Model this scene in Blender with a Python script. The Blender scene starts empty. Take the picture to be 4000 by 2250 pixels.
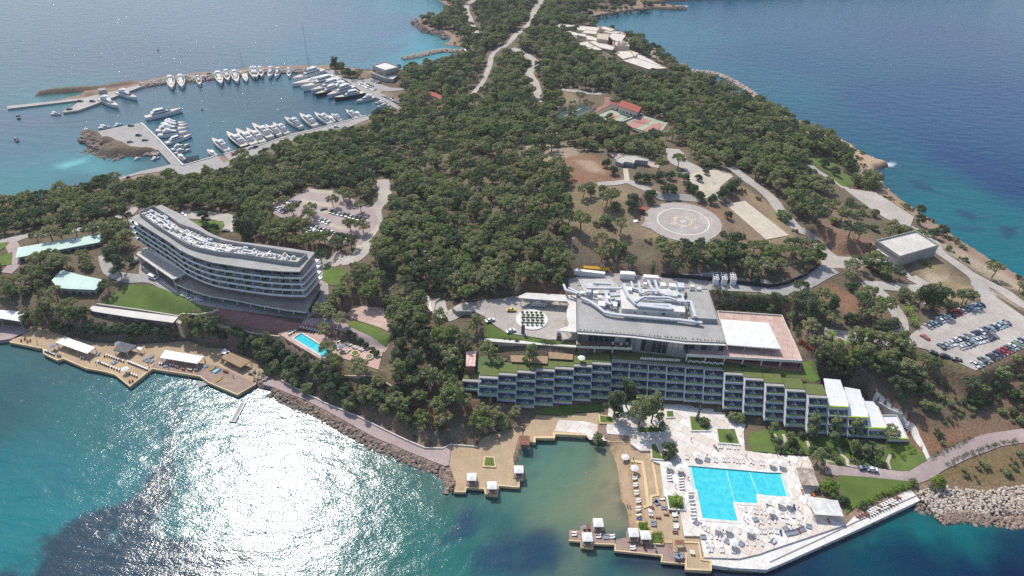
import bpy, bmesh, math, random
import numpy as np
from mathutils import Matrix, Vector
random.seed(7)
R = math.radians
SC = bpy.context.scene
COL = SC.collection
# ---------------------------------------------------------------- camera
FPX, PITCH, ROLL, CAMZ = 2700.0, R(36.5), R(1.6), 220.0
cam_m = Matrix.Rotation(R(90) - PITCH, 4, 'X') @ Matrix.Rotation(ROLL, 4, 'Z')
cam = bpy.data.cameras.new('camera'); cam_o = bpy.data.objects.new('camera', cam)
COL.objects.link(cam_o); SC.camera = cam_o
cam_o.matrix_world = Matrix.Translation((0, 0, CAMZ)) @ cam_m
cam.sensor_width = 36; cam.lens = 36 * FPX / 4000
cam.clip_start = 1; cam.clip_end = 60000
# ---------------------------------------------------------------- light
SUN_EL, SUN_AZ = R(50), R(28)                      # azimuth to the left of the view direction
sun_dir = Vector((-math.sin(SUN_AZ) * math.cos(SUN_EL), math.cos(SUN_AZ) * math.cos(SUN_EL), math.sin(SUN_EL)))
wd = bpy.data.worlds.new('World'); SC.world = wd; wd.use_nodes = True
nt = wd.node_tree; bg = nt.nodes['Background']; sk = nt.nodes.new('ShaderNodeTexSky')
sk.sky_type = 'NISHITA'; sk.sun_disc = False; sk.sun_elevation = SUN_EL; sk.sun_rotation = -SUN_AZ
sk.air_density = 1.0; sk.dust_density = 1.5; sk.ozone_density = 1.0
nt.links.new(sk.outputs[0], bg.inputs[0]); bg.inputs[1].default_value = 0.15
sl = bpy.data.lights.new('sun', 'SUN'); sl.energy = 3.6; sl.angle = R(0.53); sl.color = (1, .965, .91)
so = bpy.data.objects.new('sun', sl); COL.objects.link(so); so.rotation_euler = sun_dir.to_track_quat('Z', 'Y').to_euler()
SC.view_settings.view_transform = 'Standard'; SC.view_settings.look = 'None'
SC.view_settings.exposure = 0.1; SC.view_settings.gamma = 1.0
SC.cycles.max_bounces = 6; SC.cycles.diffuse_bounces = 3; SC.cycles.glossy_bounces = 2
SC.cycles.transmission_bounces = 2; SC.cycles.volume_bounces = 0; SC.cycles.sample_clamp_indirect = 4
SC.cycles.use_denoising = False

# ---------------------------------------------------------------- reading the survey: view coordinates (2576 wide) -> points on a level
K = 4000 / 2576.0
def P(x, y, z=0.0):
    d = cam_m.to_3x3() @ Vector(((x * K - 2000) / FPX, -(y * K - 1125) / FPX, -1))
    t = (z - CAMZ) / d.z
    return Vector((d.x * t, d.y * t, z))
def PIX(p):
    q = cam_m.to_3x3().transposed() @ (Vector(p) - Vector((0, 0, CAMZ)))
    return (q.x / -q.z * FPX + 2000) / K, (-q.y / -q.z * FPX + 1125) / K
def T(c, r, s):
    """pairs read off tile (c, r) of the survey"""
    v = [float(a) for a in s.replace(',', ' ').split()]
    return [(c * 644 + v[i] / 4, r * 362 + v[i + 1] / 4) for i in range(0, len(v), 2)]
def WP(pts, z=0.0):
    return [P(a, b, z) for a, b in pts]

# ---------------------------------------------------------------- objects
def tag(o, label=None, cat=None, group=None, kind=None):
    if label: o['label'] = label
    if cat: o['category'] = cat
    if group: o['group'] = group
    if kind: o['kind'] = kind
    return o
def empty(name, loc=(0, 0, 0), rz=0.0, label=None, cat=None, group=None):
    o = bpy.data.objects.new(name, None); COL.objects.link(o)
    o.location = loc; o.rotation_euler = (0, 0, rz); o.empty_display_size = .5
    return tag(o, label, cat, group)
def rot2(x, y, a):
    return x * math.cos(a) - y * math.sin(a), x * math.sin(a) + y * math.cos(a)
class MB:
    """collects shapes and links them as one mesh object"""
    def __init__(s): s.v = []; s.f = []; s.m = []; s.mi = 0; s.k = 0
    def add(s, vs, fs):
        n = len(s.v); s.v += [tuple(a) for a in vs]; s.f += [tuple(i + n for i in f) for f in fs]; s.m += [s.mi] * len(fs); return s
    def box(s, x, y, z, sx, sy, sz, rz=0.0, top=1.0, topy=None):
        """centre x, y, base z, full sizes; top = taper of the upper face"""
        ty = top if topy is None else topy; vs = []
        for k, (fx, fy) in ((0, (1, 1)), (1, (top, ty))):
            for a, b in ((-1, -1), (1, -1), (1, 1), (-1, 1)):
                u, w = rot2(a * sx / 2 * fx, b * sy / 2 * fy, rz); vs.append((x + u, y + w, z + k * sz))
        return s.add(vs, [(3, 2, 1, 0), (4, 5, 6, 7), (0, 1, 5, 4), (1, 2, 6, 5), (2, 3, 7, 6), (3, 0, 4, 7)])
    def prism(s, poly, z0, z1, cap0=True):
        n = len(poly); ar = sum(poly[i][0] * poly[(i + 1) % n][1] - poly[(i + 1) % n][0] * poly[i][1] for i in range(n))
        if ar < 0: poly = poly[::-1]
        z0s = z0 if hasattr(z0, '__len__') else [z0] * n
        vs = [(p[0], p[1], z0) for p in poly] + [(p[0], p[1], z1) for p in poly]
        fs = [tuple(range(n, 2 * n))] + ([tuple(range(n - 1, -1, -1))] if cap0 else [])
        fs += [(i, (i + 1) % n, n + (i + 1) % n, n + i) for i in range(n)]
        return s.add(vs, fs)
    def cyl(s, x, y, z, r, h, n=8, r2=None, dx=0, dy=0):
        r2 = r if r2 is None else r2
        vs = [(x + r * math.cos(2 * math.pi * i / n), y + r * math.sin(2 * math.pi * i / n), z) for i in range(n)]
        vs += [(x + dx + r2 * math.cos(2 * math.pi * i / n), y + dy + r2 * math.sin(2 * math.pi * i / n), z + h) for i in range(n)]
        return s.add(vs, [(i, (i + 1) % n, n + (i + 1) % n, n + i) for i in range(n)] + [tuple(range(n, 2 * n)), tuple(range(n - 1, -1, -1))])
    def bar(s, a, b, w, h=None):
        """square bar between two points"""
        s.k = (s.k + 1) % 9; h = (h or w) + .004 * s.k; w = w + .005 * s.k; a = Vector(a); b = Vector(b); d = (b - a)
        if d.length < 1e-6: return s
        d.normalize(); u = d.cross(Vector((0, 0, 1)))
        if u.length < 1e-3: u = Vector((1, 0, 0))
        u.normalize(); v = u.cross(d)
        vs = [p + u * (i * w / 2) + v * (j * h / 2) for p in (a, b) for i, j in ((-1, -1), (1, -1), (1, 1), (-1, 1))]
        return s.add(vs, [(3, 2, 1, 0), (4, 5, 6, 7), (0, 1, 5, 4), (1, 2, 6, 5), (2, 3, 7, 6), (3, 0, 4, 7)])
    def build(s, name, mats, parent=None, loc=None, smooth=False):
        me = bpy.data.meshes.new(name); me.from_pydata(s.v, [], s.f)
        mats = mats if isinstance(mats, (list, tuple)) else [mats]
        for m in mats: me.materials.append(m)
        if len(mats) > 1: me.polygons.foreach_set('material_index', s.m)
        if smooth: me.polygons.foreach_set('use_smooth', [True] * len(me.polygons))
        o = bpy.data.objects.new(name, me); COL.objects.link(o)
        if parent: o.parent = parent
        if loc is not None: o.location = loc
        return o
def local(pts, o):
    """world points into the frame of a thing's base"""
    m = (Matrix.Translation(o.location) @ Matrix.Rotation(o.rotation_euler.z, 4, 'Z')).inverted()
    return [m @ Vector((p[0], p[1], p[2] if len(p) > 2 else 0)) for p in pts]
def copy_tree(o, loc=None, rz=None, scale=None, parent=None, color=None):
    c = o.copy(); COL.objects.link(c)
    if parent: c.parent = parent
    if loc is not None: c.location = loc
    if rz is not None: c.rotation_euler = (0, 0, rz)
    if scale is not None: c.scale = scale if hasattr(scale, '__len__') else (scale,) * 3
    if color: c.color = color
    for ch in o.children: copy_tree(ch, parent=c, color=color)
    return c

# ---------------------------------------------------------------- materials
MAT = {}
def srgb(r, g, b):
    return tuple((c / 255 / 12.92) if c / 255 <= .04045 else ((c / 255 + .055) / 1.055) ** 2.4 for c in (r, g, b))
def nodes(name):
    m = bpy.data.materials.new(name); m.use_nodes = True; t = m.node_tree
    return m, t, t.nodes['Principled BSDF']
def noise(t, scale, detail=4, rough=.6, vec=None, dim='3D'):
    n = t.nodes.new('ShaderNodeTexNoise'); n.inputs['Scale'].default_value = scale
    n.inputs['Detail'].default_value = detail; n.inputs['Roughness'].default_value = rough
    if vec is None:
        g = t.nodes.new('ShaderNodeNewGeometry'); vec = g.outputs['Position']
    t.links.new(vec, n.inputs['Vector']); return n
def ramp(t, src, a, b, c0=(0, 0, 0, 1), c1=(1, 1, 1, 1)):
    r = t.nodes.new('ShaderNodeValToRGB'); e = r.color_ramp.elements
    e[0].position = a; e[1].position = b; e[0].color = c0; e[1].color = c1
    t.links.new(src, r.inputs[0]); return r
def mix(t, fac, a, b, mode='MIX'):
    m = t.nodes.new('ShaderNodeMix'); m.data_type = 'RGBA'; m.blend_type = mode
    for i, v in ((0, fac), (6, a), (7, b)):
        if hasattr(v, 'is_linked') or isinstance(v, bpy.types.NodeSocket): t.links.new(v, m.inputs[i])
        else: m.inputs[i].default_value = v if i == 0 else (*v[:3], 1)
    return m.outputs[2]
def bump(t, bsdf, h, strength=.5, dist=.1):
    b = t.nodes.new('ShaderNodeBump'); b.inputs['Strength'].default_value = strength; b.inputs['Distance'].default_value = dist
    t.links.new(h, b.inputs['Height']); t.links.new(b.outputs[0], bsdf.inputs['Normal'])
def M(name, c, c2=None, scale=.6, rough=.85, metal=0, fine=None, bmp=0, spec=.3):
    """a worn surface: large blotches between two colours plus fine grain"""
    if name in MAT: return MAT[name]
    m, t, b = nodes(name)
    c2 = c2 or tuple(x * .82 for x in c)
    n1 = noise(t, scale, 5, .65); f1 = ramp(t, n1.outputs[0], .35, .68)
    col = mix(t, f1.outputs[0], c, c2)
    n2 = noise(t, fine or scale * 9, 3, .7); f2 = ramp(t, n2.outputs[0], .3, .7, (.8, .8, .8, 1), (1.1, 1.1, 1.1, 1))
    col = mix(t, 1.0, col, f2.outputs[0], 'MULTIPLY')
    t.links.new(col, b.inputs['Base Color']); b.inputs['Roughness'].default_value = rough
    b.inputs['Metallic'].default_value = metal; b.inputs['Specular IOR Level'].default_value = spec
    if bmp: bump(t, b, n2.outputs[0], bmp, .1)
    MAT[name] = m; return m
def Mtile(name, c, c2, size, joint, rough=.8, ang=0.0, ratio=1.0, jw=.04, spec=.3):
    """paving: slabs in two tones with joints, laid out on the ground plane"""
    if name in MAT: return MAT[name]
    m, t, b = nodes(name)
    g = t.nodes.new('ShaderNodeNewGeometry'); mp = t.nodes.new('ShaderNodeMapping'); mp.inputs['Rotation'].default_value[2] = ang
    t.links.new(g.outputs['Position'], mp.inputs['Vector'])
    br = t.nodes.new('ShaderNodeTexBrick'); br.inputs['Color1'].default_value = (*c, 1); br.inputs['Color2'].default_value = (*c2, 1)
    br.inputs['Mortar'].default_value = (*joint, 1); br.inputs['Scale'].default_value = 1.0 / size
    br.inputs['Mortar Size'].default_value = jw; br.inputs['Brick Width'].default_value = ratio; br.inputs['Row Height'].default_value = 1.0
    br.inputs['Bias'].default_value = -.1
    t.links.new(mp.outputs[0], br.inputs['Vector'])
    n = noise(t, .35, 5, .7); f = ramp(t, n.outputs[0], .3, .7, (.82, .82, .82, 1), (1.08, 1.08, 1.08, 1))
    col = mix(t, 1.0, br.outputs[0], f.outputs[0], 'MULTIPLY')
    t.links.new(col, b.inputs['Base Color']); b.inputs['Roughness'].default_value = rough; b.inputs['Specular IOR Level'].default_value = spec
    MAT[name] = m; return m
_crops = {'A': (480, 760, 2.8976), 'B': (1840, 1030, 1.84), 'C': (2300, 700, 2.862), 'D': (1750, 1400, 1.3558), 'E': (250, 380, 2.1467), 'G': (2150, 60, 2.8985), 'H': (1750, 1380, 2.0471), 'I': (2350, 1380, 2.0471), 'J': (2950, 1380, 2.0471)}
def Z(c, s):
    """pairs read off an enlarged part of the survey"""
    ox, oy, k = _crops[c]; v = [float(a) for a in s.replace(',', ' ').split()]
    return [((ox + v[i] / k) / K, (oy + v[i + 1] / k) / K) for i in range(0, len(v), 2)]
# ================================================================ THE LAND
# coast, clockwise; each run carries the height at which the edge of the land was read
coast = []
def run(z, pts): coast.extend((a, b, z) for a, b in pts)
run(.3, [(3100, 1330), (2760, 1312), (2576, 1296), (2520, 1294), (2450, 1286), (2380, 1277), (2325, 1266)])
run(.3, [(2300, 1250), (2140, 1318), (1930, 1425), (1840, 1415), (1780, 1425), (1700, 1412), (1640, 1395), (1592, 1372), (1590, 1335)])
run(.0, T(2, 3, '1150 840, 1110 700, 1060 560, 1030 400, 1010 260, 990 150'))
run(.3, T(2, 3, '740 40, 430 40, 420 60, 225 60, 220 100, 100 160, 60 280, 20 330, 10 420, 0 560') + T(1, 3, '2550 550, 2430 560, 2300 560, 2120 560, 2000 560'))
run(.2, T(1, 3, '1960 600, 1915 590, 1880 480, 1800 390, 1620 310, 1420 240, 1270 190, 1160 120, 1020 50') + T(1, 2, '870 1400, 700 1330, 560 1250, 430 1190, 330 1130, 200 1080, 130 1020, 20 1000'))
run(.3, T(0, 2, '2540 960, 2390 1050, 2120 930, 2010 870, 1530 795, 1310 970, 1180 860, 1060 830, 890 785, 640 700, 580 715, 500 680, 445 650, 440 595, 100 530, -200 560, -800 600, -1600 500'))
run(.5, [(-900, 800), (-700, 500), (-150, 520)] + T(0, 1, '0 590, 250 570, 450 555, 700 500, 850 440, 1000 415, 1150 365, 1240 330, 1380 300, 1600 245, 1720 200, 1840 215, 2100 145, 2240 120, 2300 150, 2560 60'))
run(.5, T(1, 0, '0 1470, 150 1420, 350 1340, 600 1295, 800 1245, 1000 1195, 1110 1175, 1200 1120, 1350 1075, 1420 1095, 1300 1020, 1100 900, 900 780, 690 690, 500 690, 300 690, 0 700'))
run(.5, T(0, 0, '2400 725, 2000 770, 1700 800, 1540 820, 1270 920, 1000 1015, 780 1100, 650 1110, 720 1075, 800 1010, 760 1000, 600 1020, 600 1000, 800 960, 830 930, 1100 880, 1400 830, 1600 780, 2000 730, 2400 700'))
run(.5, T(1, 0, '0 670, 400 660, 740 655, 850 665, 1000 690, 1180 705, 1350 690, 1540 705, 1700 675, 1900 635, 2060 600, 2110 575, 2080 545, 2040 520, 2070 470, 1960 455, 1890 440, 1950 415, 1960 370, 1870 330, 1740 325, 1720 280, 1620 240, 1600 200, 1690 185, 1780 195, 1850 150, 1960 90, 1980 72, 1900 40, 1850 10'))
run(.5, [(1095, -12), (1040, -30), (900, -50), (500, -80)])
run(5, [(500, -140), (1200, -160), (2200, -140), (2600, -60), (2000, -25)])
run(3, T(2, 0, '1500 -10, 1480 5, 1390 8, 1300 0, 1290 20, 1400 40, 1560 45, 1740 62, 1640 72'))
run(1, T(2, 0, '1400 82, 1200 95, 1050 118, 850 148, 770 195, 790 220, 745 240'))
run(9, T(2, 0, '880 265, 1000 300, 1160 345, 1270 420, 1400 465, 1500 530, 1590 610, 1690 700, 1850 780, 2050 870, 2200 930, 2330 985, 2480 1020, 2576 1050'))
run(9, T(3, 0, '100 1115, 300 1190, 440 1275, 560 1320'))
run(3, T(3, 0, '700 1385, 840 1448') + T(3, 1, '850 10, 930 80, 1100 150, 1190 165, 1195 190, 1065 215, 1050 275, 1010 290'))
run(2, T(3, 1, '1150 395, 1220 480'))
run(6, T(3, 1, '1330 550'))
run(10, T(3, 1, '1460 625, 1600 725, 1740 830, 1800 880, 1960 985, 2100 1065, 2290 1195, 2576 1345'))
run(10, [(2760, 790), (3100, 950)])
CO = np.array([P(a, b, z)[:2] for a, b, z in coast]); CZ = np.array([c[2] for c in coast])

def in_poly(poly, x, y):
    poly = np.asarray([(p[0], p[1]) for p in poly]); r = np.zeros(x.shape, bool); n = len(poly)
    j = n - 1
    for i in range(n):
        xi, yi = poly[i]; xj, yj = poly[j]
        if yi != yj:
            c = ((yi > y) != (yj > y)) & (x < (xj - xi) * (y - yi) / (yj - yi) + xi); r ^= c
        j = i
    return r
def seg_dist(poly, x, y, closed=True, vals=None):
    poly = np.asarray([(p[0], p[1]) for p in poly]); n = len(poly)
    best = np.full(x.shape, 1e9); bv = np.zeros(x.shape)
    for i in range(n if closed else n - 1):
        a = poly[i]; b = poly[(i + 1) % n]; d = b - a; L = max(d @ d, 1e-9)
        t = np.clip(((x - a[0]) * d[0] + (y - a[1]) * d[1]) / L, 0, 1)
        q = (x - a[0] - t * d[0]) ** 2 + (y - a[1] - t * d[1]) ** 2
        k = q < best; best = np.where(k, q, best)
        if vals is not None: bv = np.where(k, vals[i] * (1 - t) + vals[(i + 1) % n] * t, bv)
    return (np.sqrt(best), bv) if vals is not None else np.sqrt(best)
_rng = np.random.RandomState(3); _tab = _rng.rand(256, 256)
def vnoise(x, y, s):
    x = x / s + 500; y = y / s + 500; xi = np.floor(x).astype(int); yi = np.floor(y).astype(int); fx = x - xi; fy = y - yi
    fx = fx * fx * (3 - 2 * fx); fy = fy * fy * (3 - 2 * fy); g = lambda a, b: _tab[a % 256, b % 256]
    return (g(xi, yi) * (1 - fx) + g(xi + 1, yi) * fx) * (1 - fy) + (g(xi, yi + 1) * (1 - fx) + g(xi + 1, yi + 1) * fx) * fy
def fbm(x, y, s, o=4):
    r = 0; a = .5; 
    for k in range(o): r = r + a * vnoise(x + 37 * k, y - 91 * k, s / 2 ** k); a *= .5
    return r / (1 - .5 ** o)

# spot heights
spots = [(1130,1130,2),(900,1050,2),(700,955,2),(1000,1010,8),(900,985,6),(960,905,13),(790,870,13),(900,900,13),(1000,930,13),(860,960,8),
 (600,780,15),(400,750,12),(100,650,12),(100,560,7),(250,520,8),(400,480,7),(600,430,7),(750,380,7),(880,330,4),(190,720,11),(40,780,9),(60,850,2),(330,880,2.5),(560,900,2.5),
 (330,560,12),(520,560,13),(820,540,15),(950,450,15),(1000,350,9),(1100,280,9),(1100,230,8),(1200,500,25),(1300,400,28),(1060,600,21),(1200,650,24),(1000,700,18),(1050,780,18),(1400,600,32),
 (1400,500,34),(1720,555,31),(1500,430,34),(1650,420,33),(1900,560,29),(2100,650,25),(2000,500,24),(2150,500,17),(2300,600,17),(2330,640,17),(2050,400,15),(1900,330,15),(1800,250,14),
 (1600,300,22),(1440,285,18),(1550,130,14),(1300,200,13),(1200,100,10),(1350,60,11),(1500,40,8),(1250,-50,9),(1450,200,16),(1700,200,11),(1350,790,21),(1200,750,20),(1180,840,19),(1250,900,16),
 (1500,680,25),(1800,690,27),(2000,715,25),(2450,840,20),(2250,780,21),(2350,960,13),(2500,1010,9),(2150,930,17),(2300,720,18),(2500,760,18),(2400,1130,6),(2200,1190,4),(2080,1175,4),(2500,1085,7),(2450,1200,3.5),(2330,1180,4),
 (2000,930,18),(2200,1130,4.5),(1850,1250,2.5),(1600,1080,3.5),(1150,950,12),(1180,1040,6),(1230,1100,3.2),(1100,900,15),(1400,1060,4),(1240,1010,7),(2300,1050,9),(2150,1000,13),(700,880,7),(750,930,5),
 (480,870,4),(420,860,6),(150,830,7),(2300,870,19),(-200,600,12),(-200,750,10),(2800,1100,10),(2760,900,16),(1600,-80,8),(1600,900,19),(1400,900,18),(1800,930,18),(450,330,1),(900,200,1.2),(1000,210,2.5)]
sp = np.array([list(P(a, b, c)) for a, b, c in spots] + [(x, y, z + .3) for (x, y), z in list(zip(CO, CZ))[::2]])
def tps(pts, vals, lam=20.0):
    n = len(pts); d = np.linalg.norm(pts[:, None] - pts[None], axis=2); Kk = np.where(d > 0, d * d * np.log(d + 1e-9), 0) + lam * np.eye(n)
    Q = np.c_[np.ones(n), pts]; A = np.zeros((n + 3, n + 3)); A[:n, :n] = Kk; A[:n, n:] = Q; A[n:, :n] = Q.T
    w = np.linalg.solve(A, np.r_[vals, 0, 0, 0])
    def f(x, y):
        out = w[n] + w[n + 1] * x + w[n + 2] * y
        for (a, b), c in zip(pts, w[:n]):
            q = (x - a) ** 2 + (y - b) ** 2 + 1e-9; out = out + c * .5 * q * np.log(q)
        return out
    return f
_scale = 100.0
_f = tps(sp[:, :2] / _scale, sp[:, 2], .02)
X0, X1, Y0, Y1, ST = -760, 800, 70, 1160, 2.0
gx = np.arange(X0, X1 + .1, ST); gy = np.arange(Y0, Y1 + .1, ST); GX, GY = np.meshgrid(gx, gy)
HT = _f(GX / _scale, GY / _scale)
inside = in_poly(CO, GX, GY); dist, zed = seg_dist(CO, GX, GY, True, CZ)
# cliffs: how steeply the land may climb from the edge
HT = np.minimum(HT, zed + .4 + 1.1 * dist)
HT = np.maximum(HT, np.minimum(zed, .6))
bumpy = (fbm(GX, GY, 40) - .5) * 2.4 + (fbm(GX + 50, GY, 9, 3) - .5) * 1.3
HT = HT + bumpy * np.clip(dist / 25, 0, 1)
HT = np.where(inside, HT, np.maximum(zed - dist * 1.4, -4 - 0 * dist))
# levelled ground: (outline, height, skirt)
pads = []
def pad(pts, z, skirt=4): 
    pads.append((WP(pts, z), z, skirt)); return pads[-1][0]
slabs = []      # (name, world outline, z, depth, material, holes, rim)
def plaza(name, pts, z, mat, depth=3.0, level=True, holes=(), rim=None, skirt=4):
    w = WP(pts, z); slabs.append((name, w, z, depth, mat, [WP(h, z) for h in holes], rim))
    if level: pads.append((w, z - .3, skirt))
    return w
C_tan = dict(name='tan_concrete', c=srgb(196, 172, 138), c2=srgb(182, 158, 126), scale=.15)
matf = {
 'tan': lambda: M('tan_concrete', srgb(190, 166, 134), srgb(172, 149, 120), .15, rough=.9),
 'quay': lambda: M('quay_concrete', srgb(186, 180, 172), srgb(165, 160, 154), .12, rough=.9),
 'asphalt': lambda: M('pale_asphalt', srgb(176, 171, 165), srgb(158, 153, 148), .1, rough=.95),
 'road': lambda: M('worn_concrete_road', srgb(190, 181, 170), srgb(168, 160, 151), .08, rough=.95),
 'mauve': lambda: M('mauve_concrete', srgb(182, 163, 158), srgb(164, 146, 142), .12, rough=.9),
 'redpave': lambda: M('red_pavers', srgb(160, 118, 112), srgb(140, 100, 96), .3, rough=.9),
 'pink': lambda: Mtile('pink_slabs', srgb(205, 176, 162), srgb(192, 160, 148), 4.0, srgb(150, 122, 112), ang=.3, jw=.015),
 'marble': lambda: Mtile('marble_paving', srgb(232, 226, 218), srgb(214, 198, 182), 4.2, srgb(170, 158, 146), ang=.62, ratio=1.4, jw=.018, rough=.6),
 'wood': lambda: Mtile('weathered_decking', srgb(172, 148, 134), srgb(152, 128, 116), .45, srgb(95, 78, 70), ang=.1, ratio=12, jw=.06),
 'white': lambda: M('white_concrete', srgb(232, 228, 220), srgb(212, 207, 198), .1, rough=.8),
 'cream': lambda: M('cream_kerb', srgb(226, 200, 156), srgb(212, 186, 144), .3, rough=.9),
 'sand': lambda: M('sand', srgb(184, 158, 128), srgb(168, 142, 114), .2, rough=1.0, bmp=.3),
 'lawn': lambda: M('lawn_grass', srgb(106, 124, 62), srgb(88, 108, 50), .12, rough=1.0, fine=3, bmp=.4),
 'dry': lambda: M('dry_grass', srgb(150, 132, 96), srgb(130, 114, 84), .15, rough=1.0, fine=2.5, bmp=.4),
 'green_court': lambda: M('green_court', srgb(66, 88, 78), srgb(58, 78, 70), .1, rough=.9),
 'pads': lambda: M('pale_pad', srgb(205, 192, 172), srgb(190, 176, 158), .12, rough=.9),
}
def mm(k): return matf[k]()
# harbour
plaza('quay', T(1, 0, '640 718, 0 720') + T(0, 0, '2570 724, 2150 772, 1880 799, 1680 817, 1540 832, 1270 932, 1100 997, 1000 1037, 790 1112, 640 1135, 635 1115, 720 1080, 800 1015, 830 990, 1000 945, 1200 905, 1450 838, 1680 792, 2150 742, 2570 694') + T(1, 0, '0 690, 700 690'), 1.3, 'quay', 4)
plaza('quay', T(0, 0, '68 1068, 830 985, 850 1002, 74 1094'), 1.2, 'quay', 4, False)
plaza('quay', T(1, 0, '705 690, 770 700, 870 765, 960 800, 1130 795, 1260 850, 1350 880, 1490 890, 1500 905, 1330 920, 1270 915, 1250 935, 1400 1045, 1450 1092, 1400 1092, 1300 1020, 1080 930, 900 805, 690 718, 640 718'), 1.25, 'asphalt', 4)
plaza('quay', Z('E', '1000 578, 1225 512, 1280 490, 1340 550, 1390 530, 1340 478, 1690 387, 1900 322, 2120 267, 2530 157, 2580 175, 2400 245, 2100 310, 1740 410, 1640 480, 1400 560, 1300 620, 1110 655, 980 650, 905 610, 600 650, 440 700, 420 690, 640 620, 905 562'), 1.25, 'asphalt', 4)
plaza('quay', Z('E', '280 285, 625 215, 660 217, 800 360, 1003 572, 905 570, 790 442, 600 432, 520 390, 420 350, 330 345'), 1.35, 'asphalt', 4, False)
# left beach
plaza('sun_deck', T(0, 2, '95 540, 300 400, 480 420, 600 470, 960 550, 1140 560, 1400 570, 1650 550, 1900 535, 2050 600, 2230 610, 2576 730') + T(1, 2, '40 790, 110 880, 20 930') + T(0, 2, '2576 972, 2390 1078, 2100 952, 2010 890, 1530 815, 1310 995, 1160 872, 1060 842, 890 802, 870 812, 640 712, 580 732, 500 692, 435 662, 440 606, 420 612'), 1.6, 'tan', 3)
plaza('pavement', T(0, 2, '-700 330, -60 370, 60 375, 230 392, 290 425, 110 512, 0 528, -700 520'), 1.9, 'mauve', 3)
plaza('promenade', T(1, 2, '90 880, 250 950, 620 1110, 800 1200, 1100 1340, 1290 1440') + T(1, 3, '1500 90, 1620 145, 1720 175, 1880 180, 1960 142, 1942 335, 1900 345, 1700 265, 1500 185, 1380 130, 1220 70, 1060 -15') + T(1, 2, '950 1370, 700 1230, 480 1120, 300 1050, 180 1000, 30 960'), 2.0, 'mauve', 3)
plaza('sun_deck', T(1, 3, '1962 140, 2225 160, 2280 60, 2400 20, 2520 -20') + T(2, 3, '60 -40, 130 20, 110 40, 60 60, 30 200, 10 260, 22 335, 115 340, 120 472, 75 480, 70 557, 0 552') + T(1, 3, '2545 548, 2432 538, 2432 640, 2308 628, 2308 572, 2115 558, 2104 606, 1995 600, 2005 500, 1985 440, 1944 335'), 1.6, 'tan', 3)
plaza('pavement', T(2, 2, '150 1400, 250 1280, 470 1290, 620 1270, 800 1260, 1000 1230, 1150 1400, 1200 1448') + T(2, 3, '1190 30, 1190 100, 960 95, 945 35, 740 20, 735 45, 425 20, 418 62, 230 55, 225 105, 130 100, 110 20'), 1.9, 'tan', 3)
pool_hole = T(2, 3, '1755 330, 2569 400') + T(3, 3, '152 406, 240 670, 0 655') + T(2, 3, '2475 640, 2484 736, 2240 722, 2290 915, 1905 882, 1850 592, 1812 590')
plaza('pool_terrace', T(2, 2, '980 1150, 1000 1060, 2150 1140, 2150 1290, 2350 1370, 2330 1448') + T(2, 3, '2345 190, 2576 222') + T(3, 3, '0 215, 150 238, 400 248, 445 325, 500 555, 420 650, 700 690, 780 935, 450 1045, 0 1195') + T(2, 3, '2500 1225, 2285 1275, 1935 1262, 1892 1050, 1735 1045, 1690 805, 1530 640, 1490 320, 1400 290, 1395 190, 1290 190, 1195 120, 1190 40, 960 20, 950 -30'), 2.6, 'marble', 3, holes=[pool_hole])
plaza('sun_deck', T(2, 3, '1190 190, 1400 195, 1405 290, 1485 320, 1525 640, 1690 810, 1725 1050, 1885 1060, 1905 1290, 1995 1300, 2000 1402, 1750 1388, 1750 1232, 1622 1205, 1620 1082, 1520 1080, 1380 1105, 1170 1062, 1162 1020, 1260 960, 1350 900, 1290 600, 1215 300'), 1.8, 'tan', 3)
plaza('promenade', T(2, 3, '1905 1262, 2240 1290, 2500 1222') + T(3, 3, '0 1205, 450 1050, 780 940, 870 850, 1430 580, 1490 640, 1532 690, 900 985, 130 1330, 0 1382') + T(2, 3, '2569 1388, 2225 1372, 1992 1338, 1995 1300'), 2.0, 'white', 3)
plaza('wooden_deck', T(2, 3, '1035 1085, 1170 1060, 1400 1120, 1520 1100, 1622 1205, 1748 1232, 1748 1330, 1505 1308, 1510 1243, 1385 1235, 1275 1215, 1035 1195'), 1.55, 'wood', .8, False)
plaza('wooden_deck', T(2, 3, '575 985, 690 995, 690 945, 805 950, 805 905, 915 915, 915 1020, 1040 1030, 1040 1135, 815 1125, 812 1172, 695 1162, 695 1102, 575 1095'), 1.55, 'wood', .8, False)
plaza('wooden_deck', T(0, 2, '1520 805, 1600 690, 2060 770, 2185 778, 2565 962, 2390 1068, 2102 940, 2012 878, 1532 806'), 1.66, 'wood', .05, False)
# terraces by the curved hotel
plaza('hotel_terrace', Z('A', '200 690, 230 600, 1400 540, 2300 700, 2330 1110, 2250 1300, 2080 1405, 1100 1285, 830 1240, 660 1145, 550 1115, 350 1000, 180 900'), 15.0, 'asphalt', 3, skirt=6)
plaza('pool_terrace', T(1, 2, '245 470, 330 425, 450 440, 670 455, 800 540, 930 560, 1200 620, 1280 620, 1232 822, 850 700, 690 740, 330 530'), 13.6, 'pink', 5, holes=[T(1, 2, '370 510, 455 448, 748 632, 735 650, 690 708')], skirt=3)
plaza('pavement', T(1, 2, '900 270, 1000 180, 1290 200, 1300 300, 1380 400, 1330 440, 1240 395, 1000 320'), 14, 'pink', 2)
plaza('car_park', T(1, 1, '460 500, 530 440, 900 520, 1130 620, 1190 660, 1240 780, 1130 900, 1060 1010, 800 1000, 500 870, 170 700, 170 590, 250 570'), 15.0, 'mauve', 1.0, skirt=8)
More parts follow.
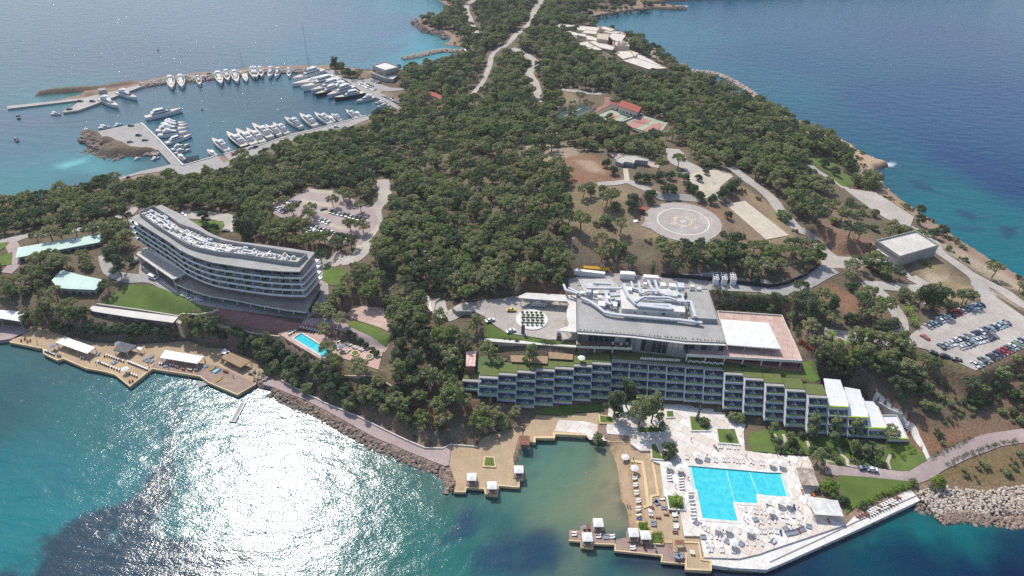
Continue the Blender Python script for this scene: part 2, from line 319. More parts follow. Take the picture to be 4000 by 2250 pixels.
# upper hotel
plaza('driveway', Z('B', '-60 300, 60 270, 350 230, 770 240, 770 500, 760 545, 560 545, 400 520, 260 500, 130 415, 100 380, 0 330'), 21, 'road', 2, skirt=5)
plaza('pink_terrace', Z('B', '760 500, 1150 540, 1160 600, 1550 640, 1840 690, 2376 770, 2380 710, 2340 620, 2235 375, 1770 345, 1700 300, 760 240'), 18.6, 'redpave', 2, skirt=4)
plaza('service_yard', Z('B', '700 110, 900 60, 1300 90, 1760 130, 1900 150, 2050 170, 2080 205, 1750 190, 700 200'), 24.5, 'asphalt', 1.0, skirt=4)
plaza('helipad', [], 0, 'asphalt') if False else None
plaza('concrete_pad', Z('C', '1530 282, 1745 240, 2240 625, 1985 675'), 29, 'pads', 1.2, skirt=5)
plaza('car_park', T(3, 2, '2110 0, 2250 60, 2576 290, 2900 520, 2900 450, 2576 600, 2090 832, 1900 742, 1600 620, 1380 565, 1350 520, 1480 440, 1560 370, 2150 140'), 20, 'road', 1.0, skirt=6)
plaza('parking_strip', T(3, 1, '760 440, 1080 490, 1250 590, 1470 735, 1425 850, 1320 820, 1170 740, 1020 640, 830 500'), 16.5, 'road', 1.0, skirt=4)
plaza('service_yard', T(3, 1, '480 1000, 560 1030, 700 1130, 1060 1150, 1320 1200, 1440 1330, 1480 1350, 1440 1360, 1250 1240, 870 1200, 820 1270, 560 1280, 540 1200'), 17.5, 'road', 1.0, skirt=6)
plaza('football_pitch', Z('G', '0 1140, 290 1010, 490 1080, 170 1210'), 18, 'green_court', 1.0, skirt=5)
plaza('tennis_court', Z('G', '490 1150, 690 1070, 900 1140, 720 1235'), 21, 'court', 1.0, skirt=5)
plaza('tennis_court', Z('G', '800 1240, 1040 1130, 1330 1220, 1270 1300, 1140 1360'), 21.5, 'court', 1.0, skirt=5)
plaza('tennis_court', Z('G', '870 1320, 1120 1370, 1060 1440, 870 1380'), 20, 'redcourt', 1.0, skirt=5)
plaza('villa_terrace', Z('G', '50 140, 110 95, 560 140, 800 190, 870 240, 740 400, 1000 430, 1330 610, 1110 615, 800 520, 690 410, 400 380, 300 330, 240 220'), 12, 'white', 2, skirt=6)
plaza('tan', [], 0, 'tan') if False else None
matf['court'] = lambda: M('court_surround', srgb(172, 182, 156), srgb(160, 170, 146), .1)
matf['redcourt'] = lambda: M('red_court', srgb(150, 88, 88), srgb(140, 80, 80), .1)
# helipad
HC = P(*Z('C', '1055 470')[0], 31.0); HR = 20.3
pads.append(([(HC.x + (HR + 1) * math.cos(a * .2618), HC.y + (HR + 1) * math.sin(a * .2618)) for a in range(24)], 30.7, 6))
# terraced rooms stand on a bank that is hidden; level it low
BAY = [('H',110,240,290,1,11.4),('H',245,395,265,2,14.3),('H',400,548,240,3,14.3),('H',548,700,220,4,14.3),('H',700,850,205,4,14.3),('H',850,1003,190,4,14.3),('H',1003,1150,170,4,14.3),('H',1150,1300,152,4,14.3),
 ('I',80,222,130,4,14.3),('I',222,372,140,4,14.3),('I',372,520,151,4,14.3),('I',520,670,165,4,14.3),('I',670,820,179,4,14.3),('I',820,970,193,4,14.3),('I',984,1130,236,4,14.3),('I',1145,1295,279,4,14.3),
 ('J',85,232,326,4,14.3),('J',250,402,371,4,14.3),('J',425,580,421,4,14.3),('J',585,740,505,3,11.4),('J',742,900,590,2,8.5),('J',902,1055,668,1,5.6),('J',1060,1215,700,0,2.7)]
bays = []
pads.append((WP(T(2, 2, '560 700, 1000 690, 2140 800') + T(3, 2, '0 850, 330 745, 450 745, 560 1040, 580 1080, 300 1040, 180 1000, 0 960') + T(2, 2, '2400 920, 2150 850, 1000 730, 640 770, 560 760'), 17.3), 17.2, 2))
for c_, xa, xb, yy, nr, zt in BAY:
    (a,), (b,) = Z(c_, '%f %f' % (xa, yy + 4)), Z(c_, '%f %f' % (xb, yy + 4 + (xb - xa) * .055)); pa, pb = P(*a, zt), P(*b, zt)
    bays.append((pa, (pb - pa).length, math.atan2(pb.y - pa.y, pb.x - pa.x), nr, zt))
    q = [pa + Vector((-.5, -3, 0)), pb + Vector((.5, -3, 0)), pb + Vector((.5, 6, 0)), pa + Vector((-.5, 6, 0))]
    pads.append((q, max(2.2, min(zt - 2.9 * nr + 1.5, 9)), 1.5))
for p_ in [(WP(T(2, 2, '900 1080, 2100 1120, 2250 1250, 2600 1300, 3400 1448, 3900 1560, 3900 1800, 2300 1500, 1200 1448, 230 1400, 100 1300, 240 1200'), 3), 2.2, 5)]: pads.insert(0, p_)
for p_ in [(WP(Z('J', '545 200, 680 210, 760 300, 840 290, 865 385, 940 385, 1130 500, 1218 685, 585 425'), 10), 3.4, 3)]: pads.append(p_)
for w, z, sk in pads:
    ins = in_poly(w, GX, GY); d = seg_dist(w, GX, GY)
    k = np.where(ins, 1.0, np.clip(1 - (d - 1.5) / sk, 0, 1)); k = k * k * (3 - 2 * k)
    HT = np.where((inside | ins), HT * (1 - k) + z * k, HT)
pool_w = WP(pool_hole, 2.6); HT = np.where(in_poly(pool_w, GX, GY) | (seg_dist(pool_w, GX, GY) < 2.5), np.minimum(HT, .2), HT)
pool2_w = WP(T(1, 2, '370 510, 455 448, 748 632, 735 650, 690 708'), 13.6); HT = np.where(in_poly(pool2_w, GX, GY) | (seg_dist(pool2_w, GX, GY) < 2.5), np.minimum(HT, 11.0), HT)
# islet and outlying rocks
for poly, hmax in ((Z('E', '130 305, 200 282, 280 290, 330 350, 420 350, 520 390, 600 432, 780 442, 800 470, 600 500, 480 492, 380 504, 260 482, 300 440, 370 410, 300 392, 200 335'), 4.0),
                   (T(0, 0, '350 965, 380 940, 560 905, 800 885, 1000 880, 1300 835, 1500 815, 1300 860, 1020 905, 700 935, 500 945'), 2.6),
                   (T(0, 0, '820 960, 850 930, 920 925, 960 940, 920 970, 830 985'), 2.0)):
    w = WP(poly, .3); ins = in_poly(w, GX, GY); d = seg_dist(w, GX, GY)
    h = np.minimum(.3 + d * .7 + fbm(GX, GY, 6) * 2 * np.clip(d / 3, 0, 1), hmax + fbm(GX, GY, 5))
    HT = np.where(ins, np.maximum(HT, h), np.where(inside, HT, np.maximum(HT, np.maximum(.3 - d, -4))))
def hz(x, y):
    fx = (x - X0) / ST; fy = (y - Y0) / ST
    i = int(min(max(fx, 0), len(gx) - 2)); j = int(min(max(fy, 0), len(gy) - 2)); u = min(max(fx - i, 0), 1); v = min(max(fy - j, 0), 1)
    return float((HT[j, i] * (1 - u) + HT[j, i + 1] * u) * (1 - v) + (HT[j + 1, i] * (1 - u) + HT[j + 1, i + 1] * u) * v)
def G(x, y, dz=0.0):
    """the point of the ground seen at a survey position"""
    d = cam_m.to_3x3() @ Vector(((x * K - 2000) / FPX, -(y * K - 1125) / FPX, -1)); o = Vector((0, 0, CAMZ))
    t0 = (50 - CAMZ) / d.z; t1 = (-1 - CAMZ) / d.z; p = o + d * t0; n = 60; prev = t0
    for i in range(1, n + 1):
        t = t0 + (t1 - t0) * i / n; p = o + d * t
        if p.z < hz(p.x, p.y):
            for _ in range(8):
                m = (prev + t) / 2; q = o + d * m
                if q.z < hz(q.x, q.y): t = m
                else: prev = m
            p = o + d * t; break
        prev = t
    return Vector((p.x, p.y, hz(p.x, p.y) + dz))
def GP(pts): return [G(a, b) for a, b in pts]
# ---------------------------------------------------------------- ground sheet
n_y, n_x = GX.shape
def paint(base, poly, col, soft=3.0, amt=1.0, warp=6.0):
    wx = GX + (fbm(GX + 11, GY, 12) - .5) * warp * 2; wy = GY + (fbm(GX, GY + 77, 12) - .5) * warp * 2
    k = np.where(in_poly(poly, wx, wy), 1.0, 0.0) * amt if soft <= 0 else np.clip(np.where(in_poly(poly, wx, wy), 1, -1) * seg_dist(poly, wx, wy) / soft + .5, 0, 1) * amt
    return base * (1 - k[..., None]) + np.array(col) * k[..., None]
base = np.zeros(GX.shape + (3,)); n1 = fbm(GX, GY, 30)[..., None]; n2 = fbm(GX + 300, GY, 8)[..., None]
soil = np.array(srgb(142, 126, 110)); scrub = np.array(srgb(112, 106, 86)); base[:] = soil * (1 - n1) + scrub * n1
base *= .75 + .5 * n2
lit = np.clip(dist / 30, 0, 1)[..., None] * .55; base = base * (1 - lit) + np.array(srgb(112, 100, 82)) * (.7 + .6 * n2) * lit
rock = np.array(srgb(170, 148, 128)); redrock = np.array(srgb(152, 126, 112))
east = (GX > 120) & (GY > 280) & (GY < 560); k = (np.clip(1 - (dist - 5 - 8 * east) / 9, 0, 1) * inside)[..., None]; rr = fbm(GX, GY, 5, 3)[..., None]
base = base * (1 - k) + (rock * rr + redrock * (1 - rr)) * k
gyy, gxx = np.gradient(HT, ST); slope = np.hypot(gxx, gyy); k = np.clip((slope - .45) * 1.6, 0, .85)[..., None]
base = base * (1 - k) + (redrock * rr * 1.1 + np.array(srgb(118, 104, 92)) * (1 - rr)) * k
R_red = srgb(152, 114, 92); R_dry = srgb(160, 142, 110); R_brn = srgb(146, 126, 106); R_pale = srgb(190, 174, 152)
for pts, c, a, sf in (
    (Z('C', '300 -60, 700 20, 1300 0, 1700 60, 2300 560, 2400 760, 1900 800, 1500 740, 900 760, 560 620, 480 300, 200 80'), R_brn, .8, 5),
    (Z('C', '640 560, 900 640, 1300 700, 1240 760, 900 720, 640 640'), R_dry, .8, 3), (Z('C', '1120 245, 1400 330, 1560 430, 1480 440, 1300 320, 1120 270'), R_red, .8, 2),
    (Z('C', '1650 60, 1800 110, 2300 560, 2330 760, 1900 720, 1560 500, 1700 600, 1980 690, 2250 630, 1800 230'), R_dry, .8, 3),
    (T(2, 1, '240 160, 500 110, 840 110, 960 180, 1060 300, 1130 380, 860 400, 640 420, 380 280'), R_red, .75, 3), (T(2, 1, '600 160, 830 160, 960 300, 830 300'), R_pale, .5, 3),
    (T(2, 1, '0 0, 500 0, 900 60, 400 160, 200 220, 60 60'), R_pale, .5, 6), (T(2, 1, '520 440, 1100 400, 1300 640, 1280 900, 900 1100, 500 900'), R_dry, .55, 8),
    (T(3, 1, '640 -40, 850 10, 930 80, 1190 160, 1060 280, 1010 290, 860 200, 740 60'), srgb(196, 168, 140), .9, 2), (T(3, 0, '480 1260, 720 1380, 840 1448, 640 1448, 520 1330'), srgb(184, 162, 138), .7, 2),
    (T(3, 1, '0 620, 220 920, 0 960'), R_dry, .6, 3), (T(3, 1, '280 480, 500 500, 900 800, 1100 980, 1080 1130, 700 1120, 480 900, 330 700'), R_brn, .85, 6), (T(3, 1, '500 850, 800 900, 1080 1000, 1000 1110, 700 1110'), R_red, .6, 6),
    (T(3, 1, '1500 1150, 1800 1200, 2080 1448, 1600 1448, 1500 1300'), R_dry, .8, 6), (T(3, 1, '1600 1330, 1850 1330, 1800 1448, 1640 1448'), R_pale, .8, 4),
    (T(3, 1, '1680 970, 1900 1060, 2576 1400, 2576 1448, 2400 1448, 1900 1180, 1700 1040'), R_pale, .7, 4), (T(3, 1, '900 480, 1300 560, 1500 650, 1750 830, 1900 1000, 1650 800, 1500 740'), R_dry, .7, 4),
    (T(3, 2, '1700 0, 2120 0, 2150 110, 1800 200, 1700 100'), R_dry, .9, 4), (T(3, 2, '2250 0, 2576 150, 2576 240, 2250 60'), R_pale, .6, 3), (T(3, 2, '300 60, 700 0, 1000 150, 1250 280, 900 300, 500 120'), R_red, .8, 5),
    (T(3, 2, '1380 580, 1900 750, 2090 840, 2200 860, 1800 880, 1400 700'), srgb(112, 118, 72), .8, 3), (T(3, 2, '1390 700, 1560 760, 1780 830, 1700 850, 1450 800'), R_pale, .8, 3),
    (T(3, 2, '1300 800, 2200 870, 2576 620, 2576 1300, 2000 1100, 1250 1050'), srgb(146, 120, 96), .8, 8), (T(3, 2, '1300 1280, 1700 1350, 2576 1300, 2576 1448, 1450 1448'), R_red, .7, 8),
    (T(3, 3, '1450 0, 2200 0, 2400 60, 1700 260, 1600 250'), R_red, .85, 5), (T(3, 3, '1500 480, 1800 300, 2100 180, 2576 100, 2576 500, 2200 560, 1700 560'), srgb(138, 118, 84), .85, 6),
    (T(1, 2, '840 700, 1240 830, 1340 640, 1380 880, 1300 950, 900 880'), R_dry, .9, 4), (T(1, 2, '0 370, 330 420, 240 490, 0 440'), R_dry, .9, 3),
    (T(1, 2, '1250 1000, 1700 1080, 2000 1250, 1900 1400, 1400 1350, 1000 1150'), srgb(140, 104, 84), .7, 8), (T(1, 2, '1650 1100, 2000 1180, 1950 1300, 1750 1250'), R_red, .9, 4), (T(1, 2, '2050 1050, 2300 1200, 2450 1400, 2200 1300'), R_red, .8, 4),
    (T(2, 0, '500 920, 650 960, 640 1020, 440 1070, 400 1100'), R_dry, .7, 5), (T(1, 0, '1000 710, 1150 700, 1120 790, 1010 780'), R_brn, .9, 3), (T(1, 0, '830 680, 950 700, 880 730'), R_brn, .9, 3),
    (T(2, 0, '1190 640, 1400 760, 1380 800, 1180 740'), R_dry, .6, 3), (T(2, 0, '1350 480, 1480 560, 1430 600'), R_pale, .7, 3),
    (Z('B', '400 60, 700 200, 400 205'), R_red, .7, 3), (T(0, 1, '1160 850, 1320 880, 1440 1040, 1320 1080'), R_brn, .8, 3),
    (T(1, 1, '1000 20, 1200 20, 1180 60, 1000 70'), R_dry, .6, 4), (T(2, 3, '990 150, 1190 140, 1350 900, 1150 1070, 1040 1090'), srgb(180, 154, 124), 1, 1.5)):
    pz = [G(a, b) for a, b in pts]; base = paint(base, pz, c, sf, a, 3 if sf < 4 else 6)
land = HT > -3.9
me = bpy.data.meshes.new('ground')
idx = np.arange(n_x * n_y).reshape(n_y, n_x); keep = land[:-1, :-1] | land[1:, :-1] | land[:-1, 1:] | land[1:, 1:]
q = np.stack([idx[:-1, :-1], idx[:-1, 1:], idx[1:, 1:], idx[1:, :-1]], -1)[keep]
used = np.unique(q); rem = np.zeros(n_x * n_y, int); rem[used] = np.arange(len(used)); q = rem[q]
co = np.stack([GX, GY, HT], -1).reshape(-1, 3)[used].astype(np.float32)
def mesh_np(me, co, quads):
    me.vertices.add(len(co)); me.vertices.foreach_set('co', co.ravel())
    me.loops.add(quads.size); me.loops.foreach_set('vertex_index', quads.ravel().astype(np.int32))
    me.polygons.add(len(quads)); me.polygons.foreach_set('loop_start', np.arange(0, quads.size, quads.shape[1], dtype=np.int32))
    me.polygons.foreach_set('loop_total', np.full(len(quads), quads.shape[1], np.int32)); me.update(calc_edges=True)
mesh_np(me, co, q)
at = me.color_attributes.new('tone', 'FLOAT_COLOR', 'POINT')
at.data.foreach_set('color', np.c_[base.reshape(-1, 3)[used], np.ones(len(used))].astype(np.float32).ravel())
me.polygons.foreach_set('use_smooth', [True] * len(me.polygons))
m, t, b = nodes('earth'); a = t.nodes.new('ShaderNodeVertexColor'); a.layer_name = 'tone'
f1 = ramp(t, noise(t, .9, 6, .75).outputs[0], .3, .72, (.62, .6, .58, 1), (1.3, 1.3, 1.3, 1)); f2 = ramp(t, noise(t, 3.2, 3, .7).outputs[0], .56, .66, (1, 1, 1, 1), (.55, .62, .45, 1))
c = mix(t, 1, a.outputs[0], f1.outputs[0], 'MULTIPLY'); c = mix(t, .75, c, f2.outputs[0], 'MULTIPLY')
t.links.new(c, b.inputs['Base Color']); b.inputs['Roughness'].default_value = 1; b.inputs['Specular IOR Level'].default_value = .1
bump(t, b, noise(t, .8, 6, .7).outputs[0], .8, .8); me.materials.append(m)
ground = bpy.data.objects.new('ground', me); COL.objects.link(ground); tag(ground, kind='structure')
# ---------------------------------------------------------------- slabs, decks, quays
def slab_mesh(name, outline, z, depth, mat, holes=(), parent=None):
    bm = bmesh.new(); loops = []
    for lp in [outline] + list(holes):
        vs = [bm.verts.new((p[0], p[1], z)) for p in lp]; loops.append(vs)
        for i in range(len(vs)): bm.edges.new((vs[i], vs[(i + 1) % len(vs)]))
    bmesh.ops.triangle_fill(bm, edges=bm.edges[:], use_beauty=True)
    for f in bm.faces:
        if f.normal.z < 0: f.normal_flip()
    for vs in loops:
        lo = [bm.verts.new((v.co.x, v.co.y, z - depth)) for v in vs]
        for i in range(len(vs)):
            j = (i + 1) % len(vs); bm.faces.new((vs[i], vs[j], lo[j], lo[i]))
    bmesh.ops.recalc_face_normals(bm, faces=bm.faces[:])
    me = bpy.data.meshes.new(name); bm.to_mesh(me); bm.free(); me.materials.append(mat)
    o = bpy.data.objects.new(name, me); COL.objects.link(o)
    if parent: o.parent = parent
    return o
for name, w, z, depth, mk, holes, rim in slabs:
    tag(slab_mesh(name, w, z, depth, mm(mk), holes), kind='structure')
def strip_poly(pts, w0, w1=None):
    """a ribbon of given width along a line"""
    w1 = w0 if w1 is None else w1; L = []; Rr = []; n = len(pts)
    for i, p in enumerate(pts):
        a = pts[max(i - 1, 0)]; c = pts[min(i + 1, n - 1)]; d = Vector((c[0] - a[0], c[1] - a[1])); d.normalize(); w = (w0 + (w1 - w0) * i / max(n - 1, 1)) / 2
        L.append((p[0] - d.y * w, p[1] + d.x * w)); Rr.append((p[0] + d.y * w, p[1] - d.x * w))
    return L, Rr
def smooth_line(pts, step=2.0):
    out = []; P4 = [pts[0]] + list(pts) + [pts[-1]]
    for i in range(1, len(P4) - 2):
        a, b, c, d = [Vector((q[0], q[1])) for q in P4[i - 1:i + 3]]; n = max(1, int((c - b).length / step))
        for k in range(n):
            t = k / n; out.append(.5 * ((2 * b) + (c - a) * t + (2 * a - 5 * b + 4 * c - d) * t * t + (3 * b - a - 3 * c + d) * t ** 3))
    out.append(Vector((pts[-1][0], pts[-1][1]))); return out
road_lines = []
def road(name, pts, w, mat='road', dz=.22, w1=None):
    line = smooth_line(GP(pts)); road_lines.append((line, max(w, w1 or 0) / 2)); bmx = MB()
    L, Rr = strip_poly(line, w, w1); C = 5
    for i in range(len(line)):
        for j in range(C + 1):
            x = L[i][0] + (Rr[i][0] - L[i][0]) * j / C; y = L[i][1] + (Rr[i][1] - L[i][1]) * j / C; bmx.v.append((x, y, hz(x, y) + dz))
    for i in range(len(line) - 1):
        for j in range(C):
            a = i * (C + 1) + j; bmx.f.append((a + 1, a, a + C + 1, a + C + 2)); bmx.m.append(0)
    return tag(bmx.build(name, mm(mat), smooth=True), kind='structure')
drapes = []
def drape(name, pts, mat, dz=.32, cell=2.5, kind='structure'):
    w = GP(pts); drapes.append(w); bm = bmesh.new(); vs = [bm.verts.new((p.x, p.y, 0)) for p in w]; bm.faces.new(vs)
    xs = [p.x for p in w]; ys = [p.y for p in w]
    for lo, hi, nn in ((min(xs), max(xs), (1, 0, 0)), (min(ys), max(ys), (0, 1, 0))):
        c = lo + cell
        while c < hi:
            bmesh.ops.bisect_plane(bm, geom=bm.verts[:] + bm.edges[:] + bm.faces[:], plane_co=(c * nn[0], c * nn[1], 0), plane_no=nn); c += cell
    for v in bm.verts: v.co.z = hz(v.co.x, v.co.y) + dz
    bmesh.ops.recalc_face_normals(bm, faces=bm.faces[:])
    for f in bm.faces:
        if f.normal.z < 0: f.normal_flip()
    me = bpy.data.meshes.new(name); bm.to_mesh(me); bm.free(); me.materials.append(mm(mat) if isinstance(mat, str) else mat)
    me.polygons.foreach_set('use_smooth', [True] * len(me.polygons))
    o = bpy.data.objects.new(name, me); COL.objects.link(o); return tag(o, kind=kind)
road('road', T(2, 0, '340 -40, 290 20, 225 110, 215 200, 160 255, 100 310, 30 360, 0 400') + T(1, 0, '2500 470, 2440 490, 2370 570, 2350 660, 2300 790, 2250 870, 2180 950'), 8.5, w1=4)
road('road', T(1, 0, '2230 -30, 2130 50, 2120 110, 2150 180, 2175 250, 2205 310, 2250 360'), 7, w1=5)
road('road', T(2, 0, '0 490, 90 525, 190 590, 240 640, 180 720, 185 770, 225 830, 255 920, 272 1030'), 7)
road('road', T(2, 1, '1600 50, 1650 110, 1670 180, 1770 230, 1860 290, 1880 370, 1990 430, 2000 540'), 11, w1=14)
road('road', T(2, 1, '2200 235, 2400 390, 2576 520') + T(3, 1, '100 640, 200 750, 320 870, 480 1010, 600 1140'), 8)
road('road', T(3, 1, '430 220, 520 290, 690 390, 780 450'), 5)
road('road', T(3, 1, '640 1250, 560 1290, 400 1380, 280 1430') + T(3, 2, '150 10, 60 20') + T(2, 1, '2500 1440, 2300 1430, 2100 1390, 1900 1390, 1650 1380'), 9, 'asphalt')
road('road', T(3, 1, '1400 860, 1560 900, 1640 960, 1720 1080, 1900 1210, 2080 1340, 2300 1448') + T(3, 2, '2400 60, 2576 180, 2900 330'), 7)
road('road', T(3, 1, '2080 1340, 2130 1400') + T(3, 2, '2170 20, 2220 90'), 9, 'asphalt')
road('road', T(3, 1, '1440 1340, 1560 1448') + T(3, 2, '1000 -20, 1110 40, 1190 120, 1280 230, 1330 330, 1330 420, 1280 500, 1180 525, 1020 520, 860 500, 700 480, 560 450'), 7)
road('path', T(3, 3, '580 350, 700 380, 850 400, 1050 415, 1250 440, 1450 445, 1580 400, 1700 320, 1850 250, 2060 160, 2300 80, 2576 40, 2900 0'), 6.5, 'mauve')
road('path', T(3, 2, '1060 1100, 1250 1250, 1330 1290, 1440 1400') + T(3, 3, '1500 60, 1560 160, 1620 290'), 1.8, 'white')
road('path', T(1, 2, '-660 290, -380 230, -300 250, 0 330, 200 375, 420 410, 640 420, 800 410'), 5, 'redpave')
road('path', T(1, 2, '480 330, 700 350, 860 390, 1050 480, 1200 570, 1320 620'), 4.5, 'mauve')
road('road', T(0, 1, '2300 740, 2400 900, 2200 940') + T(0, 1, '1900 700, 1750 700'), 9) if False else None
road('road', T(0, 1, '0 980, 160 960, 300 920, 700 880, 900 840, 1080 800, 1200 740, 1300 700, 1330 640'), 7)
road('road', T(1, 1, '1270 360, 1290 450, 1290 560, 1200 660, 1200 800, 1150 900, 1090 1000, 1060 1090, 900 1180, 750 1150'), 8)
road('path', T(0, 1, '1050 1120, 1080 1230, 1130 1300, 1300 1350, 1550 1370, 1700 1448'), 6, 'asphalt')
road('path', T(0, 1, '80 960, 150 1080, 150 1200, 60 1300'), 6, 'mauve')
road('road', Z('A', '1180 420, 1250 330, 1100 250, 900 240, 640 230'), 9)
road('path', T(2, 1, '860 410, 1080 390, 1170 380, 1330 450, 1480 520, 1700 540, 1900 560'), 4.5)
road('path', T(2, 1, '1140 250, 1160 380'), 3, 'pads')
road('path', T(1, 2, '1640 60, 1730 100, 1760 240'), 1.2, 'white')
road('road', T(1, 2, '1830 130, 1850 230, 1900 300, 2100 200, 2300 200, 2400 170'), 7)
road('path', T(2, 0, '500 900, 700 930, 900 950'), 5) 
road('path', T(2, 0, '960 980, 950 1060, 830 1130'), 5, 'redpave')
drape('pavement', T(2, 1, '1690 290, 1880 290, 2010 262, 2180 290, 2225 330, 2110 420, 1970 555, 1900 540, 1810 400'), 'pads', .26)
for s in ('60 30, 100 100, 150 150, 155 215', '150 30, 170 80, 150 150', '260 80, 300 150, 350 220', '380 90, 410 150, 420 190', '590 140, 600 240', '700 160, 740 240, 790 280, 800 350', '1230 240, 1200 310, 1220 380'): road('path', T(3, 3, s), 1.3, 'pads', .45)
drape('lawn', T(0, 2, '1010 165, 1240 0, 1270 -30, 1500 -20, 1600 0, 1750 60, 2000 175, 2160 225, 2100 265, 1840 275, 1800 290, 1400 230'), 'lawn')
drape('lawn', T(1, 1, '690 1210, 920 1290, 850 1420, 660 1380'), 'lawn')
drape('lawn', T(1, 2, '970 330, 1240 400, 1350 470, 1320 600, 930 385'), 'lawn')
drape('lawn', T(0, 1, '1900 770, 2060 780, 2250 780, 2250 850, 2080 900, 2000 830'), 'lawn')
drape('lawn', T(0, 1, '0 1000, 95 990, 60 1040, 0 1080'), 'lawn'); drape('lawn', T(0, 1, '0 1130, 130 1090, 120 1220, 0 1230'), 'lawn')
drape('lawn', T(3, 2, '0 850, 330 750, 450 740, 520 880, 580 1060, 400 1040, 180 960, 0 930') + T(2, 2, '2150 850, 2140 810'), 'lawn')
drape('lawn', Z('B', '750 690, 1010 680, 1010 705, 740 720'), 'lawn')
drape('lawn', Z('B', '120 430, 270 510, 400 530, 520 550, 760 575, 760 600, 500 600, 95 555'), 'lawn')
drape('lawn', T(3, 3, '700 440, 1200 480, 1480 500, 1500 540, 900 740, 780 840'), 'lawn')
drape('lawn', T(3, 3, '820 100, 1440 120, 1600 290, 1420 400, 1240 390, 1000 280, 830 280'), 'lawn')
drape('lawn', T(2, 3, '2340 60, 2576 0, 2576 220, 2400 190') + T(3, 3, '0 200, 400 240, 600 330, 900 370, 1150 370, 830 270, 830 90, 500 50, 200 0'), 'lawn') if False else drape('lawn', T(3, 3, '-200 30, 0 -30, 200 0, 560 60, 830 90, 840 270, 1150 370, 900 375, 620 330, 430 240, 150 225, -180 200'), 'lawn')
drape('lawn', T(2, 2, '2100 820, 2576 830, 2576 900, 2150 850'), 'lawn'); drape('lawn', T(3, 1, '400 130, 560 120, 680 170, 760 300, 830 330, 850 420, 760 430, 600 300, 420 190'), 'lawn')
drape('lawn', T(2, 2, '230 1230, 500 1200, 640 1180, 900 1170, 940 1230, 620 1260, 600 1300, 230 1260'), 'lawn')
drape('beach', T(2, 3, '985 150, 1190 142, 1215 300, 1290 600, 1352 905, 1260 960, 1165 1025, 1165 1065, 1038 1090, 1105 960, 1150 840, 1110 700, 1060 560, 1030 400, 1005 260'), 'sand', .06)
# sports ground
def on_slab(pts, z): return WP(pts, z)
# painted marks
def sheet(name, pts, z, mat, kind='structure'):
    w = WP(pts, z); o = slab_mesh(name, w, z, .02, mat); return tag(o, kind=kind)
sheet('pavement', Z('H', '885 532, 1100 545, 1240 580, 1270 700, 1130 690, 1090 640, 850 622'), 1.93, mm('marble'))
redc = M('faded_red_court', srgb(190, 142, 130), srgb(176, 126, 118), .1)
sheet('court_marking', Z('G', '850 1240, 1030 1155, 1155 1190, 970 1285'), 21.53, redc); sheet('court_marking', Z('G', '1030 1300, 1190 1215, 1290 1230, 1250 1290, 1130 1340'), 21.53, redc); sheet('court_marking', Z('G', '600 1160, 680 1110, 790 1140, 700 1200'), 21.03, redc)
# ---------------------------------------------------------------- helipad, built as one round slab with its paint
def ring(mb, c, r0, r1, z, n=64):
    vs = [(c.x + r * math.cos(2 * math.pi * i / n), c.y + r * math.sin(2 * math.pi * i / n), z) for r in (r0, r1) for i in range(n)]
    mb.add(vs, [(i, n + i, n + (i + 1) % n, (i + 1) % n) for i in range(n)])
h = MB(); h.cyl(HC.x, HC.y, 29.5, HR, 1.5, 64)
hm = Mtile('helipad_concrete', srgb(182, 172, 164), srgb(170, 161, 154), 9.0, srgb(140, 132, 124), ang=.35, ratio=1.0, jw=.008, rough=.95)
hp = h.build('helipad', hm); tag(hp, 'round grey concrete helipad with a painted ring and letter on the hilltop', 'helipad')
wp = M('white_paint', srgb(240, 238, 232), srgb(222, 218, 210), .5); yp = M('yellow_paint', srgb(236, 216, 160), srgb(220, 200, 150), .5)
r_ = MB(); ring(r_, HC, 13.4, 13.85, 31.03); r_.build('painted_ring', wp, hp)
r_ = MB(); ring(r_, HC, 4.3, 4.75, 31.03); r_.build('painted_ring', yp, hp)
l_ = MB()
for dx, dy, sx, sy in ((-.9, 0, .42, 3), (.9, 0, .42, 3), (0, 0, 1.4, .42)):
    u, v = rot2(dx, dy, .35); l_.box(HC.x + u, HC.y + v, 31.0, sx, sy, .035, .35)
l_.build('painted_letter', wp, hp)
for a, d0 in ((2.5, 5), (1.1, 9), (3.6, 6.5), (5.4, 8), (.3, 7), (4.6, 5.5)):
    sm = MB(); q = HC + Vector((math.cos(a) * d0, math.sin(a) * d0, 0)); random.seed(int(a * 10))
    n = 14; sm.add([(q.x, q.y, 31.02)] + [(q.x + math.cos(i / n * 6.283) * random.uniform(.3, 2.4), q.y + math.sin(i / n * 6.283) * random.uniform(.3, 2.2), 31.02) for i in range(n)], [(0, i + 1, (i + 1) % n + 1) for i in range(n)])
    sm.build('worn_paint_patch', M('worn_pad_paint', srgb(204, 190, 176), srgb(190, 178, 166), .4), hp)
sheet('pavement', Z('C', '640 450, 585 520, 745 570, 760 540, 680 470'), 30.95, M('rough_apron', srgb(172, 168, 162), srgb(156, 152, 148), .3))
sheet('pavement', Z('C', '1160 690, 1330 755, 1365 650, 1260 690'), 30.95, M('rough_apron', (0, 0, 0)))
WAVE1, WAVE2 = .42, .093
# ---------------------------------------------------------------- sea
def axis(lo, hi, st):
    a = list(np.arange(lo, hi + .1, st)); out = []; s = st * 3; v = lo
    while v > -5500: v -= s; s *= 1.7; out.append(v)
    pre = out[::-1]; out = []; s = st * 3; v = hi
    while v < 5500: v += s; s *= 1.7; out.append(v)
    return np.array(pre + a + out)
wx_, wy_ = axis(-760, 900, 3.0), axis(60, 1300, 3.0); WX, WY = np.meshgrid(wx_, wy_)
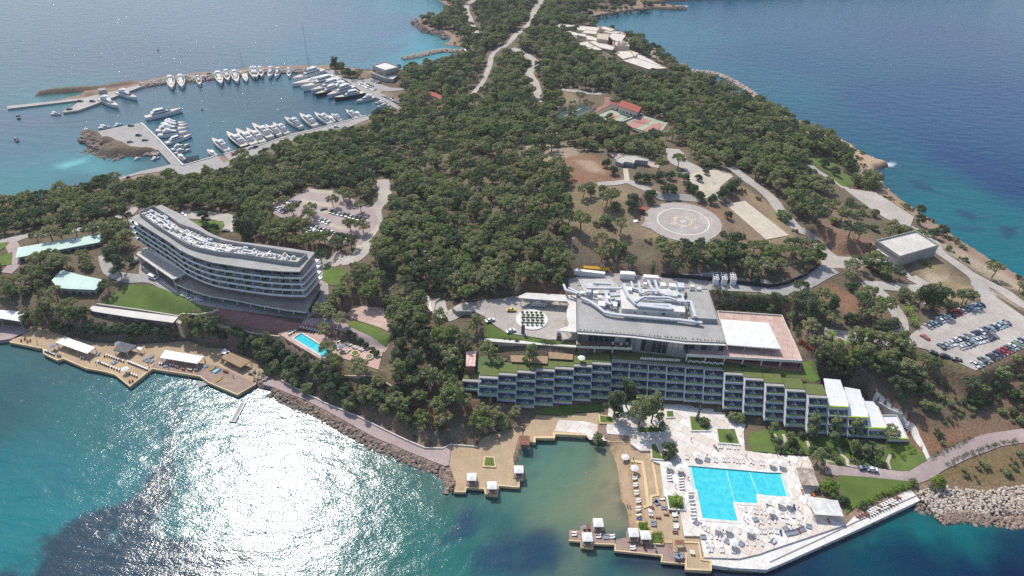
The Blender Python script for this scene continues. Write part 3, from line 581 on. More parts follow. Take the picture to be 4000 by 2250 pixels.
# water colours by spot; far-left ones greyed with the sky's reflection painted in
wc = [(100,300,(78,100,120)),(600,60,(90,112,132)),(400,200,(76,98,118)),(2300,100,(52,84,120)),(1900,60,(46,90,122)),(2400,400,(20,60,106)),(2500,250,(32,70,114)),(2200,250,(30,72,114)),(2000,150,(32,82,118)),
 (1560,60,(44,110,124)),(1650,90,(42,108,128)),(2000,230,(26,96,116)),(2240,400,(12,86,110)),(2400,520,(8,104,116)),(2350,560,(10,110,120)),(2500,620,(6,104,116)),(2560,690,(8,112,120)),(2290,450,(14,92,106)),(2500,450,(10,56,104)),
 (2250,1300,(12,92,96)),(2400,1310,(18,104,104)),(2150,1360,(10,72,88)),(2000,1420,(8,52,82)),(2400,1400,(6,34,76)),(2550,1400,(6,30,70)),(2250,1380,(8,44,80)),(1900,1445,(6,30,64)),
 (50,1300,(16,124,130)),(50,1000,(24,86,94)),(30,900,(34,100,100)),(300,1100,(24,104,110)),(150,1200,(18,114,122)),(100,1440,(18,110,118)),(500,1200,(26,100,108)),(900,1300,(24,96,100)),(1100,1350,(18,104,100)),(1200,1400,(16,108,104)),
 (1300,1280,(16,90,92)),(1400,1350,(14,84,88)),(1600,1430,(14,92,96)),(1350,1130,(78,124,114)),(1400,1200,(94,132,112)),(1480,1250,(124,138,106)),(1540,1200,(156,148,116)),(1570,1280,(164,148,118)),(1500,1130,(104,130,106)),(1450,1310,(108,132,108)),(1590,1330,(140,138,112)),(1320,1210,(66,118,112)),(1440,1160,(98,132,108)),(1520,1270,(144,142,110)),(1555,1150,(140,136,108)),
 (600,250,(46,88,104)),(800,280,(42,86,102)),(450,330,(48,96,112)),(200,450,(46,112,124)),(60,470,(60,128,132)),(250,420,(70,146,150)),(300,400,(60,132,138)),(100,350,(66,108,122)),(300,270,(62,98,112)),(180,300,(62,100,114)),
 (1050,120,(58,142,156)),(900,120,(68,112,132)),(1000,60,(72,112,134)),(1100,150,(56,146,156)),(1080,25,(58,128,140)),(300,150,(76,98,118)),(1120,100,(66,140,148)),(800,50,(86,110,132)),(700,380,(44,92,104)),(420,390,(44,98,110)),(200,248,(60,124,122))]
wp_ = np.array([list(P(a, b, 0))[:2] for a, b, c in wc]); wv = np.array([srgb(*c) for a, b, c in wc])
num = np.zeros(WX.shape + (3,)); den = np.zeros(WX.shape)
wn = fbm(WX, WY, 60); dxn = (fbm(WX + 9, WY, 50) - .5) * 40; dyn = (fbm(WX, WY + 99, 50) - .5) * 40
for (a, b), c in zip(wp_, wv):
    w = 1 / (((WX + dxn - a) ** 2 + (WY + dyn - b) ** 2) + 60) ** 1.6; num += w[..., None] * c; den += w
wcol = num / den[..., None]
lum = wcol.mean(-1, keepdims=True); wcol = (wcol * 1.04 - lum * .04).clip(0) * .77
dk = np.array(srgb(24, 52, 70))
def dark(pts, col, amt, soft, warp, sc=14):
    global wcol
    poly = WP(pts, 0); ax = WX + (fbm(WX, WY, sc) - .5) * warp; ay = WY + (fbm(WX + 70, WY, sc) - .5) * warp
    k = np.clip(np.where(in_poly(poly, ax, ay), 1, -1) * seg_dist(poly, ax, ay) / soft + .5, 0, 1) * amt; wcol = wcol * (1 - k[..., None]) + np.array(col) * k[..., None]
dark(T(0, 3, '-100 1600, 60 1380, 230 1350, 260 1448, 360 1448, 490 1280, 480 1180, 600 1020, 720 940, 860 830, 1000 750, 1220 740, 1360 650, 1480 440, 1650 290, 1700 -200, 1800 -300, 1750 0, 1760 300, 1750 700, 1600 780, 1650 1000, 2100 1100, 2569 1200, 2569 1700'), dk, .92, 2.0, 8)
dark(T(0, 3, '420 1080, 450 1055, 480 1070, 440 1110'), dk, .9, 1.5, 1); dark(T(0, 3, '1070 1100, 1150 1010, 1200 1000, 1110 1110'), srgb(30, 118, 116), .8, 2, 2)
dark(T(1, 3, '1900 1100, 2000 1000, 2030 870, 2130 800, 2180 880, 2230 1000, 2150 1060, 2100 1200'), srgb(20, 60, 86), .85, 3, 10); dark(T(1, 3, '2150 1300, 2350 1150, 2569 1000, 2569 1500, 2100 1500'), srgb(20, 56, 84), .8, 5, 14)
dark(T(2, 3, '0 1100, 400 1050, 560 1250, 500 1500, 0 1500'), srgb(16, 50, 82), .75, 5, 14); dark(T(2, 3, '1000 1330, 1800 1440, 2569 1460, 2569 1390, 1900 1330, 1100 1200'), srgb(14, 34, 66), .8, 3, 6)
dark(T(3, 3, '-100 1500, 0 1448, 450 1250, 900 1060, 1500 760, 1420 700, 900 985, 0 1380'), srgb(10, 30, 60), .85, 3, 4)
dark(T(3, 1, '1400 360, 1650 430, 1700 470, 1500 450'), srgb(20, 52, 84), .7, 4, 12); dark(T(3, 1, '1700 470, 1950 560, 1900 570, 1780 520'), srgb(20, 52, 84), .6, 4, 12)
dark(T(3, 1, '1900 650, 2100 700, 2150 740, 2000 740'), srgb(20, 52, 88), .75, 4, 16); dark(T(3, 1, '2180 760, 2450 830, 2500 900, 2420 950, 2300 870'), srgb(20, 52, 88), .75, 4, 16)
dark(T(3, 1, '1780 820, 2000 790, 2100 860, 2180 860, 1950 870'), srgb(24, 64, 92), .65, 4, 14); dark(T(3, 1, '1280 440, 1360 460, 1330 480'), srgb(40, 70, 84), .7, 2, 5)
dark(T(1, 0, '1100 330, 1350 330, 1400 380, 1250 390'), srgb(70, 96, 122), .6, 5, 20); dark(T(1, 0, '1380 460, 1560 440, 1560 480, 1420 500'), srgb(66, 90, 114), .7, 5, 20); dark(T(1, 0, '850 560, 1200 600, 1000 640'), srgb(60, 92, 112), .6, 6, 20)
dark(T(0, 1, '0 150, 400 120, 600 220, 0 260'), srgb(60, 104, 120), .5, 8, 25); dark(T(3, 3, '500 1200, 900 1000, 1400 760, 2100 830, 2569 1000, 1800 1000, 1200 1050'), srgb(18, 108, 106), .5, 6, 22, 8)
dark(T(3, 1, '1060 250, 1100 215, 1180 190, 1250 190, 1240 225, 1130 250'), (.75, .8, .84), .9, 2, 5, 4); dark(T(0, 1, '540 230, 700 150, 860 130, 840 180, 640 250'), srgb(120, 200, 196), .5, 6, 14); dark(T(2, 0, '1640 58, 1760 55, 1770 70, 1690 76'), (.7, .75, .8), .6, 2, 5, 4)
# submerged rocks and slabs at the edges
k = np.clip(1 - seg_dist(CO, WX, WY) / 14, 0, 1)[..., None] * np.clip((fbm(WX, WY, 5) - .45) * 6, 0, 1)[..., None] * .5; wcol = wcol * (1 - k) + np.array(srgb(44, 60, 62)) * k
wme = bpy.data.meshes.new('sea'); ny, nx = WX.shape; ii = np.arange(nx * ny).reshape(ny, nx)
qq = np.stack([ii[:-1, :-1], ii[:-1, 1:], ii[1:, 1:], ii[1:, :-1]], -1).reshape(-1, 4)
mesh_np(wme, np.stack([WX, WY, np.zeros_like(WX)], -1).reshape(-1, 3).astype(np.float32), qq)
at = wme.color_attributes.new('tone', 'FLOAT_COLOR', 'POINT'); at.data.foreach_set('color', np.c_[wcol.reshape(-1, 3), np.ones(nx * ny)].astype(np.float32).ravel())
m, t, b = nodes('sea_water'); a = t.nodes.new('ShaderNodeVertexColor'); a.layer_name = 'tone'; t.links.new(a.outputs[0], b.inputs['Base Color'])
b.inputs['Roughness'].default_value = .13; b.inputs['IOR'].default_value = 1.33; b.inputs['Specular IOR Level'].default_value = .5
g = t.nodes.new('ShaderNodeNewGeometry'); mp = t.nodes.new('ShaderNodeMapping'); mp.inputs['Rotation'].default_value[2] = .25; mp.inputs['Scale'].default_value = (.55, 1, 1)
t.links.new(g.outputs['Position'], mp.inputs['Vector'])
w1 = noise(t, .16, 2, .5, mp.outputs[0]); w2 = noise(t, 1.5, 3, .6, mp.outputs[0])
b1 = t.nodes.new('ShaderNodeBump'); b1.inputs['Strength'].default_value = 1; b1.inputs['Distance'].default_value = WAVE1; t.links.new(w1.outputs[0], b1.inputs['Height']); sx_ = t.nodes.new('ShaderNodeSeparateXYZ'); t.links.new(g.outputs['Position'], sx_.inputs[0])
for lo, d_, bn in ((WAVE1, 1.6, b1),):
    mr = t.nodes.new('ShaderNodeMapRange'); t.links.new(sx_.outputs[1], mr.inputs[0])
    for i_, v_ in ((1, 420), (2, 640), (3, lo), (4, lo * d_)): mr.inputs[i_].default_value = v_
    t.links.new(mr.outputs[0], bn.inputs['Distance'])
b2 = t.nodes.new('ShaderNodeBump'); b2.inputs['Strength'].default_value = 1; b2.inputs['Distance'].default_value = WAVE2; t.links.new(w2.outputs[0], b2.inputs['Height']); mr = t.nodes.new('ShaderNodeMapRange'); t.links.new(sx_.outputs[1], mr.inputs[0]); t.links.new(mr.outputs[0], b2.inputs['Distance'])
for i_, v_ in ((1, 420), (2, 640), (3, WAVE2), (4, WAVE2 * 1.7)): mr.inputs[i_].default_value = v_
t.links.new(b1.outputs[0], b2.inputs['Normal'])
t.links.new(b2.outputs[0], b.inputs['Normal']); wme.materials.append(m)
sea = bpy.data.objects.new('sea', wme); COL.objects.link(sea); tag(sea, kind='structure')
# ================================================================ BUILDINGS
FOOT = []
W_ = M('white_render', srgb(226, 221, 212), srgb(208, 202, 194), .25)
Wb = M('bright_white_membrane', srgb(243, 242, 240), srgb(232, 230, 226), .3, rough=.6)
Gy = M('grey_render', srgb(176, 172, 168), srgb(160, 156, 152), .3)
Rf = M('grey_roof_sheet', srgb(176, 173, 168), srgb(158, 155, 150), .12, fine=1.2)
Gl = M('window_glass', srgb(58, 68, 78), srgb(40, 48, 56), .5, rough=.15, spec=.6)
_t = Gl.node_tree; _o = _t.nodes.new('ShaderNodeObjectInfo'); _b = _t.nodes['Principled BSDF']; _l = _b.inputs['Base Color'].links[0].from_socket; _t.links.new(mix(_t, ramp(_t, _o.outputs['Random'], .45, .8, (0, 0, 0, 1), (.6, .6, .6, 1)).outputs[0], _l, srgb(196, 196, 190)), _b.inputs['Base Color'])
Dk = M('dark_metal', srgb(60, 60, 62), srgb(48, 48, 50), .5)
Zn = M('zinc_duct', srgb(206, 208, 210), srgb(184, 188, 192), .8, rough=.55, metal=.0, spec=.5)
Bg = M('beige_stone', srgb(206, 190, 168), srgb(188, 170, 148), .25)
Mt = M('mint_roof', srgb(206, 228, 214), srgb(190, 214, 200), .15)
Tile = M('red_roof_tiles', srgb(170, 96, 78), srgb(150, 80, 66), .4, fine=4)
Pk = M('pink_stone_cladding', srgb(186, 160, 152), srgb(150, 124, 118), .7, fine=2)
Hdg = M('hedge_leaves', srgb(70, 96, 44), srgb(50, 76, 34), .8, rough=1, fine=5, bmp=.8)
Hlt = M('bright_hedge', srgb(184, 206, 66), srgb(150, 178, 54), .8, rough=1, fine=5, bmp=.8)
Wd = M('brown_timber', srgb(146, 104, 84), srgb(120, 84, 68), .5)
Th = M('reed_roof', srgb(172, 146, 116), srgb(150, 126, 100), .8, fine=4)
def building(name, label, cat, pts, zr, zb, wall=None, roof=None, par=.5, win=None, group=None, over=0.0, nwin=None, wz=(1.0, 1.4), rise=0, inner=True):
    """walls, flat roof with parapet, windows let into every wall that faces south"""
    wall = wall or W_; roof = roof or Rf; w = WP(pts, zr); FOOT.append(w); n = len(w); cx = sum(p.x for p in w) / n; cy = sum(p.y for p in w) / n
    if sum(w[i].x * w[(i + 1) % n].y - w[(i + 1) % n].x * w[i].y for i in range(n)) < 0: w = w[::-1]
    e = empty(name, (cx, cy, zb), 0, label, cat, group); L = [(p.x - cx, p.y - cy) for p in w]; H = zr - zb
    MB().prism(L, -2.5, H - .02).build('wall', wall, e)
    c = lambda q, f: (q[0] * f[0], q[1] * f[1])
    def off(d):
        out = []
        for i in range(n):
            a, b, cc = Vector(L[i - 1]), Vector(L[i]), Vector(L[(i + 1) % n]); d1 = (b - a).normalized(); d2 = (cc - b).normalized(); n1 = Vector((d1.y, -d1.x)); n2 = Vector((d2.y, -d2.x)); k = n1 + n2
            k = k / max(k.dot(n1), .35); out.append(tuple(b + k * d))
        return out
    o_ = off(over + .15); m_ = MB(); m_.prism(o_, H, H + .25); r = m_.build('roof', roof, e)
    if par:
        i_ = off(over - .2); pm = MB(); vs = [(p[0], p[1], H + .25) for p in o_] + [(p[0], p[1], H + .25 + par) for p in o_] + [(p[0], p[1], H + .25 + par) for p in i_] + [(p[0], p[1], H + .252) for p in i_]
        fs = []
        for i in range(n):
            j = (i + 1) % n; fs += [(i, j, n + j, n + i), (n + i, n + j, 2 * n + j, 2 * n + i), (2 * n + i, 2 * n + j, 3 * n + j, 3 * n + i)]
        pm.add(vs, fs); pm.build('parapet', wall, r)
    if win:
        for i in range(n):
            a, b = Vector(L[i]), Vector(L[(i + 1) % n]); d = b - a; ln = d.length
            if ln < 3: continue
            nn = Vector((d.y, -d.x)).normalized()
            if nn.y > -.15 : continue
            k = nwin or max(1, int(ln / win)); rz = math.atan2(d.y, d.x)
            for f in range(max(1, int(H / 3.2)) if not nwin else 1):
                for j in range(k):
                    p = a + d * ((j + .5) / k) + nn * .03; m_ = MB(); m_.box(p.x, p.y, wz[0] + f * 3.2, ln / k * .6, .16, wz[1], rz); m_.build('window', Gl, e)
    return e
def canopy(name, label, cat, pts, z, zb, mat, post=.15, rise=0.0, peaks=None, group=None, th=.2, sides=False):
    """an open roof on posts"""
    w = WP(pts, z); FOOT.append(w); n = len(w); cx = sum(p.x for p in w) / n; cy = sum(p.y for p in w) / n
    e = empty(name, (cx, cy, zb), 0, label, cat, group); L = [(p.x - cx, p.y - cy) for p in w]; H = z - zb
    m_ = MB()
    if peaks and n == 4:
        nx_, ny_ = peaks
        q = lambda u, v: tuple(Vector(L[0]) * (1 - u) * (1 - v) + Vector(L[1]) * u * (1 - v) + Vector(L[2]) * u * v + Vector(L[3]) * (1 - u) * v)
        for i in range(nx_):
            for j in range(ny_):
                c4 = [q(i / nx_, j / ny_), q((i + 1) / nx_, j / ny_), q((i + 1) / nx_, (j + 1) / ny_), q(i / nx_, (j + 1) / ny_)]; m0 = q((i + .5) / nx_, (j + .5) / ny_)
                m_.add([(*p, H) for p in c4] + [(*m0, H + rise)], [(0, 1, 4), (1, 2, 4), (2, 3, 4), (3, 0, 4)])
        m_.add([(*p, H) for p in L] + [(*p, H - .5) for p in L], [(i, (i + 1) % 4, 4 + (i + 1) % 4, 4 + i) for i in range(4)])
    else: m_.prism(L, H - th, H)
    m_.build('roof', mat, e)
    for i in range(n):
        a, b = Vector(L[i]), Vector(L[(i + 1) % n]); k = max(1, int((b - a).length / 6))
        for j in range(k):
            p = (a + (b - a) * (j / k)) * .96; MB().box(p.x, p.y, -.5, post, post, H + .5 - th).build('post', W_ if mat != Th else Wd, e)
            if sides and i % 2 == 0: MB().box(p.x + .2, p.y, .2, .5, .45, H - .5, 0, .5).build('curtain', Wb, e)
    return e
# ---------------------------------------------------------------- curved hotel
e = empty('curved_hotel', (-140, 275, 15), 0, 'long curved white hotel of five balcony floors with crowded rooftop machinery', 'hotel')
rc = Vector((-140, 275, 0))
def loc2(pts, z): return [(p - rc)[:2] for p in WP(pts, z)]
front = loc2(Z('A', '85 262, 300 400, 480 510, 640 625, 740 675, 820 710, 910 742, 1010 770, 1200 800, 1400 830, 1600 855, 1800 870, 2000 875'), 36)
back = loc2(Z('A', '2175 655, 1900 610, 1600 570, 1400 545, 1280 530, 1160 505, 1050 465, 950 415, 840 340, 640 215, 430 115'), 36)
def resample(L, n):
    d = [0]
    for i in range(1, len(L)): d.append(d[-1] + math.hypot(L[i][0] - L[i - 1][0], L[i][1] - L[i - 1][1]))
    out = []
    for k in range(n):
        t = d[-1] * k / (n - 1); i = 1
        while i < len(L) - 1 and d[i] < t: i += 1
        f = (t - d[i - 1]) / max(d[i] - d[i - 1], 1e-9); out.append(Vector((L[i - 1][0] + (L[i][0] - L[i - 1][0]) * f, L[i - 1][1] + (L[i][1] - L[i - 1][1]) * f)))
    return out
FR = resample(front, 49); BK = resample(back[::-1], 49)
def ext(L, a, b):
    L = [v.copy() for v in L]; d0 = (L[0] - L[1]).normalized(); d1 = (L[-1] - L[-2]).normalized()
    return [L[0] + d0 * a] + L[1:-1] + [L[-1] + d1 * b]
def inset(F_, B_, df, db): 
    return [f + (b - f).normalized() * df for f, b in zip(F_, B_)], [b + (f - b).normalized() * db for f, b in zip(F_, B_)]
def band(F_, B_, z0, z1): return MB().prism([tuple(v) for v in F_] + [tuple(v) for v in B_[::-1]], z0 - 15, z1 - 15)
body = inset(FR, BK, 3.0, 1.0); band(*body, 13, 35.6).build('wall', Pk, e)
band(FR, BK, 35.6, 36.1).build('roof', Rf, e)
for z in (32.2, 28.7, 25.3, 21.9):
    F_ = ext(FR, 4.5, .6); B_ = ext(BK, 4.5, 2.0); fl = band(F_, B_, z - .35, z).build('balcony', Wb, e)
    pm = MB()
    for i in range(48): a, b = F_[i], F_[i + 1]; u = (b - a).normalized(); nrm = Vector((u.y, -u.x)) * .08; pm.bar((a.x, a.y, z - 15 + .2), (b.x, b.y, z - 15 + .25), .2, 1.1)
    pm.bar((*F_[-1], z - 14.75), (*B_[-1], z - 14.75), .18, .5); pm.bar((*F_[0], z - 14.75), (*B_[0], z - 14.75), .18, .5)
    pm.build('parapet', Wb, fl)
    rail = MB()
    for i in range(0, 48, 2): a, b = F_[i], F_[i + 2]; rail.bar((a.x, a.y, z - 14.0), (b.x, b.y, z - 14.0), .07)
    rail.build('railing', Dk, fl)
    for i in range(0, 48, 2):
        a, b = body[0][i], body[0][i + 1]; m_ = (a + b) / 2; u = (b - a); rz = math.atan2(u.y, u.x); nrm = Vector((u.y, -u.x)).normalized(); p = m_ + nrm * .06
        MB().box(p.x, p.y, z - 15 + .02, u.length * 1.55, .12, 2.6, rz).build('window', Gl, e)
        p = m_ + nrm * 1.5 + u * .9
        if z < 32: MB().box(p.x, p.y, z - 15, .15, 2.6, 2.9, rz).build('partition', W_, fl)
        pr = FR[i] + (BK[i] - FR[i]).normalized() * .5
        if (i // 2) % 2 == 0: MB().cyl(pr.x, pr.y, z - 15 + .05, .45, .5, 8).cyl(pr.x, pr.y, z - 14.5, .5, .7, 8, .75).cyl(pr.x, pr.y, z - 13.8, .75, .6, 8, .25).build('potted_shrub', Hdg, fl)
# machine deck on the roof
mf = resample(loc2(Z('A', '182 195, 350 320, 500 415, 600 480, 700 540, 780 575, 870 600, 1060 640, 1300 665, 1600 710, 1800 742, 1975 762'), 38.2), 40)
mb_ = resample(loc2(Z('A', '345 125, 520 235, 650 330, 780 370, 870 405, 960 455, 1060 490, 1150 520, 1400 560, 1700 605, 1900 640, 2080 665'), 38.2), 40)
sc = MB()
for a, b in list(zip(mf, mf[1:])) + list(zip(mb_, mb_[1:])) + [(mf[0], mb_[0]), (mf[-1], mb_[-1])]: sc.bar((a.x, a.y, 22.15), (b.x, b.y, 22.15), .25, 2.1)
sc.build('parapet', Gy, e)
band(*inset(mf, mb_, .2, .2), 36.1, 36.16).build('roof', M('machine_deck', srgb(206, 202, 196), srgb(170, 166, 160), .8), e)
random.seed(5)
for i in range(78):
    t = random.random(); k = int(t * 38); v = random.uniform(.12, .88); p = mf[k].lerp(mb_[k], v); u = mf[k + 1] - mf[k]; rz = math.atan2(u.y, u.x); s = random.choice((1.2, 1.6, 2.2))
    m_ = MB(); m_.box(p.x, p.y, 21.15, s * random.uniform(.9, 1.6), s * .8, random.uniform(.7, 1.5), rz); m_.cyl(p.x, p.y, 22.0, .4, .7, 8); m_.build('air_unit', Zn if random.random() < .7 else W_, e)
for i in range(30):
    k = random.randint(0, 33); v = random.uniform(.15, .85); kk = min(39, k + random.choice((2, 3, 5))); a = mf[k].lerp(mb_[k], v); b = mf[kk].lerp(mb_[kk], v); z = random.uniform(21.6, 22.4)
    m_ = MB(); m_.bar((a.x, a.y, z), (b.x, b.y, z), .6, .5)
    c = mf[k].lerp(mb_[k], min(.9, v + .25)); m_.bar((a.x, a.y, z), (c.x, c.y, z), .55, .5); m_.build('duct', Zn if i % 2 else Wb, e)
# first-floor terrace over the lobby
gf = resample(loc2(Z('A', '600 1015, 700 1055, 840 1110, 1000 1155, 1260 1195, 1600 1265, 1830 1305, 2080 1335'), 18.6), 30)
gb = resample([tuple(v) for v in ext(BK, 0, 1)][14:], 30)
MB().prism([tuple(v) for v in gf] + [tuple(v) for v in gb[::-1]], 3.1, 3.6).build('terrace', M('lobby_terrace_floor', srgb(176, 160, 150), srgb(150, 136, 128), .3), e)  # terrace floor in two blotched pinkish greys
rl = MB()
for a, b in zip(gf, gf[1:]): rl.bar((a.x, a.y, 3.5), (b.x, b.y, 3.5), .25, .6)
rl.build('parapet', W_, e)
for i in range(2, 30, 3):
    p = gf[i].lerp(gb[i], .07); MB().bar((p.x, p.y, -.2), (p.x, p.y + .3, 3.1), .4).build('column', W_, e)
b2 = inset(gf, gb, 5, 4); MB().prism([tuple(v) for v in b2[0]] + [tuple(v) for v in b2[1][::-1]], -.5, 3.1).build('wall', Gl, e)
# slatted pergola at the hotel's west end
w = WP(Z('A', '165 675, 260 622, 725 880, 575 958'), 21.3); pc = w[0]; e = empty('pergola', (pc.x, pc.y, 15), 0, 'white slatted pergola with striped shadow beside the curved hotel', 'pergola')
L = [Vector((p.x - pc.x, p.y - pc.y)) for p in w]; m_ = MB()
for i in range(26):
    t = (i + .5) / 26; a = L[0].lerp(L[3], t); b = L[1].lerp(L[2], t); m_.bar((a.x, a.y, 6.3), (b.x, b.y, 6.3), .55, .35)
m_.build('slats', W_, e); f_ = MB()
for a, b in ((0, 3), (1, 2), (0, 1), (3, 2)): f_.bar((*L[a], 6.3), (*L[b], 6.3), 1.0, .8)
f_.build('frame', W_, e); MB().prism([tuple(v * 1.0) for v in L], -.3, .35).build('base', M('pergola_floor', srgb(128, 120, 116), srgb(112, 106, 102), .3), e)
for a in range(4):
    for t in (0, .5): p = L[a].lerp(L[(a + 1) % 4], t) * .98 + (L[0] + L[2]) * .01; MB().box(p.x, p.y, 0, .4, .4, 6.1).build('column', W_, e)
w2 = WP(Z('A', '205 760, 245 740, 640 1010, 600 1022'), 17.0)
# ---------------------------------------------------------------- stepped terraces
def unit():
    bx = MB(); bx.box(4, 3.4, -.32, 8.0, 6.8, .32); bx.box(4, .1, 0, 8.0, .2, .75); bx.box(4, 1.05, 0, 8.0, .12, .62)
    u = bx.build('terrace', [M('terrace_floor', srgb(172, 184, 204), srgb(156, 166, 188), .4)])
    f = MB(); z = 0
    f.add([(-.12, -.25, -.32), (-.12, 2.2, -.32), (-.12, 5, 2.58), (-.12, 2.1, 2.58), (-.12, .2, 1.0), (.12, -.25, -.32), (.12, 2.2, -.32), (.12, 5, 2.58), (.12, 2.1, 2.58), (.12, .2, 1.0)],
          [(0, 1, 2, 3, 4), (9, 8, 7, 6, 5), (0, 4, 9, 5), (4, 3, 8, 9), (3, 2, 7, 8), (2, 1, 6, 7), (1, 0, 5, 6)]); f.build('fin', Wb, u)
    random.seed(8); p = MB(); p.box(4, .58, .05, 7.6, .8, .5)
    for i in range(46): x = random.uniform(.4, 7.6); p.box(x, random.uniform(.25, 1.0), .5, random.uniform(.25, .6), .35, random.uniform(.1, .35), random.random() * 3, .6)
    p.build('planter', Hlt, u); g = MB()
    for i in range(4): g.box(1.1 + i * 1.95, 4.7, .02, 1.7, .1, 2.45)
    g.build('glass_door', Gl, u); MB().box(4, 3.0, 0, .14, 3.4, 1.9).build('divider', W_, u); MB().box(4, 4.9, 0, 8, .2, 2.58).build('wall', Gy, u)
    MB().cyl(3.3, 2.2, 0, .45, .6, 8, .45).build('table', Wb, u); MB().cyl(4.8, 2.2, 0, .45, .6, 8, .45).build('table', Wb, u); c_ = MB()
    for x in (1.4, 6.4):
        c_ = MB(); c_.box(x, 2.9, 0, .7, 1.7, .35); c_.box(x, 3.6, .3, .7, .3, .5); c_.build('lounge_chair', M('slate_cushion', srgb(120, 130, 148), srgb(104, 112, 128), .5), u)
    return u
hb = empty('terraced_hotel', (60, 222, 3), 0, 'wide hotel of white stepped terraces with green planters above the pool court', 'hotel')
U0 = unit(); first = True
for bi, (pa, wdt, rz, nr, zt) in enumerate(bays):
    ux, uy = math.cos(rz), math.sin(rz); vx, vy = -uy, ux
    core = MB(); zb = 1.5 - 3
    if nr:
        cx, cy = pa.x + ux * wdt / 2 + vx * 8, pa.y + uy * wdt / 2 + vy * 8; cx, cy = pa.x + ux * wdt / 2 + vx * 6.6, pa.y + uy * wdt / 2 + vy * 6.6; core.box(cx - 60, cy - 222, zb, wdt, 3.4, zt + 2.4 - 3 - zb, rz)
        for r in range(nr): yb = 4.9 - 2.1 * r; core.box(pa.x + ux * wdt / 2 + vx * (yb + 1) - 60, pa.y + uy * wdt / 2 + vy * (yb + 1) - 222, zb, wdt - .3, 2.2, zt - 2.9 * r - .35 - 3 - zb, rz)
        core.build('wall', Gy, hb)
    top = MB(); q0 = (pa.x + ux * wdt / 2 + vx * 5.6 - 60, pa.y + uy * wdt / 2 + vy * 5.6 - 222)
    if nr and bi < 19: q0 = (pa.x + ux * wdt / 2 + vx * 3.0 - 60, pa.y + uy * wdt / 2 + vy * 3.0 - 222); top.box(*q0, zt + 2.58 - 3, wdt, 2.0, .35, rz); gr = MB(); gr.box(q0[0] + vx * 4, q0[1] + vy * 4, zt + 2.5 - 3, wdt, 6.2, .7, rz); gr.build('planted_roof', M('planted_roof', srgb(96, 116, 58), srgb(120, 118, 78), .5, rough=1, fine=4, bmp=.5), hb); top.box(pa.x + ux * wdt / 2 + vx * 2.1 - 60, pa.y + uy * wdt / 2 + vy * 2.1 - 222, zt + 2.9 - 3, wdt, .2, .4, rz); top.build('roof', Gy, hb)
    for r in range(nr):
        x, y, z = pa.x - vx * 2.1 * r, pa.y - vy * 2.1 * r, zt - 2.9 * r
        if first: u = U0; first = False; u.parent = hb
        else: u = copy_tree(U0, parent=hb)
        u.location = (x - 60, y - 222, z - 3); u.rotation_euler = (0, 0, rz); u.scale = (wdt / 8, 1, 1)
# bright sloping roofs at the east end
for poly in ('585 428, 742 436, 738 380, 712 300, 680 212, 548 200', '742 512, 902 520, 888 440, 858 360, 838 290, 712 268, 738 380', '902 602, 1057 606, 1010 500, 975 425, 945 385, 862 380, 888 450', '1060 684, 1220 690, 1130 500, 1010 500, 1040 590'):
    pp = Z('J', poly); zf = {'585': 14.6, '742': 11.7, '902': 8.8, '1060': 5.9}[poly.split()[0]]; m_ = MB(); vs = []
    fr = P(*pp[0], zf)
    for a in pp:
        q = P(*a, zf); q = P(*a, zf + max(0, (q.y - fr.y - 1)) * .16); vs.append((q.x - 60, q.y - 222, q.z - 3))
    n = len(vs); m_.add(vs + [(x, y, z - .4) for x, y, z in vs], [tuple(range(n))] + [(i, n + i, n + (i + 1) % n, (i + 1) % n) for i in range(n)]); m_.build('roof', Wb, hb)
    h_ = MB(); a, b = Vector(vs[0]), Vector(vs[1]); h_.bar(a + Vector((0, .2, .15)), b + Vector((0, .2, .15)), .6, .45); h_.build('planter', Hlt, hb)
    m_ = MB(); m_.bar(a + Vector((0, -.1, -.5)), b + Vector((0, -.1, -.5)), .4, 1.0); m_.build('parapet', W_, hb)
    w_ = MB(); a, b = Vector(vs[1]), Vector(vs[2]); w_.bar(a, b, .3, 1.0); b2_ = Vector(vs[3]); w_.bar(b, b2_, .3, 1.0); w_.build('parapet', W_, hb)
    sd = MB(); a, b = Vector(vs[0]), Vector(vs[1]); sd.box((a.x + b.x) / 2, a.y + 2.2, -2.5, (b - a).length - .4, 3.5, max(.3, a.z + 2.2)); sd.build('wall', Gy, hb)
# ---------------------------------------------------------------- main flat-roofed building
mbld = building('main_building', 'large flat-roofed grey hotel building covered in ducts beside the driveway', 'building', Z('B', '762 160, 766 488, 1155 515, 1535 560, 1828 572, 1700 188, 1340 165'), 26.5, 18.6, Gy, Rf, .35)
mo = mbld.location
def mpt(s, z): return [(p.x - mo.x, p.y - mo.y) for p in WP(Z('B', s), z)]
zz = 26.75 - 18.6
f = mpt('1070 185, 1085 322, 1540 348, 1538 262, 1500 180', 30.4); MB().prism(f, zz, 30.4 - 18.6).build('penthouse', W_, mbld)
for i, (x, y) in enumerate(((1177, 340), (1252, 360), (1382, 355), (1517, 365))): p = P(*Z('B', '%d %d' % (x, y))[0], 28.6); MB().box(p.x - mo.x, f[1][1] + (f[2][1] - f[1][1]) * (x - 1085) / 455 - .02, 28.2 - 18.6, 1.4, .15, .9).build('window', Gl, mbld)
f = mpt('1540 200, 1690 205, 1770 398, 1590 388', 29.0); MB().prism(f, zz, 29.0 - 18.6).build('penthouse', Rf, mbld)
f = mpt('770 110, 1000 105, 1080 180, 1060 290, 830 240', 27.4); MB().prism(f, zz, 27.3 - 18.6).build('machine_deck', M('machine_deck', (0, 0, 0)), mbld)
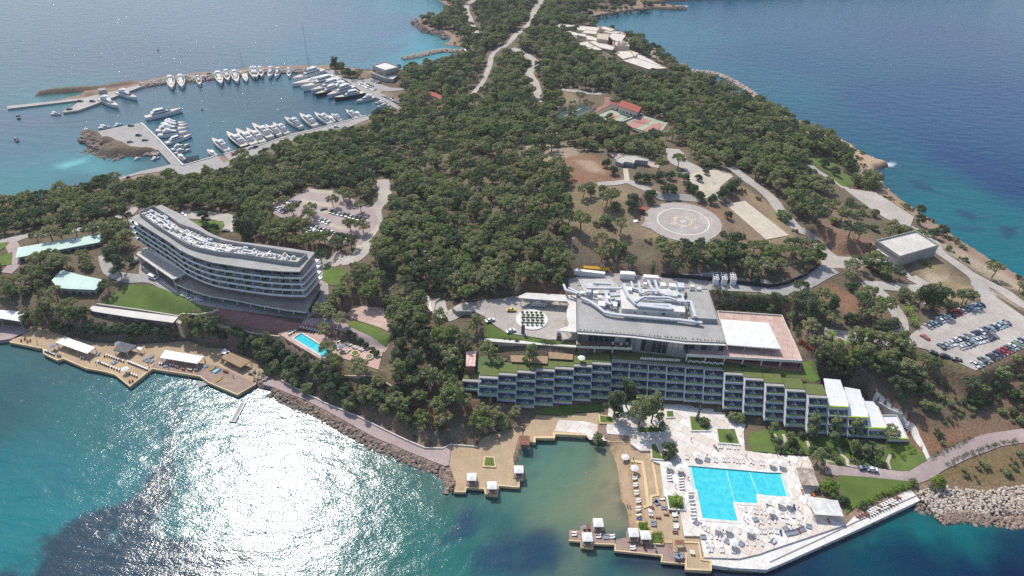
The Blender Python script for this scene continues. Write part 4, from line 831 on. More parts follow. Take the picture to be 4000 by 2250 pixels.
def duct(s, z, w=1.1, h=.9, mat=None, name='duct'):
    q = [Vector((p.x - mo.x, p.y - mo.y, z - 18.6)) for p in WP(Z('B', s), z)]; m_ = MB()
    for a, b in zip(q, q[1:]): m_.bar(a, b + (b - a).normalized() * w * .3, w, h)
    m_.build(name, mat or Zn, mbld)
for s, z, w in (('1095 150, 1110 190, 1130 235, 1185 290, 1430 300, 1440 325, 1200 300', 31.4, 1.6), ('1200 265, 1290 250, 1410 262, 1540 275', 31.6, 1.2), ('1180 275, 1240 240, 1420 245, 1470 262', 32.2, .9),
    ('1220 215, 1270 195, 1330 200, 1400 225, 1480 235', 31.6, 1.0), ('1270 120, 1300 180, 1330 215', 31.4, 1.1), ('1320 120, 1345 200', 31.8, 1.1), ('1205 135, 1215 210', 31.4, 1.1), ('1150 130, 1165 180, 1210 190', 31.4, .9),
    ('830 175, 1070 178, 1105 150', 29.6, 1.2), ('970 200, 975 280, 1000 290', 29.0, 1.4), ('1540 270, 1580 275, 1610 380', 30.2, 1.3), ('1400 215, 1500 220', 31.2, 1.6), ('1390 255, 1510 262, 1540 290', 31.0, 1.6), ('880 140, 1000 145', 29.0, 1.2), ('1000 230, 1080 225', 29, 1.3)): duct(s, z, w)
for s, w in (('790 245, 850 270, 910 310, 960 350, 1030 365, 1100 372, 1500 405, 1655 425', 1.3), ('700 175, 790 220', 1.0), ('665 150, 680 190, 760 215', 1.0)): duct(s, 28.3, w, .9, Zn, 'cable_tray')
random.seed(11)
for i, (x, y) in enumerate(((845, 205), (895, 205), (925, 240), (1030, 280), (1035, 300), (985, 250), (850, 150), (910, 150), (800, 200), (1055, 260), (1380, 150), (1440, 190), (1500, 200), (1475, 160), (1590, 165), (1640, 175), (940, 280), (880, 180), (1020, 200), (1130, 215), (1250, 150), (1340, 235), (1460, 270))):
    p = P(*Z('B', '%d %d' % (x, y))[0], 28.8); m_ = MB(); zb_ = (30.4 if 1090 < x < 1520 and y > 185 else 27.3) - 18.6; s = random.uniform(1.6, 3.2); m_.box(p.x - mo.x, p.y - mo.y, zb_, s, s * random.uniform(.6, 1.2), random.uniform(1.2, 2.4), -.05); m_.build('air_unit', Wb if i % 3 else Zn, mbld)
fa = mpt('766 488, 1155 515, 1535 560, 1828 572', 26.5)
for k, nb, z0, hh in ((0, 10, 3.2, 3.6), (1, 10, .1, 7.2), (2, 7, 3.8, 3.2)): # facade bays under the roof edge; tall middle panes paint the loggia's shade
    a, b = Vector(fa[k]), Vector(fa[k + 1]); u = b - a; rz = math.atan2(u.y, u.x)
    for i in range(nb): p = a + u * ((i + .5) / nb); MB().box(p.x, p.y - .08, z0, u.length / nb * .86, .3, hh, rz).build('window', Gl, mbld)
    m_ = MB(); m_.bar((a.x, a.y - .6, 7.75), (b.x, b.y - .6, 7.75), 1.6, .35); m_.build('eave', W_, mbld)
for i in range(40):
    if i in (7, 8, 18, 30): continue
    t = (i + .5) / 40; x = 775 + t * 1050; y = 480 + t * 86; p = P(*Z('B', '%f %f' % (x, y))[0], 26.9); MB().cyl(p.x - mo.x + random.uniform(-.4, .4), p.y - mo.y + .6, zz, .18, .35, 6, .32).build('shrub', M('dry_shrub', srgb(120, 98, 72), srgb(96, 84, 56), .6), mbld)
def deck_on_columns(name, label, s, z, zb, mat, edge=True):
    w = WP(Z('B', s), z); c = w[0]; e = empty(name, (c.x, c.y, zb), 0, label, 'terrace'); L = [(p.x - c.x, p.y - c.y) for p in w]; H = z - zb
    MB().prism(L, H - .4, H).build('floor', mat, e); n = len(L); rl = MB(); hg = MB()
    for i in range(n):
        a, b = Vector(L[i]), Vector(L[(i + 1) % n])
        if (b - a).length < 2: continue
        rl.bar((*a, H - .1), (*b, H - .1), .3, 1.4)
        k = int((b - a).length / 7)
        for j in range(k + 1):
            p = a + (b - a) * (j / max(k, 1)); p = p * .985; MB().box(p.x, p.y, -.3, .45, .45, H - .1).build('column', W_, e)
    rl.build('parapet', W_, e)
    a, b = Vector(L[1]), Vector(L[2]); random.seed(4)
    for i in range(60): p = a.lerp(b, random.random()); hg.box(p.x, p.y + .2, H + .5, random.uniform(.6, 1.4), .5, random.uniform(.2, .45), random.random(), .7)
    hg.build('planter', Hdg, e); return e
deck_on_columns('upper_terrace', 'pink paved upper terrace carrying the white marquee', '1830 575, 1545 600, 1550 655, 2376 702, 2342 618, 2232 376, 1770 345', 22.0, 18.6, Mtile('pink_slabs', (0, 0, 0), (0, 0, 0), 1, (0, 0, 0)))
deck_on_columns('restaurant_balcony', 'narrow red paved balcony with white tables below the grey roof', '762 520, 760 595, 1155 608, 1155 540', 21.4, 18.6, mm('redpave'))
canopy('marquee', 'big white peaked marquee on the pink upper terrace', 'marquee', Z('B', '1840 582, 2228 612, 2140 426, 1793 400'), 25.0, 22, Wb, rise=.9, peaks=(4, 2))
canopy('entrance_canopy', 'curving grey entrance canopy on thin white columns beside the driveway', 'canopy', Z('B', '342 232, 400 208, 755 228, 758 492, 625 482, 640 466, 690 452, 704 430, 684 380, 690 330, 704 290, 690 270, 640 268, 345 245'), 25.2, 21, W_, post=.18, th=.5)
w = WP(Z('B', '437 402')[:1], 21.1)[0]; e = empty('planted_roundabout', (w.x, w.y, 21), 0, 'round white gravel island full of clipped olive bushes in the driveway', 'roundabout')
MB().cyl(0, 0, 0, 7.4, .3, 40).build('kerb', W_, e); MB().cyl(0, 0, .3, 7.1, .04, 40).build('gravel', mm('white'), e)
olv = M('olive_leaves', srgb(98, 110, 84), srgb(76, 88, 62), 1.2, fine=5, rough=1)
for j in range(5):
    for i in range(5):
        x, y = -4.3 + i * 2.1 + (j % 2) * .6, -3.8 + j * 1.9
        if x * x + y * y < 36: MB().cyl(x, y, .3, .12, .7, 6).cyl(x, y, .8, .4, .5, 8, .78).cyl(x, y, 1.3, .78, .5, 8, .3).build('olive_bush', olv, e)
building('annex', 'low white wall block with small windows below the driveway lawn', 'building', Z('B', '95 557, 760 602, 758 585, 100 540'), 20.2, 16.2, Bg, W_, .0, 3.2)
building('play_house', 'little kiosk with red and white checked roof by the putting green', 'kiosk', Z('H', '150 -10, 222 -10, 214 104, 145 104'), 18.6, 15.6, Wd, Mtile('checked_roof', srgb(214, 150, 140), srgb(236, 226, 218), 1.0, srgb(220, 190, 180)), 0)
for i, s in enumerate(('498 15, 800 22, 795 82, 505 66', '802 -15, 1000 8, 998 52, 808 40')): canopy('reed_pergola', ('long reed-roofed pergola right of the putting green', 'short reed-roofed pergola left of the round white tables')[i], 'pergola', Z('H', s), 18.4, 15.8, Th, post=.2)
g_ = WP(Z('H', '215 40, 300 8, 450 2, 482 40, 380 118, 235 150'), 15.9); tag(slab_mesh('putting_green', g_, 15.9, 1.2, M('putting_turf', srgb(104, 124, 80), srgb(92, 112, 70), .2)), 'small grey-green putting green above the left terraces', 'putting green')
# service building on the east ridge
e = building('depot', 'pale windowless depot with wide concrete roof near the east shore road', 'building', T(3, 1, '1085 985, 1480 890, 1712 1032, 1322 1145'), 23.5, 17, Gy, M('depot_roof', srgb(214, 208, 198), srgb(190, 185, 176), .1), .9)
canopy('loading_canopy', 'small white flat canopy at the depot door', 'canopy', T(3, 1, '1092 1062, 1130 1046, 1252 1124, 1208 1134'), 20.5, 17.2, Wb)
# west beach
canopy('beach_marquee', 'left white flat-topped marquee with tied curtains on the tan deck', 'marquee', T(0, 2, '556 548, 650 490, 958 598, 876 662'), 4.6, 1.6, Wb, group='white beach marquees', th=.35, sides=True)
canopy('beach_marquee', 'right white flat-topped marquee beside the bean bags on the wooden deck', 'marquee', T(0, 2, '1608 702, 1662 626, 2052 690, 1984 762'), 4.6, 1.6, Wb, group='white beach marquees', th=.35, sides=True)
canopy('wedding_marquee', 'white arched marquee cut by the left edge among trees', 'marquee', T(0, 2, '-260 225, 0 222, 248 240, 206 338, 0 305, -260 300'), 7.5, 3.5, Wb, th=.4)
canopy('beach_bar', 'dark grey roofed beach bar between the two white marquees', 'bar', T(0, 2, '1140 622, 1222 540, 1374 582, 1276 656'), 4.4, 1.6, M('dark_shingle', srgb(112, 112, 114), srgb(92, 92, 95), .5), post=.25, th=.5)
canopy('thatched_bar', 'tan reed-roofed bar at the right end of the west deck', 'bar', T(0, 2, '2224 704, 2292 640, 2528 738, 2420 802'), 4.4, 1.6, Th, post=.25, th=.4)
canopy('kiosk', 'tiny white-topped kiosk right of the dark roofed bar', 'kiosk', T(0, 2, '1374 612, 1386 592, 1440 600, 1412 628'), 4.0, 1.6, Wb); canopy('kiosk', 'small white canopy behind the tan reed-roofed bar', 'kiosk', T(0, 2, '2214 656, 2258 610, 2312 642, 2290 668'), 4.4, 1.6, Wb)
building('lawn_pavilion', 'long white-roofed pavilion built into the bank below the big lawn', 'building', T(0, 2, '898 218, 935 186, 1790 298, 1742 352, 1330 300, 940 238'), 10.8, 7.5, M('brown_render', srgb(120, 96, 82), srgb(104, 84, 72), .4), W_, 0, 3)
canopy('lawn_awning', 'row of cream awnings over the terrace below the big lawn', 'awning', T(0, 2, '1325 296, 1350 270, 1790 320, 1726 360'), 10.2, 7.2, M('cream_canvas', srgb(226, 208, 180), srgb(210, 192, 166), .3), th=.15)
building('lawn_tower', 'short beige stair tower at the right end of the lawn pavilion', 'tower', T(0, 2, '1775 350, 1830 290, 1870 310, 1815 368'), 12, 6, Bg, Bg, .2)
building('pavilion', 'long low pavilion with pale mint roof among pines at the left', 'building', T(0, 1, '176 1140, 196 1052, 1000 910, 1006 984'), 14.8, 11, Gy, Mt, 0, 3.5, group='pavilions with mint roofs', over=.6)
building('pavilion', 'square pavilion with stepped mint roof left of the big lawn', 'building', T(0, 1, '540 1372, 625 1284, 830 1338, 1016 1376, 1024 1400, 950 1462, 690 1452, 590 1440'), 14.5, 10, Gy, Mt, 0, 3, group='pavilions with mint roofs', over=.6)
# marina
building('yacht_club', 'grey flat-roofed yacht club with white skylights above the marina', 'building', T(1, 0, '1175 668, 1300 630, 1442 682, 1298 716'), 10.0, 1.6, Gy, W_, .8, 4)
building('club_annex', 'low white annex in front of the yacht club', 'building', T(1, 0, '1160 735, 1210 722, 1300 760, 1430 760, 1380 800, 1300 790'), 5, 1.5, Gy, W_, .3)
building('harbour_house', 'long white house with red tile roof behind the marina', 'building', T(1, 0, '1722 940, 1765 922, 1875 972, 1868 1004'), 11, 6.5, W_, Tile, 0, 2.4, over=.4)
building('harbour_hut', 'small grey hut on the outer breakwater', 'hut', T(0, 0, '982 895, 1055 885, 1070 905, 995 915'), 4.2, 1.3, Gy, Gy, .2)
building('tennis_clubhouse', 'red tile roofed clubhouse behind the tennis courts', 'building', Z('G', '772 1025, 815 968, 1022 1045, 984 1096'), 26, 21, W_, Tile, 0, 3, over=.6)
building('tennis_shed', 'small red roofed shed left of the tennis clubhouse', 'shed', Z('G', '678 1005, 712 978, 760 1000, 740 1018'), 24.5, 21, W_, Tile, 0)
building('hilltop_ruin', 'angular roofless-looking concrete house by the excavated ground', 'house', T(2, 1, '1042 180, 1060 150, 1140 118, 1240 125, 1370 160, 1368 178, 1240 168, 1225 200, 1135 185, 1110 205'), 36.5, 32, Gy, M('concrete_top', srgb(198, 190, 178), srgb(170, 164, 154), .3), .3, 3)
sheet('pavement', T(2, 1, '965 95, 1110 90, 1360 140, 1480 190, 1490 245, 1400 230, 1250 180, 1130 130, 1050 160'), 33.5, M('faded_pink_slab', srgb(200, 180, 168), srgb(184, 164, 154), .2)) 
for i, (s, lab) in enumerate((('645 425, 665 405, 732 425, 712 448', 'small red roofed shed at the edge of the excavated earth'), ('1292 650, 1300 632, 1345 645, 1340 665', 'small red roofed shed left of the helipad'))): building('shed', lab, 'shed', T(2, 1, s), 34 - i * .5, 31.4, Wd, Tile, 0, over=.3)
building('hut', 'tiny white topped hut among shrubs left of the helipad', 'hut', T(2, 1, '1222 770, 1262 768, 1264 785, 1224 788'), 31.5, 28.8, Wd, Wb, 0)
# villas on the north-east point
VB = [('60 150, 120 102, 560 142, 520 190, 320 170, 200 140', 14.5, 'long white terrace block with the blue pool on the point'), ('300 230, 320 205, 400 215, 395 245', 17.5, 'small square raised block left of the tall villa cube'), ('350 200, 400 165, 530 185, 515 218', 16.5, 'white roof behind the small raised block'),
 ('528 270, 532 205, 662 215, 650 285', 19.5, 'tall villa cube with three small windows'), ('655 240, 700 200, 858 225, 795 310, 720 290', 17, 'large square white roof at the seaward corner of the villa'), ('560 150, 600 126, 725 160, 690 185', 16, 'narrow sloping roof nearest the sea'), ('640 170, 800 200, 720 215, 600 190', 15.6, 'sloping white roof beside the seaward corner'),
 ('300 320, 420 295, 500 350, 440 370, 350 345', 15.5, 'low white roof above the villa forecourt'), ('430 300, 500 290, 730 360, 700 400, 560 370', 16.5, 'long striped white roof in the middle of the villa'), ('400 380, 500 350, 600 385, 560 400', 15.8, 'flat white roof above the oval drive'),
 ('695 415, 905 405, 965 465, 820 500', 16.5, 'broad white roof between the domed chapel and the long wing'), ('900 400, 990 430, 960 470', 17.5, 'triangular brown-walled block by the chapel'), ('812 515, 960 480, 1330 605, 1110 615', 16, 'longest white roofed wing at the near end of the villa'), ('260 260, 420 225, 640 300, 520 290, 330 270', 14.8, 'pale terrace roof in front of the tall villa cube')]
for s, z, lab in VB: building('villa', lab, 'villa', Z('G', s), z, 10.5, Bg, M('villa_roof', srgb(222, 212, 198), srgb(204, 192, 176), .2) if z != 19.5 else Bg, .35, 5, group='villa blocks on the north-east point')
w = P(*Z('G', '795 370')[0], 14); e = empty('domed_chapel', (w.x, w.y, 12), 0, 'white chapel with low dome and three chimneys', 'chapel'); MB().box(0, 0, 0, 15, 12, 6).build('wall', Bg, e)
d_ = MB()
for k in range(4): d_.cyl(1, 0, 6 + k * .8, 5 * math.cos(k * .37), .8, 16, 5 * math.cos((k + 1) * .37))
d_.build('dome', Bg, e)
for x, y in ((-7, -3), (-3, -5.5), (7, 0)): MB().box(x, y, 0, 1.2, 1.2, 10.5).build('chimney', Bg, e)
# service containers and cooling towers behind the main building
for i, (s, z, lab) in enumerate((('740 50, 960 75, 962 62, 745 38', 27, 'long pale container wall behind the main building'), ('1075 55, 1172 60, 1180 80, 1072 75', 27.6, 'white box container left of the roof fans'), ('1242 80, 1340 88, 1352 104, 1240 98', 27.6, 'white box container behind the ducts'))):
    building('container', lab, 'container', Z('B', s), z, 24.3, Wb, Wb, 0)
for i, x in enumerate((1755, 1815, 1880)):
    w = P(*Z('B', '%d 115' % x)[0], 26); e = empty('cooling_tower', (w.x, w.y, 25), -.1, '%s of the three white cooling towers beside the service road' % ('leftmost', 'middle', 'rightmost')[i], 'cooling tower', 'white cooling towers')
    MB().box(0, 0, -1, 2.5, 5.5, 4.2).build('casing', Wb, e)
    for a in (-1, 1):
        for b in (-1.8, 0, 1.8): MB().cyl(a * .6, b, 3.2, .5, .12, 12).build('fan', Dk, e)
w = P(*Z('B', '905 18')[0], 28); e = empty('pipe_rack', (w.x, w.y, 26.3), -.08, 'yellow pipe bundle lying behind the container wall', 'pipes'); MB().box(0, 0, 0, 13, .8, .5).box(0, 1, 0, 13, .8, .5).build('pipes', M('yellow_plastic', srgb(222, 170, 50), srgb(200, 150, 40), .6), e)
# ================================================================ PLANTS
def leafmat(name, a, b, c):
    m, t, bs = nodes(name); oi = t.nodes.new('ShaderNodeObjectInfo'); n = noise(t, .7, 3, .6)
    col = mix(t, ramp(t, n.outputs[0], .35, .65).outputs[0], a, b); col = mix(t, oi.outputs['Random'], col, c)
    f = ramp(t, noise(t, 3.5, 2, .6).outputs[0], .3, .7, (.7, .7, .7, 1), (1.25, 1.25, 1.2, 1)); col = mix(t, 1, col, f.outputs[0], 'MULTIPLY')
    t.links.new(col, bs.inputs['Base Color']); bs.inputs['Roughness'].default_value = .9; bs.inputs['Specular IOR Level'].default_value = .15
    tr = t.nodes.new('ShaderNodeBsdfTranslucent'); t.links.new(col, tr.inputs[0]); mx = t.nodes.new('ShaderNodeMixShader'); mx.inputs[0].default_value = .25; t.links.new(bs.outputs[0], mx.inputs[1]); t.links.new(tr.outputs[0], mx.inputs[2]); t.links.new(mx.outputs[0], t.nodes['Material Output'].inputs[0]); return m
L_pine = leafmat('pine_needles', srgb(150, 160, 100), srgb(118, 136, 84), srgb(166, 164, 122))
L_dark = leafmat('dark_leaves', srgb(104, 120, 84), srgb(86, 106, 74), srgb(120, 130, 98))
L_olive = leafmat('grey_green_leaves', srgb(156, 164, 118), srgb(132, 144, 102), srgb(148, 158, 108))
L_scrub = leafmat('dry_scrub', srgb(150, 138, 108), srgb(122, 120, 88), srgb(156, 138, 110))
L_lime = leafmat('fresh_leaves', srgb(144, 168, 76), srgb(118, 146, 66), srgb(136, 158, 76))
Bark = M('bark', srgb(112, 90, 74), srgb(90, 72, 60), 2.0)
def puff_mesh(name, puffs, n, size, mat, seed, flat=.8):
    rs = np.random.RandomState(abs(int(seed))); V = []; 
    for (x, y, z, r) in puffs:
        k = int(n * (r ** 1.6)); d = rs.normal(size=(k, 3)); d /= np.linalg.norm(d, axis=1)[:, None]; d[:, 2] = np.where(d[:, 2] < -.35, -d[:, 2], d[:, 2])
        rr = r * rs.uniform(.72, 1.08, k)[:, None]; c = np.array([x, y, z]) + d * rr * np.array([1, 1, flat]); nn = d + rs.normal(size=(k, 3)) * .55; nn /= np.linalg.norm(nn, axis=1)[:, None]
        t1 = np.cross(nn, rs.normal(size=(k, 3))); t1 /= np.linalg.norm(t1, axis=1)[:, None]; t2 = np.cross(nn, t1); s = size * rs.uniform(.6, 1.3, k)[:, None]
        V.append(np.stack([c - t1 * s, c - t2 * s * .7, c + t1 * s, c + t2 * s * .7], 1))
    V = np.concatenate(V).reshape(-1, 3).astype(np.float32); me = bpy.data.meshes.new(name); mesh_np(me, V, np.arange(len(V)).reshape(-1, 4)); me.materials.append(mat); return me
def crown(kind, seed):
    r = random.Random(seed); P_ = []
    if kind == 'pine':      # flattened, broken dome of clumps
        R_ = r.uniform(3.3, 4.2); h = r.uniform(5.0, 6.6)
        for i in range(r.randint(20, 27)):
            a = r.random() * 6.283; q = R_ * math.sqrt(r.random()); P_.append((q * math.cos(a), q * math.sin(a), h + 1.7 * (1 - (q / R_) ** 2) + r.uniform(-.9, .5), r.uniform(.75, 1.35)))
        hh = h
    elif kind == 'round':
        R_ = r.uniform(2.6, 3.3); hh = 1.4
        for i in range(24):
            a = r.random() * 6.283; u = r.random(); q = R_ * math.sqrt(1 - u * u) * r.uniform(.6, .95); P_.append((q * math.cos(a), q * math.sin(a), 1.3 + u * R_ * 1.15, r.uniform(.8, 1.3)))
    elif kind == 'tall':    # tall irregular broadleaf or old pine
        R_ = r.uniform(3.0, 3.8); hh = 5
        for i in range(30):
            u = r.random(); a = r.random() * 6.283; q = R_ * (1 - .55 * u) * math.sqrt(r.random()); P_.append((q * math.cos(a), q * math.sin(a), 3.2 + u * 7.5, r.uniform(.7, 1.25)))
    elif kind == 'cypress':
        hh = 1
        for i in range(16): u = i / 15; P_.append((r.uniform(-.15, .15), r.uniform(-.15, .15), .8 + u * 8.5, .85 * (1 - .75 * u) + .1))
    elif kind == 'shrub':
        hh = .2
        for i in range(7): a = r.random() * 6.283; q = r.uniform(.2, 1.1); P_.append((q * math.cos(a), q * math.sin(a), .55 + r.uniform(0, .5), r.uniform(.5, .85)))
    return P_, hh
def trunk_mb(P_, hh, kind, seed):
    r = random.Random(seed); m_ = MB(); lx, ly = r.uniform(-.5, .5), r.uniform(-.5, .5)
    if kind in ('cypress', 'shrub'): return m_.cyl(0, 0, -.3, .14, 1.4, 5, .1)
    m_.cyl(0, 0, -.6, .32, hh * .6 + .6, 6, .2, lx, ly); top = Vector((lx, ly, hh * .6))
    for p in P_[::4]: m_.bar(top, (p[0] * .8, p[1] * .8, p[2] - .3), .14)
    return m_
PROTO = []   # (kind word, tone word, crown mesh, trunk mesh)
spec = [('pine', L_pine, 'green'), ('pine', L_pine, 'green'), ('pine', L_pine, 'green'), ('pine', L_dark, 'dark green'), ('pine', L_dark, 'dark green'), ('tall', L_pine, 'green'), ('tall', L_dark, 'dark green'), ('round', L_dark, 'dark green'), ('round', L_olive, 'grey-green'), ('tall', L_olive, 'grey-green'), ('cypress', L_dark, 'dark green'), ('shrub', L_scrub, 'brownish'), ('shrub', L_dark, 'dark green'), ('shrub', L_olive, 'grey-green'), ('round', L_lime, 'fresh green')]
for i, (kd, mt, tone) in enumerate(spec):
    P_, hh = crown(kd, 100 + i); cm = puff_mesh('crown', P_, 62 if kd != 'shrub' else 60, .34 if kd not in ('shrub', 'cypress') else .24, mt, i)
    tb = trunk_mb(P_, hh, kd, i); tm = bpy.data.meshes.new('trunk'); tm.from_pydata(tb.v, [], tb.f); tm.materials.append(Bark); PROTO.append((kd, tone, cm, tm))
# where plants may not stand
mask = np.zeros(GX.shape, bool)
for name, w, z, depth, mk, holes, rim in slabs: mask |= in_poly(w, GX, GY) | (seg_dist(w, GX, GY) < 1.0)
for w in drapes: mask |= in_poly(w, GX, GY)
for w in FOOT: mask |= in_poly(w, GX, GY) | (seg_dist(w, GX, GY) < 1.8)
for line, hw in road_lines: mask |= seg_dist([(p[0], p[1]) for p in line[::3] + [line[-1]]], GX, GY, False) < hw + .8
mask |= (GX - HC.x) ** 2 + (GY - HC.y) ** 2 < (HR + 1.5) ** 2
for pa, wd_, rz, nr, zt in bays: mask |= (np.abs(GX - pa.x - wd_ / 2) < wd_ / 2 + .5) & (GY > pa.y - 9) & (GY < pa.y + 7)
mask |= in_poly([(p.x, p.y) for p in WP(Z('A', '40 300, 85 262, 430 115, 950 415, 1400 545, 2240 690, 2280 910, 2150 1240, 2060 1400, 900 1240, 600 1015, 165 680'), 20)], GX, GY)
mask |= in_poly(WP(T(2, 3, '-20 0, 1200 0, 2569 700, 2569 1448, 500 1448'), 2), GX, GY)
def msk(x, y):
    j = int(round((y - Y0) / ST)); i = int(round((x - X0) / ST)); return mask[min(max(j, 0), n_y - 1), min(max(i, 0), n_x - 1)]
insidem = inside; distm = dist
# (outline, share of trees, kinds)
zones = [(T(2, 1, '230 110, 520 60, 900 110, 1500 180, 1540 200, 1100 380, 860 400, 640 400, 380 280'), .02, 'S'), (Z('C', '450 -60, 1700 0, 2330 560, 2400 760, 1900 800, 1450 760, 900 760, 560 640, 560 200'), .16, 'S'),
 (T(2, 1, '600 560, 1280 600, 1300 900, 1000 1150, 600 1180, 400 800'), .3, 'S'), (T(2, 1, '420 520, 1300 440, 1330 700, 1300 900, 1600 1150, 1560 1200, 600 1200, 330 1000, 240 760'), .3, 'PS'), (Z('G', '700 1230, 900 1330, 1150 1400, 1340 1240, 1400 1330, 1200 1449, 880 1449'), .04, 'S'), (Z('G', '0 1180, 180 1240, 500 1110, 540 1160, 200 1320, 0 1280'), .1, 'S'), (T(1, 1, '1500 100, 2576 0, 2576 600, 1900 700, 1600 400'), .54, 'P'), (T(2, 1, '0 0, 560 0, 250 120, 0 200'), .3, 'PS'),
 (T(3, 1, '480 500, 760 480, 1200 900, 1080 1140, 640 1150, 330 800'), .30, 'PRS'), (T(3, 1, '0 560, 220 920, 0 1000'), .06, 'S'), (T(3, 1, '1450 1120, 1800 1150, 2300 1448, 1600 1448'), .03, 'S'), (T(3, 1, '900 470, 1500 640, 2576 1340, 2900 1500, 2576 1500, 1700 1050, 1450 740'), .05, 'S'),
 (T(3, 2, '1650 0, 2150 0, 2150 120, 1800 180'), .0, 'S'), (T(3, 2, '2200 0, 2576 120, 2576 300, 2230 50'), .02, 'S'), (T(3, 2, '280 0, 800 0, 1100 250, 700 330, 480 100'), .25, 'PR'), (T(3, 2, '1380 560, 2100 840, 1850 900, 1700 830, 1380 720'), .0, 'S'),
 (T(3, 2, '1350 850, 2200 850, 2576 640, 2700 900, 2576 1300, 2200 1100, 1300 1050'), .75, 'RS'), (T(3, 2, '1250 1060, 2576 1120, 2576 1400, 1600 1380'), 1.3, 'RS'), (T(3, 2, '1350 1300, 1800 1360, 2576 1380, 2576 1448, 1500 1448'), .15, 'S'),
 (T(3, 3, '1400 0, 2300 0, 2200 80, 1650 290'), .12, 'S'), (T(3, 3, '1500 470, 1750 340, 2250 120, 2576 60, 2800 60, 2700 560, 1500 560'), .45, 'S'), (T(3, 3, '1500 560, 2700 520, 2700 900, 1500 900'), .0, 'S'),
 (T(1, 2, '820 690, 1250 820, 1350 640, 1400 900, 900 880'), .03, 'S'), (T(1, 2, '0 380, 350 420, 250 500, 0 450'), .0, 'S'), (T(1, 2, '50 600, 240 520, 640 780, 900 900, 1000 1150, 1400 1300, 1300 1440, 700 1180, 200 900'), .95, 'RS'), (T(1, 2, '950 920, 1350 960, 1650 1100, 1900 1250, 1900 1448, 1350 1448, 950 1150'), .75, 'PRS'), (T(1, 2, '1640 1100, 2050 1150, 2450 1300, 2430 1448, 1900 1400'), .3, 'PR'),
 (T(1, 0, '820 660, 1560 690, 1400 800, 900 770'), .04, 'R'), (T(2, 0, '480 930, 660 950, 640 1040, 430 1090'), .05, 'S'), (T(1, 0, '2080 380, 1960 470, 1880 440, 1950 380'), .0, 'S'), (T(2, 0, '700 100, 1500 -30, 1700 80, 1200 110, 780 220, 620 200'), .25, 'RS'), (T(2, 0, '1330 460, 1500 540, 1560 620, 1400 600'), .15, 'R'),
 (T(0, 2, '0 240, 250 350, 700 480, 1140 560, 1400 580, 2040 600, 2040 480, 1500 380, 900 260, 500 150'), .7, 'PRS'), (T(1, 1, '880 1200, 1500 1300, 1790 1448, 900 1448'), .8, 'T'), (T(2, 2, '0 760, 240 790, 0 860'), .2, 'S'), (T(2, 2, '560 700, 660 700, 640 760, 400 760'), .1, 'S')]
zones += [(T(3, 1, '640 -40, 850 10, 930 80, 1190 160, 1060 280, 1010 290, 860 200, 740 60'), .02, 'S'), (T(3, 0, '560 1310, 720 1380, 840 1448, 700 1448, 560 1350'), .1, 'S'), (Z('J', '530 190, 690 190, 760 270, 850 270, 870 370, 1040 330, 1160 480, 1240 700, 560 440'), 0, 'S'), (T(1, 0, '0 600, 760 640, 760 700, 0 710'), 0, 'S'), (T(0, 0, '300 1000, 1500 760, 2576 640, 2576 720, 1600 830, 1000 960, 700 1100'), 0, 'S'), (T(0, 1, '1380 290, 1720 195, 1760 230, 1400 310'), .0, 'S')]
zones = [([G(a, b) for a, b in z], s, k) for z, s, k in zones]
zmap = np.full(GX.shape, .84); kmap = np.zeros(GX.shape, int); kinds = ['P', 'S', 'RS', 'PRS', 'PR', 'R', 'PS', 'T']
for z, s, k in zones: ins = in_poly(z, GX, GY); zmap[ins] = s; kmap[ins] = kinds.index(k)
zmap[(GX > 120) & (GY > 280) & (GY < 560) & (dist < 14)] = .22
pick = {'P': [0, 0, 1, 1, 2, 2, 3, 4, 3, 5, 8, 0], 'S': [11, 12, 13, 11, 12], 'RS': [7, 12, 8, 8, 13, 7], 'PRS': [0, 1, 3, 7, 12, 11, 2, 8], 'PR': [0, 1, 2, 3, 5, 7, 8], 'R': [7, 8, 9], 'PS': [0, 2, 11, 12, 3, 13, 8], 'T': [5, 6, 0, 3, 5, 4]}
random.seed(21); trees = []
y = 75.0
def visible(p, m_=40):
    u, v = PIX(p); return -m_ < u < 2576 + m_ and -m_ - 30 < v < 1449 + m_ + 30
